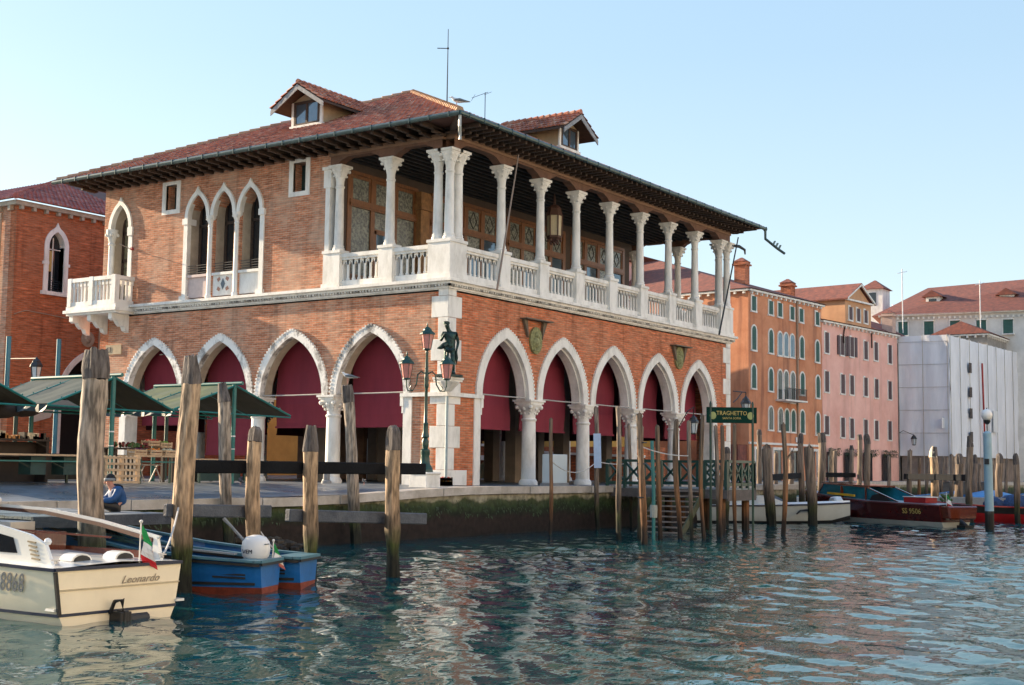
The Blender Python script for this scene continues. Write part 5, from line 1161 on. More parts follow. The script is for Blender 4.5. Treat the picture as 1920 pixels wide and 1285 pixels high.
def crate(x, y, z, kind, label, w_=.5, h=.16, rot=0, fill=1, wood=PALLETW):
    t = thing('produce_crate', label, 'crate', (x,y,z), rot, 'fruit and vegetable crates at the stalls')
    mb = MB()
    for s_ in (-1,1):
        for k in range(2): mb.box((-w_/2,s_*.17-.008,.02+k*h*.55),(w_/2,s_*.17+.008,.02+k*h*.55+h*.38)); mb.box((s_*w_/2-.008,-.17,.02+k*h*.55),(s_*w_/2+.008,.17,.02+k*h*.55+h*.38))
    mb.box((-w_/2,-.17,0),(w_/2,.17,.015))
    for a in (-1,1):
        for b in (-1,1): mb.box((a*(w_/2-.015)-.015,b*.155-.015,0),(a*(w_/2-.015)+.015,b*.155+.015,h+.03))
    mb.build('crate_box', wood, t)
    if fill:
        mb = MB()
        for k in range(34): mb.ball((rf_.uniform(-w_/2+.05,w_/2-.05), rf_.uniform(-.13,.13), h*.8+rf_.uniform(0,.07)), rf_.uniform(.03,.045), n=6)
        mb.build('produce', FRU[kind], t, smooth=True)
names = ['oranges','green apples','red peppers','lemons','aubergines','pale fennel']
k = 0
for (x, y, z, kd, wh) in ((-19.3,1.5,.93,0,'at the left edge on the long table'),(-18.5,1.55,.93,5,'second from the left on the long table'),(-17.8,1.5,.93,2,'in the middle of the long table'),(-17.1,1.6,.93,0,'right of the middle on the long table'),(-16.4,1.5,.93,3,'near the right end of the long table'),(-15.85,1.7,.93,1,'at the right end of the long table')):
    crate(x, y, z, kd, 'open wooden crate of %s %s' % (names[kd], wh))
for (x, y, z, kd, wh) in ((-13.3,1.8,.95,4,'at the left end of the turquoise legged table'),(-12.7,1.8,.95,0,'in the middle of the turquoise legged table'),(-12.1,1.8,.95,5,'at the right end of the turquoise legged table'),(-12.1,2.6,1.25,2,'raised behind the turquoise legged table'),(-11.6,2.6,1.2,1,'raised just left of the golden mooring post')):
    crate(x, y, z, kd, 'open wooden crate of %s %s' % (names[kd], wh), rot=.1)
t = thing('display_rack', 'sloping dark display rack behind the fruit tables', 'display rack', (-12.3,2.7,.1)); MB().box((-13.8,2.3,1.12),(-11.2,2.9,1.18)).box((-13.7,2.8,.1),(-13.6,2.9,1.15)).box((-11.4,2.8,.1),(-11.3,2.9,1.15)).box((-13.7,2.35,.1),(-13.6,2.45,1.15)).box((-11.4,2.35,.1),(-11.3,2.45,1.15)).build('rack', pm('dark_rack_wood', (.05,.03,.02), .7), t)
mb = MB()
for k in range(60): mb.ball((-13.6+rf_.random()*1.2, 2.35+rf_.random()*.5, 1.22+rf_.random()*.1), .06, n=6, mi=rf_.choice((0,1)))
mb.build('heaped_vegetables', [pm('dark_red_radicchio', (.16,.02,.02), .6), pm('dark_leaf_greens', (.05,.12,.03), .6)], t, smooth=True)
for (x, y, kd, wh) in ((-18.0,1.5,None,'left one of two on the ground under the long table'),(-17.45,1.5,None,'right one of two on the ground under the long table'),(-16.7,1.6,2,'on the ground by the turquoise leg of the long table')):
    crate(x, y, .1, kd or 0, 'small pale wooden crate, '+wh, .48, .3, fill=kd is not None)
# pallet leaning on its edge
PL = thing('wooden_pallet', 'pale wooden pallet standing on edge against the stall beside the split grey post', 'pallet', (-14.5,1.1,.1))
mb = MB()
for k in range(5): z = .14+k*.18; mb.box((-15.15,.96,z-.035),(-13.85,.985,z+.035))
mb.build('cross_board', PALLETW, PL)
mb = MB()
for k in range(9): x = -15.1+k*.15; mb.box((x-.03,1.0,.1),(x+.03,1.02,.92))
mb.build('slat', pm('bleached_pine', (.66,.56,.44), .8, .2, 6), PL)
for x in (-15.1,-14.5,-13.9): MB().box((x-.05,.985,.1),(x+.05,1.0,.92)).box((x-.05,1.0,.1),(x+.05,1.1,.92)).build('block', PALLETW, PL)
# folding trestle under the table, handcart
t = thing('trestle', 'folded metal trestle under the turquoise legged table', 'trestle', (-12.6,1.9,.1)); MB().tube([(-13.2,1.9,.12),(-12.9,1.9,.65)],.02,5).tube([(-12.7,1.9,.12),(-12.4,1.9,.65)],.02,5).tube([(-12.9,1.9,.12),(-13.1,1.9,.65)],.02,5).tube([(-12.2,1.9,.12),(-12.5,1.9,.65)],.02,5).tube([(-13.2,1.9,.66),(-12.2,1.9,.66)],.025,5).build('trestle_frame', ROD, t)
t = thing('handcart', 'low dark green handcart on black wheels between the mooring posts', 'cart', (-8.8,3.6,.1)); MB().box((-9.9,3.1,.42),(-7.9,4.1,.5)).box((-8.6,3.05,.5),(-7.6,4.1,.78)).build('cart_bed', DG, t); 
for x in (-9.7,-8.1):
    for y in (3.05,4.1): MB().tube([(x,y-.04,.29),(x,y+.04,.29)], .19, 12).build('wheel', BLACK, t)
for (x, y) in ((-4.3,5.9),(-1.6,4.6)):
    t = thing('stone_bollard', 'grey weathered column stump standing inside the first arcade arches' if x < -2 else 'low dark block on the paving near the second arcade column', 'bollard', (x,y,.05)); MB().lathe((x,y),[(.22,.0),(.2,.1),(.14,.14),(.13,.5),(.16,.55),(.1,.6)],12).build('stump', pm('grey_bollard_stone', (.3,.3,.3), .7) if 'grey_bollard_stone' not in bpy.data.materials else bpy.data.materials['grey_bollard_stone'], t, smooth=True)
# pigeons on the paving
for (x, y, lab) in ((-3.2,1.3,'grey pigeon on the paving left of the street lamp'),(-9.5,1.2,'grey pigeon on the paving near the handcart')):
    t = thing('pigeon', lab, 'pigeon', (x,y,gz(x,y)), 0, 'pigeons on the campo'); skin_body('body', {'c':((0,0,.13),.06),'b':((.1,.02,.12),.045),'t':((.2,.04,.10),.015),'n':((-.06,0,.2),.03),'h':((-.08,0,.25),.028)}, [('c','b'),('b','t'),('c','n'),('n','h')], pm('pigeon_grey', (.09,.1,.12), .7) if 'pigeon_grey' not in bpy.data.materials else bpy.data.materials['pigeon_grey'], t, 1)
    MB().tube([(x,y+.02,gz(x,y)),(x,y+.02,gz(x,y)+.1)],.008,4).tube([(x,y-.02,gz(x,y)),(x,y-.02,gz(x,y)+.1)],.008,4).build('leg', bpy.data.materials['gull_leg_pink'], t)

# ------------------------------------------------------------------ the man on the jetty
MN = thing('person', 'person in black knitted hat and blue jacket sitting on the jetty with bowed head', 'person', (-22.25,-8.35,-.30))
Fm = Vector((-.83,.35,0)).normalized(); Lm = Fm.cross(Vector((0,0,1)))
def mp_(a, s, z): return tuple(Fm*a+Lm*s+Vector((0,0,z)))
pts = {'pel':(mp_(0,0,.12),.15),'w':(mp_(.02,0,.28),.15),'ch':(mp_(.08,0,.42),.165),'nk':(mp_(.16,0,.53),.06),'hd':(mp_(.22,0,.60),.078),'cr':(mp_(.21,0,.68),.07),
 'hl':(mp_(.08,.1,.10),.095),'kl':(mp_(.48,.12,.22),.065),'al':(mp_(.62,.12,-.12),.045),'fl':(mp_(.76,.12,-.14),.035),'hr':(mp_(.08,-.1,.10),.095),'kr':(mp_(.48,-.12,.2),.065),'ar':(mp_(.60,-.12,-.14),.045),'fr':(mp_(.74,-.12,-.16),.035),
 'sl':(mp_(.06,.19,.44),.075),'el':(mp_(.2,.24,.24),.052),'wl':(mp_(.42,.14,.24),.035),'sr':(mp_(.06,-.19,.44),.075),'er':(mp_(.2,-.24,.24),.052),'wr':(mp_(.42,-.12,.24),.035)}
ed = [('pel','w'),('w','ch'),('ch','nk'),('nk','hd'),('hd','cr'),('pel','hl'),('hl','kl'),('kl','al'),('al','fl'),('pel','hr'),('hr','kr'),('kr','ar'),('ar','fr'),('ch','sl'),('sl','el'),('el','wl'),('ch','sr'),('sr','er'),('er','wr')]
skin_body('body', pts, ed, SKIN, MN)
jp = {'pel':(mp_(-.01,0,.10),.185),'w':(mp_(.02,0,.26),.19),'ch':(mp_(.07,0,.41),.20),'nk':(mp_(.12,0,.51),.10),'sl':(mp_(.05,.2,.43),.10),'el':(mp_(.2,.26,.24),.078),'wl':(mp_(.38,.16,.24),.055),'sr':(mp_(.05,-.2,.43),.10),'er':(mp_(.2,-.26,.24),.078),'wr':(mp_(.38,-.14,.24),.055)}
skin_body('jacket', jp, [('pel','w'),('w','ch'),('ch','nk'),('ch','sl'),('sl','el'),('el','wl'),('ch','sr'),('sr','er'),('er','wr')], JACK, MN)
skin_body('jacket_yoke', {'a':(mp_(.03,.13,.46),.125),'b':(mp_(.03,-.13,.46),.125),'h':(mp_(-.04,0,.52),.12),'c':(mp_(.13,0,.48),.11)}, [('a','h'),('h','b'),('h','c')], JACK_D, MN)
tp = {'p':(mp_(0,0,.07),.13),'hl':(mp_(.1,.1,.10),.115),'kl':(mp_(.48,.12,.22),.08),'al':(mp_(.61,.12,-.08),.06),'hr':(mp_(.1,-.1,.10),.115),'kr':(mp_(.48,-.12,.2),.08),'ar':(mp_(.6,-.12,-.1),.06)}
skin_body('trousers', tp, [('p','hl'),('hl','kl'),('kl','al'),('p','hr'),('hr','kr'),('kr','ar')], BLACK, MN)
mo = Vector(MN.location)
mb = MB(); hc = mo+Vector(mp_(.195,0,.70)); mb.ball(hc, .105, n=14, sc=(1.02,1,.85)); hatp = mb.build('knitted_hat', HAT, MN, smooth=True)
mb = MB(); hc2 = mo+Vector(mp_(.205,0,.665)); mb.lathe((hc2.x,hc2.y), [(.112,hc2.z-.025),(.118,hc2.z-.01),(.116,hc2.z+.02),(.104,hc2.z+.03)], 16); mb.build('hat_band', GREYP, hatp, smooth=True)
mb = MB(); mb.ball(mo+Vector(mp_(.305,0,.605)), .02, sc=(1,1,1.2)); mb.build('nose', SKIN, MN, smooth=True)
for s_ in (-1,1): MB().ball(mo+Vector(mp_(.285,.032*s_,.635)), .011).build('eye', BLACK, MN); MB().ball(mo+Vector(mp_(.21,.083*s_,.61)), .022, sc=(1,.5,1.3)).build('ear', SKIN, MN, smooth=True)
mb = MB(); mb.tube([mo+Vector(mp_(.296,.022,.565)), mo+Vector(mp_(.30,-.022,.565))], .007, 5); mb.build('mouth', pm('lip', (.35,.1,.08), .6), MN)
for s_ in (-1,1):   # hands folded around a small thing in the lap
    w0 = Vector(mp_(.42,.13*s_,.24)); base = {'w':(tuple(w0),.028),'p':(tuple(w0+Fm*.06-Lm*.02*s_),.03)}; eds = [('w','p')]
    for q_, (ln, of) in enumerate(((.062,.024),(.07,.009),(.066,-.007),(.052,-.022))):
        b0 = w0+Fm*.08+Vector((0,0,of))-Lm*.03*s_; base['a%d'%q_] = (tuple(b0),.0105); base['b%d'%q_] = (tuple(b0+Fm*ln*.35-Lm*ln*.45*s_),.0095); base['c%d'%q_] = (tuple(b0+Fm*ln*.2-Lm*ln*.9*s_),.008); eds += [('p','a%d'%q_),('a%d'%q_,'b%d'%q_),('b%d'%q_,'c%d'%q_)]
    base['t1'] = (tuple(w0+Fm*.04-Lm*.03*s_+Vector((0,0,.035))),.012); base['t2'] = (tuple(w0+Fm*.07-Lm*.06*s_+Vector((0,0,.045))),.009); eds += [('p','t1'),('t1','t2')]
    skin_body('hand', base, eds, SKIN, MN, 1)

# ------------------------------------------------------------------ boats
def hull(mb, st, mats_rows=(0,0,1), close=True):
    """st: list of (x, y_gunwale, z_gunwale, y_wl, z_wl, y_keel, z_keel) from stern to bow"""
    rows = []
    for (x, yg, zg, yw, zw, yk, zk) in st:
        ym = yw+(yg-yw)*.5; zm = zw+(zg-zw)*.45
        rows.append([(x,yg,zg),(x,ym,zm),(x,yw,zw),(x,yk,zk),(x,-yk,zk),(x,-yw,zw),(x,-ym,zm),(x,-yg,zg)])
    b = len(mb.v); mb.v += sum(rows, []); m = 8
    mi = [mats_rows[0],mats_rows[1],mats_rows[2],mats_rows[2],mats_rows[2],mats_rows[1],mats_rows[0]]
    for i in range(len(st)-1):
        for k in range(7): mb.f.append((b+i*m+k, b+i*m+k+1, b+(i+1)*m+k+1, b+(i+1)*m+k)); mb.mi.append(mi[k])
    mb.f.append((b+0,b+7,b+6,b+1)); mb.mi.append(mats_rows[0]); mb.f.append((b+1,b+6,b+5,b+2)); mb.mi.append(mats_rows[1]); mb.f.append((b+2,b+5,b+4,b+3)); mb.mi.append(mats_rows[2])
def gunwale(mb, st, w=.05, h=.04, dz=0, mi=0):
    for s_ in (-1,1):
        for a, c in zip(st[:-1], st[1:]): mb.bar((a[0],s_*a[1],a[2]+dz),(c[0],s_*c[1],c[2]+dz), w, h, mi)
def deckface(mb, st, dz=.0, inset=0, mi=0, camber=.04, i0=0, i1=None):
    s2 = st[i0:i1]
    for a, c in zip(s2[:-1], s2[1:]):
        mb.add([(a[0],a[1]-inset,a[2]+dz),(a[0],0,a[2]+dz+camber),(a[0],-a[1]+inset,a[2]+dz),(c[0],c[1]-inset,c[2]+dz),(c[0],0,c[2]+dz+camber),(c[0],-c[1]+inset,c[2]+dz)], [(0,1,4,3),(1,2,5,4)], mi)
def flag(parent, x, y, z0, h=.62, cols=None):
    fl = MB().tube([(x,y,z0-.45),(x-.02,y,z0+h)], .012, 6).ball((x-.02,y,z0+h),.03).build('flagstaff', STONE, parent)
    cols = cols or [pm('flag_green', (.01,.32,.08), .7), pm('flag_white', (.75,.74,.72), .7), pm('flag_red', (.6,.01,.02), .7)]
    mb = MB(); n = 9
    for k in range(n):
        for c in range(3):
            z = lambda j: z0+h-.05-j*(h*.98/n); wv = lambda j, a: .05*math.sin(j*1.1+a*2.2)
            t0, t1 = k/n, (k+1)/n
            def pnt(j, a): 
                drop = a*.22*(1+.3*math.sin(j)); return (x-.03-a*.05-.12*(j/n)*a, y-.03-.12*a*(.5+j/n)+wv(j,a)*.5, z(j)-drop*.5)
            mb.add([pnt(k,c/3),pnt(k,(c+1)/3),pnt(k+1,(c+1)/3),pnt(k+1,c/3)], [(0,1,2,3)], 0 if k < n*.34 else (1 if k < n*.68 else 2))
    mb.build('tricolour_flag', cols, fl, recalc=False); return fl

# cream water taxi, stern towards us
CB = thing('water_taxi', 'cream motor launch with navy line, lettered transom and drooping tricolour flag', 'boat', (-26.47,-13.62,ZW), math.pi/2)
st = [(0,1.24,.83,1.13,.12,1.0,-.15),(.6,1.27,.84,1.17,.12,1.04,-.2),(2,1.28,.87,1.19,.12,1.0,-.3),(4,1.22,.95,1.10,.13,.8,-.35),(5.6,1.04,1.04,.8,.14,.5,-.38),(6.9,.72,1.14,.42,.15,.25,-.36),(7.8,.36,1.22,.14,.16,.08,-.3),(8.3,.04,1.27,.03,.2,.02,-.1)]
mb = MB(); hull(mb, st, (0,0,1)); mb.build('hull', [CREAM, CREAM], CB, smooth=True)
mb = MB(); gunwale(mb, st, .05, .05, .0, 0); mb.box((-.03,-1.25,.81),(.03,1.25,.86)); mb.build('rubbing_strake', NAVY, CB)
mb = MB(); st2 = [(x,yw+.012,.14,0,0,0,0) for (x,_,_,yw,_,_,_) in st]
gunwale(mb, st2, .03, .045); mb.box((-.015,-1.14,.12),(.0,1.14,.165)); mb.build('boot_stripe', NAVY, CB)
mb = MB(); deckface(mb, st, .025, .0, 0, .05); mb.build('deck', CREAM_S, CB, smooth=True, recalc=False)
mb = MB(); mb.bar((0,1.235,.80),(0,1.13,.14),.05,.05); mb.build('corner_strip', BLACK, CB)
mb = MB(); mb.bar((-.012,1.2,.52),(-.012,-1.2,.52),.02,.02); mb.build('chine_line', pm('cream_shadow_line', (.6,.5,.33), .4), CB)
for s_ in (-1,1): MB().bar((.05,s_*1.15,.22),(7.0,s_*.5,.24),.08,.04).build('spray_rail', CREAM_S, CB)
for yv in (.33,-.52):
    mb = MB(); pr = [(.62,-.17),(.62,.17)]; vs = []
    for k in range(7):
        a = math.pi*k/6; vs.append((yv-.2*math.cos(a), .90+.12*math.sin(a)))
    mb.prism([(.55,u,z) for u,z in vs], (.32,0,0)); v = mb.build('deck_vent', CREAM_S, CB); mb = MB(); mb.prism([(.53,yv+(u-yv)*.8,.9+(z-.9)*.75) for u,z in vs], (.03,0,0)); mb.build('vent_opening', BLACK, v)
# cabin sides
pts_side = [(.42,.86),(.62,1.18),(1.0,1.32),(3.0,1.62),(6.2,1.68),(6.6,1.0),(6.4,.95)]
mb = MB(); mb.prism([(x,.98,z) for x,z in pts_side[:4]+[(3.0,.86)]], (0,-.06,0)); mb.box((3.0,.92,.86),(6.3,.98,1.2)); c1 = mb.build('cabin_side', CREAM_S, CB)
for a in range(5): MB().bar((.72+a*.03,.99,.94+a*.065),(.92+a*.03,.99,.955+a*.065),.02,.025).build('louvre', pm('louvre_shadow', (.25,.2,.12), .5) if a == 0 else bpy.data.materials['louvre_shadow'], c1)
MB().prism([(1.3,.985,1.02),(1.42,.985,1.26),(3.0,.985,1.48),(3.0,.985,1.02)], (0,.008,0)).build('side_window', DARKGL, c1)
MB().prism([(3.0,.985,1.2),(3.0,.985,1.62),(6.0,.985,1.66),(6.3,.985,1.2)], (0,-.03,0)).build('side_window', DARKGL, c1)
mb = MB(); mb.prism([(.3,-1.12,.86),(.42,-1.12,1.24),(.5,-1.12,1.24),(.52,-1.12,.86)], (0,.06,0)); mb.prism([(.36,-1.12,1.25),(1.9,-1.12,1.48),(3.4,-1.1,1.64),(6.2,-1.0,1.72),(6.2,-1.0,1.67),(3.4,-1.1,1.59),(1.9,-1.12,1.43),(.4,-1.12,1.20)], (0,.05,0)); mb.build('hood_frame', CREAM_S, CB)
mb = MB(); mb.bar((.5,-1.05,1.18),(1.9,-1.05,1.40),.05,.06).bar((1.9,-1.05,1.40),(3.4,-1.03,1.56),.05,.06).bar((3.4,-1.03,1.56),(6.2,-.95,1.64),.05,.06); mb.build('hood_lining', pm('brown_hood_lining', (.10,.035,.02), .5, .4, 5), CB)
gm_, gt_, gb_ = new_mat('boat_side_glass'); gb_.inputs['Transmission Weight'].default_value = 1; gb_.inputs['Roughness'].default_value = .02; gb_.inputs['IOR'].default_value = 1.12; gb_.inputs['Base Color'].default_value = (.75,.86,.9,1)
MB().prism([(.56,-1.1,.98),(.5,-1.1,1.2),(1.9,-1.1,1.42),(3.4,-1.08,1.58),(6.0,-1.0,1.64),(6.0,-1.0,.98)], (0,.012,0)).build('side_glass', gm_, CB)
mb = MB(); mb.box((.5,-1.1,.86),(6.3,-.98,1.0)); mb.box((1.3,-.9,.86),(6.2,.9,.90)); mb.bar((1.35,-.88,1.2),(3.2,.5,1.36),.09,.03).box((2.6,-.92,.9),(6.2,-.3,1.25)); mb.build('mahogany_joinery', MAHOG, CB)
mb = MB().box((3.4,-.85,1.25),(5.6,-.35,1.4)).box((3.4,.3,.9),(5.6,.88,1.35)); mb.build('seat_cushion', pm('cream_cushion', (.55,.5,.42), .7), CB)
mb = MB(); mb.prism([(6.3,-.95,.95),(5.6,-.92,1.78),(5.6,.92,1.78),(6.3,.95,.95)], (.05,0,0)); mb.build('windscreen', DARKGL, CB)
mb = MB().box((4.6,-1.0,1.72),(6.2,1.0,1.80)); mb.build('cabin_roof', CREAM_S, CB, bevel=.02)
mb = MB().ball((.66,.9,1.22), .06); mb.build('stern_light', WHITE, CB)
mb = MB(); mb.tube([(-.02,.2,.1),(-.1,.18,.3),(-.22,.14,.32),(-.24,.12,.08)], .035, 7).box((-.28,-.02,-.14),(-.0,.2,.14)).tube([(-.16,.06,.0),(-.16,-.42,.0)], .095, 9).box((-.3,.05,-.2),(-.1,.14,.16)); mb.build('stern_drive', BLACK, CB, bevel=.012)
mb = MB().box((-.06,-1.28,.2),(.15,-1.12,.24)); mb.build('transom_step', CREAM_S, CB)
flag(CB, .08, -.42, .9, .62)
text_obj('lettering', 'VE 8868', .42, INK, CB, (1.75,1.256,.46), (math.pi/2+.1,0,math.pi), .003, .3, sx=.72)
text_obj('lettering', 'Leonardo', .17, pm('faded_script', (.42,.34,.24), .6), CB, (-.02,-.0,.56), (math.pi/2,0,-math.pi/2), .004, .45, sx=1.15)

def workboat(x, y, deg, label, mirror=False):
    t = thing('work_boat', label, 'boat', (x,y,ZW), R(deg), 'blue wooden work boats moored stern out')
    st = [(0,.50,.60,.42,.12,.36,-.1),(.12,.53,.6,.44,.12,.37,-.12),(1.2,.66,.66,.55,.12,.45,-.15),(2.6,.70,.80,.56,.13,.42,-.15),(3.8,.5,1.0,.36,.2,.22,-.12),(4.6,.22,1.18,.1,.24,.05,-.05),(4.9,.04,1.26,.03,.4,.02,.1)]
    mb = MB(); hull(mb, st, (0,0,1)); mb.build('hull', [BLUE_H, ANTIF], t, smooth=False)
    mb = MB(); gunwale(mb, st, .17, .045, .02); mb.box((-.05,-.55,.58),(.5,.55,.645)); mb.build('gunwale', TEALB, t)
    mb = MB(); gunwale(mb, [(a,b+.05,c-.05,0,0,0,0) for a,b,c,*_ in st], .05, .05); mb.box((-.06,-.56,.54),(-.02,.56,.59)); mb.build('rub_rail', BLACK, t)
    mb = MB(); gunwale(mb, [(a,d+.02,.19,0,0,0,0) for a,b,c,d,*_ in st[1:5]], .03, .05); mb.build('lower_rail', BLACK, t)
    mb = MB(); deckface(mb, [(a,b-.08,.22,0,0,0,0) for a,b,c,*_ in st[:5]], 0, 0, 0, 0); mb.build('floor_boards', pm('floorboard_grey', (.12,.15,.17), .8) if 'floorboard_grey' not in bpy.data.materials else bpy.data.materials['floorboard_grey'], t, recalc=False)
    mb = MB().box((1.5,-.62,.52),(1.78,.62,.56)).box((3.0,-.6,.66),(3.25,.6,.7)); mb.build('thwart', TEALB, t)
    mb = MB(); deckface(mb, st, .02, 0, 0, .03, 4); mb.build('fore_deck', TEALB, t, recalc=False)
    for z in (.36,.3): MB().bar((.3,.50,z),(.95,.56,z+.02),.03,.035).build('fender_strip', BLACK, t)
    return t
w1 = workboat(-21.70,-12.22,112,'nearer blue wooden work boat with a white outboard motor, next to the cream launch')
w2 = workboat(-20.38,-11.98,112,'farther blue wooden work boat without a motor, behind the one with the outboard')
def outboard(parent, x, y, z, cowl, s=1.0, tiller=True, lab=None, side=1):
    mb = MB(); mb.box((x-.12*s,y-.08*s,z-.75*s),(x+.0,y+.08*s,z+.0)).box((x-.1*s,y-.12*s,z-.12*s),(x+.16*s,y+.12*s,z+.02)); mb.build('outboard_leg', GREYP, parent)
    mb = MB(); mb.lathe((x-.05*s,y), [(.17*s,z),(.215*s,z+.06*s),(.235*s,z+.2*s),(.22*s,z+.34*s),(.16*s,z+.43*s),(.06*s,z+.47*s)], 14)
    mb.v = [((vx-(x-.05*s))*1.25+(x-.05*s), vy, vz) for vx,vy,vz in mb.v]
    cw = mb.build('outboard_cowl', cowl, parent, smooth=True)
    if tiller: MB().tube([(x+.15*s,y,z+.3*s),(x+.45*s,y+.05,z+.62*s),(x+.62*s,y+.06,z+.78*s)], [.03,.03,.04], 7).build('tiller', GREYP, parent)
    if lab:
        mb = MB()
        o = text_obj('cowl_lettering', lab, .11*s, NAVY, cw, (x+.13*s,y+side*.232*s,z+.12*s), (math.pi/2,0,math.pi if side > 0 else 0), .006)
        MB().tube([(x-.33*s,y+.02,z+.3*s),(x-.3*s,y+.15*s,z+.3*s)],.012,5).build('cowl_handle', GREYP, cw)
    return cw
outboard(w1, .42, -.12, .62, WHITE, 1.0, True, 'VEM', 1)
flag(w1, .1, -.30, .56, .42, [bpy.data.materials['flag_green'], bpy.data.materials['flag_white'], pm('faded_flag_red', (.5,.14,.12), .8)])
MB().bar((.6,.3,.74),(2.3,.42,.86),.16,.03).build('loose_plank', DECKW, w1)
MB().ball((1.9,.1,.78), .16, n=12).ball((1.95,.1,.9),.08).build('buoy', [pm('blue_white_buoy', (.55,.62,.7), .4, .85, 6)], w1, smooth=True)

for (x, y, z) in ((.25,1.05,.92),(.25,-1.05,.92),(6.6,.6,1.2)):
    MB().box((x-.09,y-.015,z+.03),(x+.09,y+.015,z+.05)).box((x-.03,y-.012,z-.02),(x+.03,y+.012,z+.03)).build('cleat', ROD, CB)
rope((-25.42,-13.4,-.78),(-23.3,-11.35,-.1), .12, 'white mooring rope from the cream launch to the golden post', .018)
rope((-21.3,-12.1,-1.1),(-21.35,-11.45,-.5), .03, 'short rope tying the nearer blue boat to the brown headed post', .015)
# varnished red taxi on the right
RT = thing('water_taxi', 'long dark red varnished water taxi with teal cabin windows and gold number', 'boat', (21.75,-13.0,ZW), math.atan2(8.0,4.7))
st = [(0,1.0,.95,.85,.22,.7,-.1),(.3,1.06,.96,.9,.22,.75,-.15),(1.6,1.12,.98,1.0,.22,.8,-.25),(4,1.15,1.02,1.02,.22,.7,-.3),(6.2,1.0,1.12,.8,.22,.5,-.3),(8.0,.62,1.28,.4,.24,.2,-.28),(9.0,.3,1.38,.12,.26,.05,-.2),(9.4,.04,1.42,.03,.3,.02,0)]
mb = MB(); hull(mb, st, (0,0,1)); mb.build('hull', [REDBOAT, pm('pale_antifouling', (.45,.47,.43), .5)], RT, smooth=True)
mb = MB(); mb.prism([(-.42,u,z) for u,z in ((-.8,.35),(.8,.35),(.9,.95),(-.9,.95))], (.5,0,0)); mb.build('transom', MAHOG, RT, bevel=.06)
mb = MB(); gunwale(mb, st, .06, .05); mb.build('gunwale', pm('red_brown_gunwale', (.2,.06,.06), .3), RT)
mb = MB(); deckface(mb, st, .03, .03, 0, .05); mb.build('deck', pm('grey_blue_deck', (.28,.34,.4), .35, .2, 2), RT, recalc=False)
mb = MB(); mb.prism([(2.4,.86,1.0),(4.3,.86,1.64),(7.3,.76,1.78),(7.9,.6,1.25)], (0,-.03,0)); mb.prism([(2.4,-.86,1.0),(4.3,-.86,1.64),(7.3,-.76,1.78),(7.9,-.6,1.25)], (0,.03,0)); cbn = mb.build('cabin_side', pm('teal_cabin_glass', (.02,.19,.26), .08, .3, 2), RT)
mb = MB()
for s_ in (-1,1):
    mb.bar((2.35,s_*.88,1.02),(4.35,s_*.88,1.68),.07,.05).bar((4.35,s_*.88,1.68),(7.4,s_*.78,1.81),.07,.05).bar((4.4,s_*.88,1.0),(4.4,s_*.88,1.66),.05,.06).bar((6.0,s_*.84,1.0),(6.0,s_*.82,1.7),.05,.16).bar((7.3,s_*.77,1.78),(7.9,s_*.62,1.2),.05,.05)
mb.build('cabin_frame', MAHOG, RT)
MB().prism([(4.3,-.9,1.70),(7.4,-.8,1.83),(7.4,.8,1.83),(4.3,.9,1.70)], (0,0,.05)).build('cabin_roof', MAHOG, RT)
mb = MB(); mb.prism([(2.75,.875,1.02),(3.5,.875,1.4),(4.0,.875,1.3),(4.2,.875,1.02)], (0,.01,0)); mb.build('dark_seat_back', BLACK, RT)
MB().box((.9,.1,1.02),(2.2,.8,1.28)).build('red_locker', REDB, RT, bevel=.03); MB().box((.88,.08,1.28),(2.22,.82,1.31)).build('locker_lid', WHITE, RT)
MB().bar((5.0,1.0,1.26),(6.9,.86,1.34),.1,.1).build('yellow_fender', YEL, RT)
mb = MB(); mb.tube([(-.4,.2,-.1),(-.5,.2,.3),(-.7,.2,.1)], .1, 8).box((-.85,-.1,-.15),(-.4,.4,.12)); mb.build('stern_drive', BLACK, RT)
mb = MB(); random.seed(5)
RT.scale = (1.17,1,1.04)
for k in range(24): mb.ball((.35+random.uniform(-.15,.15), .2+random.uniform(-.2,.2), 1.15+random.uniform(0,.28)), .07, n=5)
mb.build('potted_plant', pm('potted_leaves', (.08,.12,.03), .8), RT)
flag(RT, .1, .45, 1.0, .5, [bpy.data.materials['flag_green'], bpy.data.materials['flag_white'], bpy.data.materials['flag_red']])
text_obj('lettering', 'SS 9506', .34, GOLD, RT, (2.0,1.09,.55), (math.pi/2+.1,0,math.pi), .006)

# white motorboat
WB = thing('motorboat', 'white open motorboat with a dark line along its side behind the pier posts', 'boat', (16.7,-.7,ZW), math.atan2(-.826,.564))
WB.scale = (1.32,1,1)
st = [(0,1.0,.78,.85,.1,.7,-.1),(1.5,1.05,.78,.95,.1,.8,-.15),(3.5,.98,.82,.85,.1,.6,-.15),(5,.72,.88,.5,.12,.3,-.12),(6,.4,.94,.18,.16,.08,0),(6.7,.05,.98,.03,.4,.02,.2)]
mb = MB(); hull(mb, st, (0,0,1)); mb.build('hull', [pm('off_white_hull', (.48,.5,.47), .3, .1, 2), BLACK], WB, smooth=True)
mb = MB(); gunwale(mb, st, .05, .06); mb.build('gunwale', NAVY, WB); mb = MB(); deckface(mb, st, .05, .03, 0, .08); mb.build('deck', WHITE, WB, recalc=False)
mb = MB().prism([(2.2,.6,.84),(2.2,.6,1.3),(3.6,.6,1.3),(4.4,.5,.9)], (0,-1.2,0)); mb.build('windscreen', pm('pale_screen', (.5,.58,.62), .15), WB)
mb = MB().box((.4,-.8,.82),(1.9,.8,1.1)); mb.build('seat_box', BLACK, WB)
mb = MB(); MB
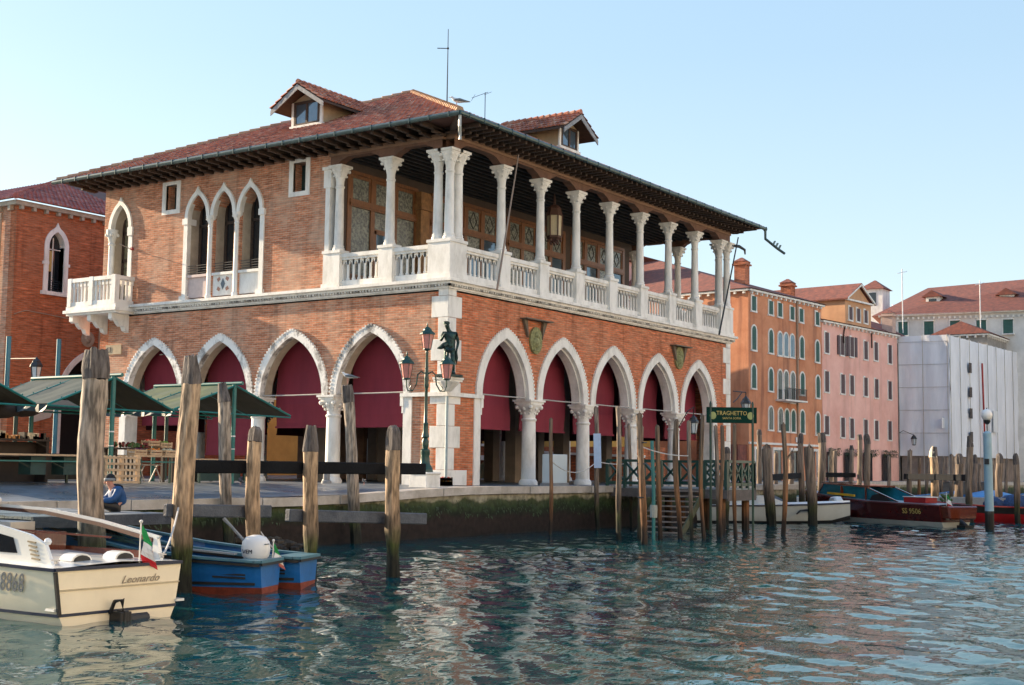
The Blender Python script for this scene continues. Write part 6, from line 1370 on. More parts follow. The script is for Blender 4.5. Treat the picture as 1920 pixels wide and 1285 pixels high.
mb.tube([(4.6,-.93,.45),(4.75,-.88,.62),(5.1,-.78,.66),(5.35,-.7,.58)], [.03,.04,.07,.02], 6); mb.build('painted_dolphin', BLACK, WB)
# small dinghy with the white and blue outboard
DB = thing('dinghy', 'small grey dinghy with white and pale blue outboard motor beside the red taxi', 'boat', (23.3,-6.6,ZW), math.atan2(.75,.6))
st = [(0,.6,.45,.5,.1,.4,-.05),(1.5,.66,.46,.55,.1,.42,-.08),(2.6,.4,.55,.25,.12,.15,0),(3.0,.04,.6,.03,.2,.02,.1)]
mb = MB(); hull(mb, st, (0,0,0)); mb.build('hull', GREYP, DB); mb = MB(); deckface(mb, st, -.1, .05, 0, 0); mb.build('floor', DECKW, DB, recalc=False)
MB().box((-.34,-.1,-.3),(-.1,.1,.7)).build('outboard_leg', GREYP, DB)
mb = MB(); mb.prism([(-.55,-.24,.70),(.12,-.24,.66),(.2,-.24,.98),(.05,-.24,1.22),(-.35,-.24,1.26),(-.6,-.24,1.05)], (0,.48,0)); mb.build('outboard_cowl', pm('white_blue_cowl', (.6,.68,.72), .3, .2, 2), DB, bevel=.07)

# red boat at the right, blue and yellow boat, background boats under covers
def simple_boat(x, y, deg, L_, w_, h, label, hc, tc, cover=None, band=None, name='moored_boat', extra=None):
    t = thing(name, label, 'boat', (x,y,ZW), R(deg), 'boats moored behind the posts')
    st = [(0,w_*.8,h,w_*.7,.15,w_*.5,-.1),(L_*.3,w_,h*1.02,w_*.85,.15,w_*.6,-.15),(L_*.6,w_*.92,h*1.1,w_*.7,.15,w_*.5,-.15),(L_*.85,w_*.5,h*1.25,w_*.3,.18,.1,-.1),(L_,.05,h*1.4,.03,.3,.02,.1)]
    mb = MB(); hull(mb, st, (0,0 if not band else 1,1)); mb.build('hull', [hc, band or hc], t, smooth=True)
    mb = MB(); gunwale(mb, st, .1, .07); mb.build('gunwale', tc, t); mb = MB(); deckface(mb, st, -.08, .04, 0, 0); mb.build('floor', GREYP, t, recalc=False)
    if cover:
        mb = MB(); vs = []; n = 7
        for i in range(n):
            a = i/(n-1); xx = L_*(.05+.8*a); ww = w_*(.95-.45*max(0,a-.5)*2); zt = h+.55*math.sin(math.pi*min(1,a*.9+.1))**.6+random.uniform(-.05,.05)
            vs += [(xx,ww,h+.05),(xx,ww*.5,zt-.12+random.uniform(-.05,.05)),(xx,0,zt),(xx,-ww*.5,zt-.12),(xx,-ww,h+.05)]
        mb.add(vs, [(i*5+k,i*5+k+1,(i+1)*5+k+1,(i+1)*5+k) for i in range(n-1) for k in range(4)]+[(0,1,2,3,4),tuple(range((n-1)*5,n*5))]); mb.build('boat_cover', cover, t, smooth=True)
    return t
BC = pm('navy_boat_cover', (.012,.05,.15), .6, .5, 3, bump=.4, bscale=4); BC2 = pm('blue_tarpaulin', (.03,.2,.5), .5, .4, 3, bump=.4, bscale=4); GC = pm('grey_tarpaulin', (.12,.14,.17), .6, .6, 3, bump=.4, bscale=4); WC = pm('white_tarpaulin', (.55,.6,.68), .5, .3, 2, bump=.4, bscale=3)
rb_ = simple_boat(32.6,-16.4,118,8,1.1,.75,'bright red and black work boat with its square stern behind the blue lamp pole', BLACK, REDB, band=REDB)
MB().box((-.05,-1.0,.1),(.08,1.0,1.35)).build('tall_transom', BLACK, rb_); MB().bar((.2,.95,1.0),(3,1.15,1.0),.1,.16).bar((0,.9,1.3),(1.2,1.05,1.0),.08,.12).build('red_bulwark', REDB, rb_); MB().ball((3.4,0,.85), .8, n=12, sc=(1.3,.9,.75)).ball((4.5,.1,.85), .6, n=10, sc=(1.2,.9,.8)).build('net_heap', pm('blue_net', (.02,.07,.2), .8, .7, 9), rb_, smooth=True)
simple_boat(37.5,-15.0,15,8,1.1,.8,'blue work boat with a yellow waterline at the right edge', pm('strong_blue_hull', (.02,.12,.35), .4), BC2, cover=BC, band=YEL)
simple_boat(31.5,-4.2,25,8,1.1,.95,'boat under a peaked navy cover behind the red taxi cabin', GREYP, WHITE, cover=BC)
simple_boat(38.5,-8.6,-20,7,1.0,.95,'boat with a bright blue cover behind the thick dark topped post', WHITE, BC2, cover=BC2)
simple_boat(24.0,-2.5,20,6.5,1.0,.85,'boat under a crumpled grey cover between the two flat topped posts', REDBOAT, WHITE, cover=GC)
simple_boat(27.5,0.5,15,6,1.0,1.0,'boat with a white tarpaulin behind the crumpled grey one', GREYP, WHITE, cover=WC)
simple_boat(34.2,-.6,10,7.5,1.0,.9,'low white boat with a pale blue deck in front of the pink house', WHITE, TEALB, cover=None)
simple_boat(44,-3.4,-10,7,1.0,.9,'low grey boat before the shaded scaffold sheet', GREYP, BC2, cover=None)
simple_boat(17.2,-1.5,12,6,.9,.9,'boat with a yellow and green stripe just behind the pier', GREYP, YEL, cover=WC)
# floating pontoon walkway behind the taxi
t = tag(MB().bar((27.0,-4.6,-.75),(30.6,-13.0,-.75),.5,.5).build('pontoon_walkway', DECKW), 'long grey floating walkway running behind the red taxi', 'pontoon')

# ------------------------------------------------------------------ buildings
def window(parent, Pf, u, z0, z1, w_, arch=False, shut=None, frame=STONE, sill=True, d=0):
    mb = MB(); h = w_/2; b = .12
    zs = z1-(h if arch else 0)
    if arch: ring(mb, lambda a,dd,z: Pf(a,dd,z), u, h, zs, h*1.15, b, b, d-.05, d+.12, z0)
    else:
        mb.box(Pf(u-h-b,d-.05,z0),Pf(u-h,d+.12,z1)).box(Pf(u+h,d-.05,z0),Pf(u+h+b,d+.12,z1)).box(Pf(u-h-b,d-.05,z1),Pf(u+h+b,d+.12,z1+b))
    if sill: mb.box(Pf(u-h-b-.06,d-.12,z0-.12),Pf(u+h+b+.06,d+.12,z0))
    fr = mb.build('window', frame, parent, recalc=True)
    m = shut or DARKGL; top = [(u+x, zs+z) for x, z in arc(h, h*1.15, 5)] if arch else [(u-h,z1),(u+h,z1)]
    mb = MB(); poly = [(u-h,z0)]+top+[(u+h,z0)]; mb.prism([Pf(a,d-.02,z) for a,z in poly], Vector(Pf(0,.03,0))-Vector(Pf(0,0,0)))
    mb.box(Pf(u-.02,d-.035,z0),Pf(u+.02,d-.02,zs))
    mb.build('shutter' if shut else 'pane', m, fr); return fr
def linframe(A, B):
    A = Vector((A[0],A[1],0)); B = Vector((B[0],B[1],0)); d = (B-A).normalized(); n = Vector((-d.y,d.x,0))
    if n.dot(Vector((40.6,30.7,0))) < 0: n = -n      # depth grows away from the camera
    return lambda u,dd,z: tuple(A+d*u+n*dd+Vector((0,0,z)))
SH_G = pm('green_shutter', (.03,.12,.10), .6, .4, 2, stretch=(1,1,8)); SH_B = pm('brown_shutter', (.11,.065,.07), .6, .3, 2, stretch=(1,1,8))
def gabled_box(t, Pf, L_, D, H_, mat, zr, inset, rmat, over=.35, name='wall'):
    mb = MB(); mb.add([Pf(0,0,0),Pf(L_,0,0),Pf(L_,D,0),Pf(0,D,0),Pf(0,0,H_),Pf(L_,0,H_),Pf(L_,D,H_),Pf(0,D,H_)], [(0,1,5,4),(1,2,6,5),(2,3,7,6),(3,0,4,7),(4,5,6,7)]); mb.build(name, mat, t)
    o = over; mb = MB(); mb.add([Pf(-o,-o,H_+.1),Pf(L_+o,-o,H_+.1),Pf(L_+o,D+o,H_+.1),Pf(-o,D+o,H_+.1),Pf(inset[0],D/2,zr),Pf(L_-inset[1],D/2,zr)], [(0,1,5,4),(1,2,5),(2,3,4,5),(3,0,4),(0,3,2,1)]); r_ = mb.build('roof', rmat, t)
    mb = MB(); mb.box(Pf(-o*.5,-o*.5,H_-.15),Pf(L_+o*.5,.02,H_+.02)) if False else None
    def rail(a, b, w_, h): mb.bar(a, b, w_, h)
    mb.bar(Pf(-.15,-.1,H_-.02),Pf(L_+.15,-.1,H_-.02),.3,.14).bar(Pf(-.1,-.1,H_-.02),Pf(-.1,D,H_-.02),.3,.14)
    k = .3
    while k < L_: mb.bar(Pf(k,-.2,H_-.18),Pf(k,.02,H_-.18),.16,.2); k += .75
    k = .3
    while k < D: mb.bar(Pf(-.2,k,H_-.18),Pf(.02,k,H_-.18),.16,.2); k += .75
    mb.build('cornice', STONE, t); return r_
def chimney(parent, x, y, z0, z1, s=.5, mat=None):
    mb = MB().box((x-s,y-s,z0),(x+s,y+s,z1-.5)).box((x-s*1.3,y-s*1.3,z1-.5),(x+s*1.3,y+s*1.3,z1-.38)).box((x-s*1.1,y-s*1.1,z1-.38),(x+s*1.1,y+s*1.1,z1-.2)); c = mb.build('chimney', mat or CHB, parent); MB().lathe((x,y),[(s*1.7,z1-.2),(s*.2,z1+.15)],4,rot=math.pi/4).build('chimney_cap', TILE_F, c)
CHB = brick('chimney_brick', (.5,.14,.06), (.4,.11,.05), (.35,.2,.13), stain_amt=.1)

# second brick market building on the left
LB = thing('brick_building', 'deep red brick building with a white ogee window and corbelled cornice, leftmost', 'building', (.5,28.2,0))
LY = 28.2
Pl = lambda u,d,z: (u, LY+d, z)
mb = MB(); wall(mb, Pl, .5, 18, 0, 14.0, [(2.97,.48,9.6,12.0,.80),(5.6,1.95,-.0,4.0,2.5)], 0, .5); mb.build('brick_wall', BR_L, LB)
mb = MB(); mb.box((.5,LY+.5,0),(1.0,70,14.0)); mb.build('brick_wall', BR_W, LB)
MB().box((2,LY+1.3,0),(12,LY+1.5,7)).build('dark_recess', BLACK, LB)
mb = MB(); ring(mb, Pl, 5.6, 1.92, 4.0, 2.48, .30, .30, -.06, .3, 0.0); mb.build('portal_arch', STONE, LB)
mb = MB(); ring(mb, Pl, 2.97, .48, 12.0, .78, .26, .26, -.08, .4, 9.6, foil=.22); mb.box((2.1,LY-.15,9.4),(3.84,LY+.2,9.6)).box((2.14,LY-.11,11.0),(2.5,LY,11.15)).box((3.44,LY-.11,11.0),(3.80,LY,11.15)); wn = mb.build('ogee_window', STONE, LB)
MB().box((2.49,LY+.36,9.6),(3.45,LY+.4,12.8)).build('pane', DARKGL, wn); MB().box((2.5,LY+.30,10.7),(3.0,LY+.34,11.8)).build('blind', pm('yellow_blind', (.6,.42,.14), .7), wn); MB().box((2.94,LY+.28,9.6),(3.0,LY+.32,12.5)).box((2.5,LY+.28,11.85),(3.45,LY+.32,11.9)).build('window_bar', STONE, wn)
mb = MB()
for k in range(5): mb.tube([(2.5,LY+.02,9.7+k*.12),(3.44,LY+.02,9.7+k*.12)], .014, 5)
mb.build('window_rail', IRON, wn)
mb = MB().box((.25,LY-.25,13.82),(15.5,LY,14.05)).box((.25,LY,13.82),(.5,70,14.05))
for k in range(20): mb.box((.6+k*.75,LY-.22,13.62),(.76+k*.75,LY,13.82))
for k in range(30): mb.box((.28,LY+.3+k*.9,13.58),(.5,LY+.5+k*.9,13.82))
mb.build('cornice', pm('tan_cornice_stone', (.5,.42,.32), .8, .35, 3), LB)
LR = MB().add([(.1,LY-.4,14.08),(18,LY-.4,14.08),(18,LY+9.4,17.8),(9.9,LY+9.4,17.8),(.1,75,14.08),(9.9,65,17.8)], [(0,1,2,3),(0,3,5,4)]); rl = LR.build('roof', bpy.data.materials['roof_underlay'], LB, recalc=False)
sl = 3.72/9.8; cc = 1/math.sqrt(1+sl*sl)
tiles((0,LY-.4,14.08), (1,0,0), (0,cc,sl*cc), .2, 9.5, lambda s: min(s-.1, 9.8)/cc, rl, TILE_P, pitch=.29, row=.47, rad=.12)
tiles((.1,0,14.08), (0,1,0), (cc,0,sl*cc), LY-.3, 50, lambda s: min(s-LY+.4, 9.8)/cc, rl, TILE_P, pitch=.29, row=.47, rad=.12)
mb = MB()
for k in range(30):
    a = k/30; b = (k+1.15)/30; n_ = len(mb.v); mb.tube([(.1+9.8*a,LY-.4+9.8*a,14.18+3.72*a),(.1+9.8*b,LY-.4+9.8*b,14.15+3.72*b)],[.16,.13],7); mb.tint += [random.random()]*(len(mb.v)-n_)
mb.build('hip_ridge', TILE_P, rl)
MB().tube([(.4,LY+1.2,13.5),(.4,LY+1.2,0)], .07, 8).build('downpipe', pm('tan_downpipe', (.42,.3,.2), .6), LB)
MB().tube([(5.9,LY-.1,8.1),(5.9,LY-.1,0)], .055, 8).tube([(.6,LY-.03,8.2),(1.3,LY-.03,8.45),(5.9,LY-.03,8.15)],.025,5).build('downpipe', bpy.data.materials['tan_downpipe'], LB)
mb = MB(); mb.prism([(5.2+.42*math.cos(a*math.pi/8),LY-.06,7.3+.42*math.sin(a*math.pi/8)) for a in range(16)], (0,.1,0)); mb.ball((5.2,LY-.06,7.3),.22,sc=(1,.4,1)); mb.build('roundel', pm('tan_stone', (.45,.36,.26), .8, .4, 5), LB)
wall_lantern(-.6,24.5,4.6,'black lantern with pale glass hanging above the left canopy', 1.1, [[(-.6,24.5,5.7),(.5,28.2,5.9)]])

# orange palazzo
OP = thing('orange_palazzo', 'orange stuccoed four storey palazzo with green shutters and arched windows', 'building', (49.1,9.54,0))
A1, B1 = (49.1,9.54), (60.95,8.52); Po = linframe(A1, B1); LO = math.dist(A1,B1)
ST_O = stucco('orange_stucco', (.68,.32,.18), (.20,.09,.065), .85, (.48,.19,.10)); ST_P = stucco('pink_stucco', (.86,.52,.44), (.45,.26,.22), .55, (.72,.38,.31)); ST_T = stucco('tan_stucco', (.66,.38,.22), (.4,.2,.12), .3)
ro = gabled_box(OP, Po, LO, 30, 14.0, ST_O, 19.0, (9,5), TILE_F)
for i, (u, z1, z0) in enumerate([(0.8,13.69,12.5),(3.42,13.61,12.48),(4.86,13.6,12.45),(6.85,13.52,12.4),(8.37,13.51,12.37),(11.13,13.53,12.37)]): window(OP, Po, u, z0, z1-.1, .66, False, SH_G)
for i, (u, z1, z0) in enumerate([(0.8,11.43,9.6),(3.4,11.38,9.57),(4.83,11.3,9.5),(5.8,11.3,9.5),(6.82,11.28,9.5),(8.42,11.25,9.53),(11.1,11.17,9.42),(0.75,8.54,6.77),(3.36,8.44,6.71),(4.79,8.4,6.1),(5.78,8.4,6.06),(6.87,8.38,6.0),(8.47,8.44,6.69),(11.13,8.36,6.57),(3.33,5.55,3.8),(4.84,5.5,3.76),(5.87,5.46,3.75),(6.91,5.46,3.74),(8.42,5.49,3.7),(11.07,5.43,3.65)]):
    window(OP, Po, u, z0, z1-.1, .66, True, SKYGL if i in (2,3,4) else (None if i in (9,10,11,14,15) else SH_G))
mb = MB(); mb.bar(Po(4.1,-.45,6.05),Po(7.6,-.45,6.05),.9,.12); bl_ = mb.build('stone_balcony', STONE, OP); mb = MB()
for k in range(24): mb.bar(Po(4.15+k*.147,-.85,6.1),Po(4.15+k*.147,-.85,6.95),.03,.03)
mb.bar(Po(4.1,-.85,6.97),Po(7.6,-.85,6.97),.05,.05); mb.build('balcony_rail', IRON, bl_)
MB().bar(Po(-.05,-.06,2.75),Po(LO,-.06,2.75),.14,.16).build('string_course', STONE, OP)
MB().bar(Po(7.55,-.08,.5),Po(7.55,-.08,13.9),.12,.12).build('downpipe', bpy.data.materials['tan_downpipe'], OP)
for k in range(4):
    u = 1.6+k*2.8; mb = MB(); mb.box(Po(0,0,0),Po(0,0,0)) if False else None
    mb.bar(Po(u,-.02,0.0),Po(u,-.02,2.3),1.6,.06,up=(0,1,0)); d_ = mb.build('shop_opening', DARKGL, OP); mb = MB()
    for e in (-.85,.85): mb.bar(Po(u+e,-.06,0),Po(u+e,-.06,2.4),.16,.14,up=(0,1,0))
    mb.bar(Po(u-.95,-.06,2.4),Po(u+.95,-.06,2.4),.14,.2); mb.build('stone_doorframe', STONE, d_)
MB().box(Po(7.2,-.06,2.95),Po(7.9,-.03,3.35)).build('house_plate', WHITE, OP)
chimney(ro, 54.5,12.5,15.2,17.2,.45); chimney(ro, 62.0,11.8,13.5,16.4,.45)
mb = MB().box((52,22,15),(55,27,17.6)); dd_ = mb.build('roof_dormer', ST_P, ro); MB().prism([(51.7,21.7,17.6),(55.3,21.7,17.6),(53.5,21.7,18.6)], (0,5.6,0)).build('dormer_roof', TILE_F, dd_); MB().box((51.97,23.4,16.0),(51.99,24.4,17.0)).build('pane', SKYGL, dd_)
for (y, z) in ((14,12.5),(20,12.5),(14,9.6),(20,9.6)): window(OP, (lambda u,d,z_: (49.1+d, u, z_)), y, z, z+1.1, .66, False, None)
# projecting low shrine-like porch at its corner (orange, behind the sign)
MB().box((47.6,9.7,0),(49.1,13,2.6)).build('corner_porch', TILE_F, OP)

# pink palazzo
PP = thing('pink_palazzo', 'pink stuccoed palazzo with brown shutters and a raised pedimented attic', 'building', (60.96,8.49,0))
A2, B2 = (60.97,8.50), (75.17,7.04); Pp = linframe(A2, B2); LPk = math.dist(A2,B2)
rp = gabled_box(PP, Pp, LPk, 24, 12.8, ST_P, 15.2, (1,1), TILE_F)
for (u, z1, z0) in [(0.82,12.04,10.27),(3.57,11.97,10.29),(5.33,12.03,10.29),(7.95,11.89,10.25),(9.93,11.96,10.3),(12.72,11.95,10.22),(0.76,8.88,7.12),(3.59,8.8,7.13),(5.25,8.82,7.13),(7.86,8.8,7.13),(9.94,8.79,7.09),(12.62,8.76,7.08),(0.68,5.27,3.69),(3.51,5.25,3.55),(5.16,5.23,3.51),(7.77,5.23,3.57),(9.83,5.22,3.53),(12.5,5.27,3.55)]:
    fr = window(PP, Pp, u, z0, z1-.1, .72, False, SH_B)
    if z1 > 11 and 3 < u < 6: [MB().bar(Pp(u+e,-.06,z0),Pp(u+e,-.06,z1-.1),.5,.05,up=(0,1,0)).build('open_shutter', SH_B, fr) for e in (-.7,.7)]
mb = MB().add([Pp(4.2,0,12.9),Pp(9.05,0,12.9),Pp(9.05,9,12.9),Pp(4.2,9,12.9),Pp(4.2,0,15.0),Pp(9.05,0,15.0),Pp(9.05,9,15.0),Pp(4.2,9,15.0),Pp(6.62,0,16.35),Pp(6.62,9,16.35)], [(0,1,5,8,4),(1,2,6,5),(2,3,7,9,6),(3,0,4,7)]); at_ = mb.build('attic_wall', ST_T, PP)
for s_, u in ((-1,3.9),(1,9.35)):
    MB().prism([Pp(6.62,-.35,16.45),Pp(u,-.35,14.95),Pp(u,-.35,15.08),Pp(6.62,-.35,16.6)], Vector(Pp(0,9.6,0))-Vector(Pp(0,0,0))).build('attic_roof', TILE_F, at_)
mb = MB(); mb.bar(Pp(4.0,-.15,15.0),Pp(9.2,-.15,15.0),.2,.14).bar(Pp(4.0,-.3,15.05),Pp(6.62,-.3,16.45),.12,.14).bar(Pp(9.25,-.3,15.05),Pp(6.62,-.3,16.45),.12,.14); mb.build('pediment_moulding', STONE, at_)
for u in (5.17,6.6,8.02): window(at_, Pp, u, 13.35, 14.45, .66, False, SH_B)
mb = MB()
PLM = pm('dark_ivy', (.03,.06,.015), .9, .5, 6)
for k, (u, w_) in enumerate(((1.5,2.0),(4.7,2.4),(8.3,2.6),(12.0,2.6))):
    op = MB().bar(Pp(u,-.03,0),Pp(u,-.03,2.3),w_,.08,up=(0,1,0)).build('ground_opening', DARKGL, PP)
    mb = MB()
    for q_ in range(260):
        p = Vector(Pp(u+random.uniform(-w_/2-.1,w_/2+.1), -.2+random.uniform(-.18,.1), 2.35+random.uniform(-.32,.28))); s_ = random.uniform(.06,.13); mb.add([p,p+Vector((s_,random.uniform(-.05,.05),s_*.3)),p+Vector((s_*.4,random.uniform(-.05,.05),-s_))], [(0,1,2)])
    mb.build('ivy_garland', PLM, op, recalc=False)
MB().tube([Pp(3.9,-.08,12.6),Pp(3.7,-.08,12.0),Pp(3.75,-.08,11.3)], .06, 6).tube([Pp(9.0,-.08,12.6),Pp(9.0,-.08,11.3)], .06, 6).build('downpipe', WOOD_D, PP)

# scaffolded house wrapped in pale sheets
SC = thing('scaffolded_house', 'house wrapped in pale grey scaffold sheeting next to the pink palazzo', 'building', (75.6,2.7,0))
def sheet(Pf, L_, z0, z1, name, folds):
    mb = MB(); n = int(L_*2.2); m = 9; vs = []
    for j in range(m+1):
        for i in range(n+1):
            a = i/n; b = j/m; d = .07*math.sin(i*1.9+math.sin(j*.8))+.05*math.sin(j*2.3+i*.35)
            vs.append(Pf(L_*a, d, z0+(z1-z0)*b))
    mb.add(vs, [(j*(n+1)+i, j*(n+1)+i+1, (j+1)*(n+1)+i+1, (j+1)*(n+1)+i) for j in range(m) for i in range(n)]); return mb.build(name, NET, SC, smooth=True, recalc=False)
Ps = linframe((75.4,7.0),(75.75,2.7)); Pt = linframe((75.75,2.7),(96.4,1.66))
sheet(Ps, 4.35, 2.2, 12.75, 'scaffold_sheet', 1); sheet(Pt, 20.7, 2.2, 12.7, 'scaffold_sheet', 1)
mb = MB().add([Ps(.1,.25,0),Pt(0.1,.35,0),Pt(20.6,.35,0),Pt(20.6,12,0),Ps(.1,.25,12.6),Pt(.1,.35,12.6),Pt(20.6,.35,12.6),Pt(20.6,12,12.6)], [(0,1,5,4),(1,2,6,5),(2,3,7,6),(4,5,6,7)]); mb.build('house_wall', pm('old_house_wall', (.3,.24,.2), .9, .4, 1), SC, recalc=False)
mb = MB()
for k in range(9): mb.tube([Pt(k*2.55,-.12,0),Pt(k*2.55,-.12,12.8)], .03, 5)
for k in range(3): mb.tube([Ps(k*2.1,-.12,0),Ps(k*2.1,-.12,12.8)], .03, 5)
for z in (2.2,4.2,6.2,8.2,10.2,12.2): mb.tube([Ps(0,-.12,z),Ps(4.3,-.12,z)], .02, 5)
mb.build('scaffold_tube', ROD, SC)
mb = MB()
for (u, z) in ((5.2,10.2),(5.2,8.0),(5.2,6.1),(5.2,4.0)): mb.bar(Pt(u,-.14,z-.45),Pt(u,-.14,z+.45),.75,.05,up=(0,1,0))
mb.build('sheet_opening', pm('dark_scaffold_gap', (.09,.07,.06), .9), SC)
MB().tube([Pt(8.0,-.3,10.8),Pt(8.5,-.3,1.5)], .09, 6).build('red_chute_pole', REDB, SC)
mb = MB().bar(Ps(3.8,-.16,4.6),Ps(3.8,-.16,5.5),.95,.04,up=(0,1,0)).bar(Pt(12.0,-.16,4.6),Pt(12.0,-.16,6.6),1.4,.04,up=(0,1,0)); mb.build('site_notice', WHITE, SC); MB().bar(Ps(3.8,-.19,5.15),Ps(3.8,-.19,5.4),.5,.03,up=(0,1,0)).build('notice_symbol', YEL, SC)
wall_lantern(74.6,5.5,3.1,'black street lantern on a curved arm against the shaded scaffold sheet', .9, [[(74.6,5.5,4.0),(74.8,6.5,4.4),(75.3,7.0,4.2)]])

# long white palace behind, with big tiled roof
WP = thing('white_palace', 'long white building with a big red tiled roof behind the scaffolded house', 'building', (92,14.2,0))
def quadroof(t, a, b, c, d, mat, nm='roof'): return MB().add([a,b,c,d], [(0,1,2,3)]).build(nm, mat, t, recalc=False)
mb = MB().add([(92,14.2,0),(97.2,-5,0),(112,-1,0),(107,18,0),(92,14.2,16.6),(97.2,-5,17.0),(112,-1,17),(107,18,16.6)], [(0,1,5,4),(1,2,6,5),(3,0,4,7),(4,5,6,7)]); mb.build('wall', stucco('white_stucco', (.72,.70,.66), (.4,.38,.36), .3), WP, recalc=False)
r_ = quadroof(WP, (91.3,14.9,16.6),(96.7,-5.5,17.0),(106,-3.5,21.6),(102.5,12.5,20.7), TILE_F); MB().add([(91.3,14.9,16.6),(102.5,12.5,20.7),(107,18.4,16.6)], [(0,1,2)]).build('roof', TILE_F, WP, recalc=False)
Pw = linframe((92,14.2),(97.2,-5))
for k in range(7): window(WP, Pw, 2.2+k*2.5, 14.6, 16.0, .9, False, SH_G)
mb = MB()
for k in range(40): mb.bar(Pw(.2+k*.5,-.25,16.35),Pw(.2+k*.5,.05,16.35),.2,.22)
mb.bar(Pw(-.2,-.2,16.6),Pw(20,-.2,16.95),.5,.16); mb.build('cornice', STONE, WP)
for (u, nm) in ((5.2,0),(12.4,1)):
    p = Pw(u, 4.0, 17.6+.0); x, y, z = p
    mb = MB().box((x-.7,y-.7,17.0),(x+1.6,y+.7,18.9)); d_ = mb.build('roof_dormer', STONE, r_); MB().prism([(x-1.0,y-1.1,18.9),(x-1.0,y+1.1,18.9),(x-1.0,y,19.6)], (3,0,0)).build('dormer_roof', TILE_F, d_); MB().box((x-.73,y-.4,17.7),(x-.71,y+.4,18.7)).build('pane', DARKGL, d_)
mb = MB()
for k in range(5): mb.bar(Pw(1.0+k*.55,5.2,18.45),Pw(1.3+k*.55,3.9,17.95),.3,.05)
mb.build('roof_light', WHITE, r_)
TT = thing('roof_turret', 'small white roof turret with a red tiled cap behind the pink palazzo', 'turret', (104,22,0)); x, y = 101.0, 17.8
MB().box((x-1.2,y-1.2,10),(x+1.2,y+1.2,20.6)).build('turret_wall', STONE, TT); MB().lathe((x,y),[(2.1,20.6),(.1,21.7)],4,rot=math.pi/4).build('turret_roof', TILE_F, TT); MB().box((x-1.23,y-.5,18.8),(x-1.2,y+.3,20.2)).build('pane', DARKGL, TT)
# small tiled houses between
for (nm, x0, y0, w_, d_, h, zr, lab) in (('tiled_house',77.5,8.8,10,7,12.9,15.2,'low house with an old tiled roof above the left part of the scaffold sheet'),('tiled_house',88,2.6,7,5,13.9,15.3,'small roof terrace house above the right part of the scaffold sheet')):
    t = thing(nm, lab, 'house', (x0,y0,0)); gabled_box(t, (lambda u,d,z,x0=x0,y0=y0: (x0+u,y0+d,z)), w_, d_, h, pm('grey_house_wall', (.33,.31,.28), .9, .4, 1) if 'grey_house_wall' not in bpy.data.materials else bpy.data.materials['grey_house_wall'], zr, (.3,.3), TILE_F)
chimney(WP, 82.5,10.2,13,15.9,.5, pm('pale_chimney', (.6,.42,.34), .8))
for (x, y, z0, z1, lab) in ((84.5,9.5,14,20.2,'thin pale antenna mast above the scaffolded house'),(93.0,4.5,15,19.8,'thin white antenna mast in front of the big red roof')):
    tag(MB().tube([(x,y,z0),(x,y,z1)], .05, 5).tube([(x-.5,y+.3,z1-.5),(x+.5,y-.3,z1-.2)], .03, 4).build('roof_antenna', WHITE), lab, 'antenna', 'pale rooftop antennas')
# pale palazzo at the right edge
RP = thing('pale_palazzo', 'pale palazzo with dark windows cut by the right edge of the picture', 'building', (96.6,1.6,0))
Pr_ = linframe((96.6,1.6),(112,.8)); gabled_box(RP, Pr_, 15.5, 12, 12.3, stucco('pale_stucco', (.62,.58,.52), (.4,.35,.3), .3), 13.6, (2,2), TILE_F)
for z0 in (9.6,6.6,3.6):
    for k in range(5): window(RP, Pr_, 1.4+k*2.8, z0, z0+2.0, .95, z0 == 6.6, DARKGL)

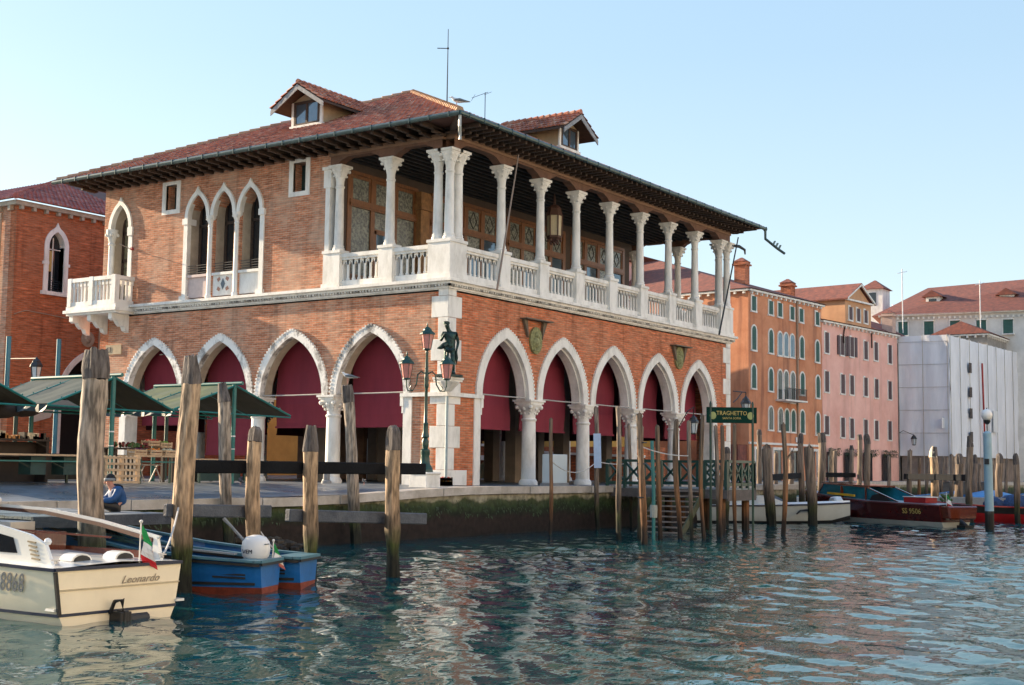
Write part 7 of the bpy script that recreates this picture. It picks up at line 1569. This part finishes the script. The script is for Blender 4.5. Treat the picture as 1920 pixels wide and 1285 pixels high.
# the sunlit palaces on the opposite bank, behind the camera
q3 = tag(MB().box((-200,-900,-3),(260,-43.4,.0)).build('opposite_quay', PAVE), kind='structure')
xo = -120
for i, (w_, h, c) in enumerate([(26,18,(.72,.68,.62)),(22,21,(.76,.74,.7)),(18,17,(.7,.6,.5)),(24,20,(.76,.74,.7)),(20,19,(.74,.66,.56)),(26,22,(.78,.77,.74)),(22,18,(.72,.62,.52)),(26,20,(.74,.71,.66)),(30,19,(.74,.7,.64)),(30,20,(.74,.71,.66))]):
    t = thing('opposite_palazzo', 'sunlit stucco palazzo number %s from the west on the opposite bank behind the viewer' % 'one two three four five six seven eight nine ten'.split()[i], 'building', (xo,-44,0), 0, 'palaces on the opposite bank')
    Pq = (lambda u,d,z,xo=xo,w_=w_: (xo+w_-u, -44-d, z)); gabled_box(t, Pq, w_-.2, 14, h, stucco('opposite_stucco', c, tuple(k*.7 for k in c), .2), h+3, (5,5), TILE_F)
    for z in (2,6.5,11):
        for k in range(int(w_/4)): window(t, Pq, 2.2+k*4, z, z+2.4, 1.1, z == 6.5, None)
    xo += w_

# things seen through the open arcades
BG = thing('brick_bridge', 'small brick bridge with a white stone arch seen through the first canal side arch', 'bridge', (31.5,14,0))
Pb = lambda u,d,z: (31.5+d, u, z)
mb = MB(); wall(mb, Pb, 8.5, 27, -2.5, 2.1, [(20.8,2.75,-2.5,-.7,1.95)], 0, 2.6); mb.build('bridge_wall', BR_L, BG)
mb = MB(); ring(mb, Pb, 20.8, 2.7, -.7, 1.9, .32, .32, -.06, .3, -2.0); mb.build('bridge_arch', STONE, BG); mb = MB().bar((31.4,8.5,1.5),(31.4,15.5,1.7),.3,.15).bar((31.4,15.5,1.7),(31.4,20,2.2),.3,.15).bar((31.4,20,2.2),(31.4,27,2.2),.3,.15); mb.build('bridge_coping', STONE, BG)
t = thing('canal_side_wall', 'old wall seen under the little bridge, golden light painted into its colour', 'wall', (36,24,-2)); MB().box((35.5,16,-2.5),(36,30,1.6)).build('wall', pm('golden_lit_wall', (.42,.32,.14), .9, .6, 2), t)  # golden green light on wall and water is put into this colour
OH = thing('ochre_house', 'ochre house front glimpsed through the campo side arches', 'house', (36,18,0)); MB().box((17,34,0),(48,60,9)).box((36,17,0),(48,34,11)).build('wall', pm('ochre_wall', (.6,.36,.09), .85, .3, .6), OH)
for (y, z) in ((20,1.0),(24,1.0),(28,1.0)): MB().box((35.9,y,z),(36,y+1.1,z+2)).build('window', DARKGL, OH)
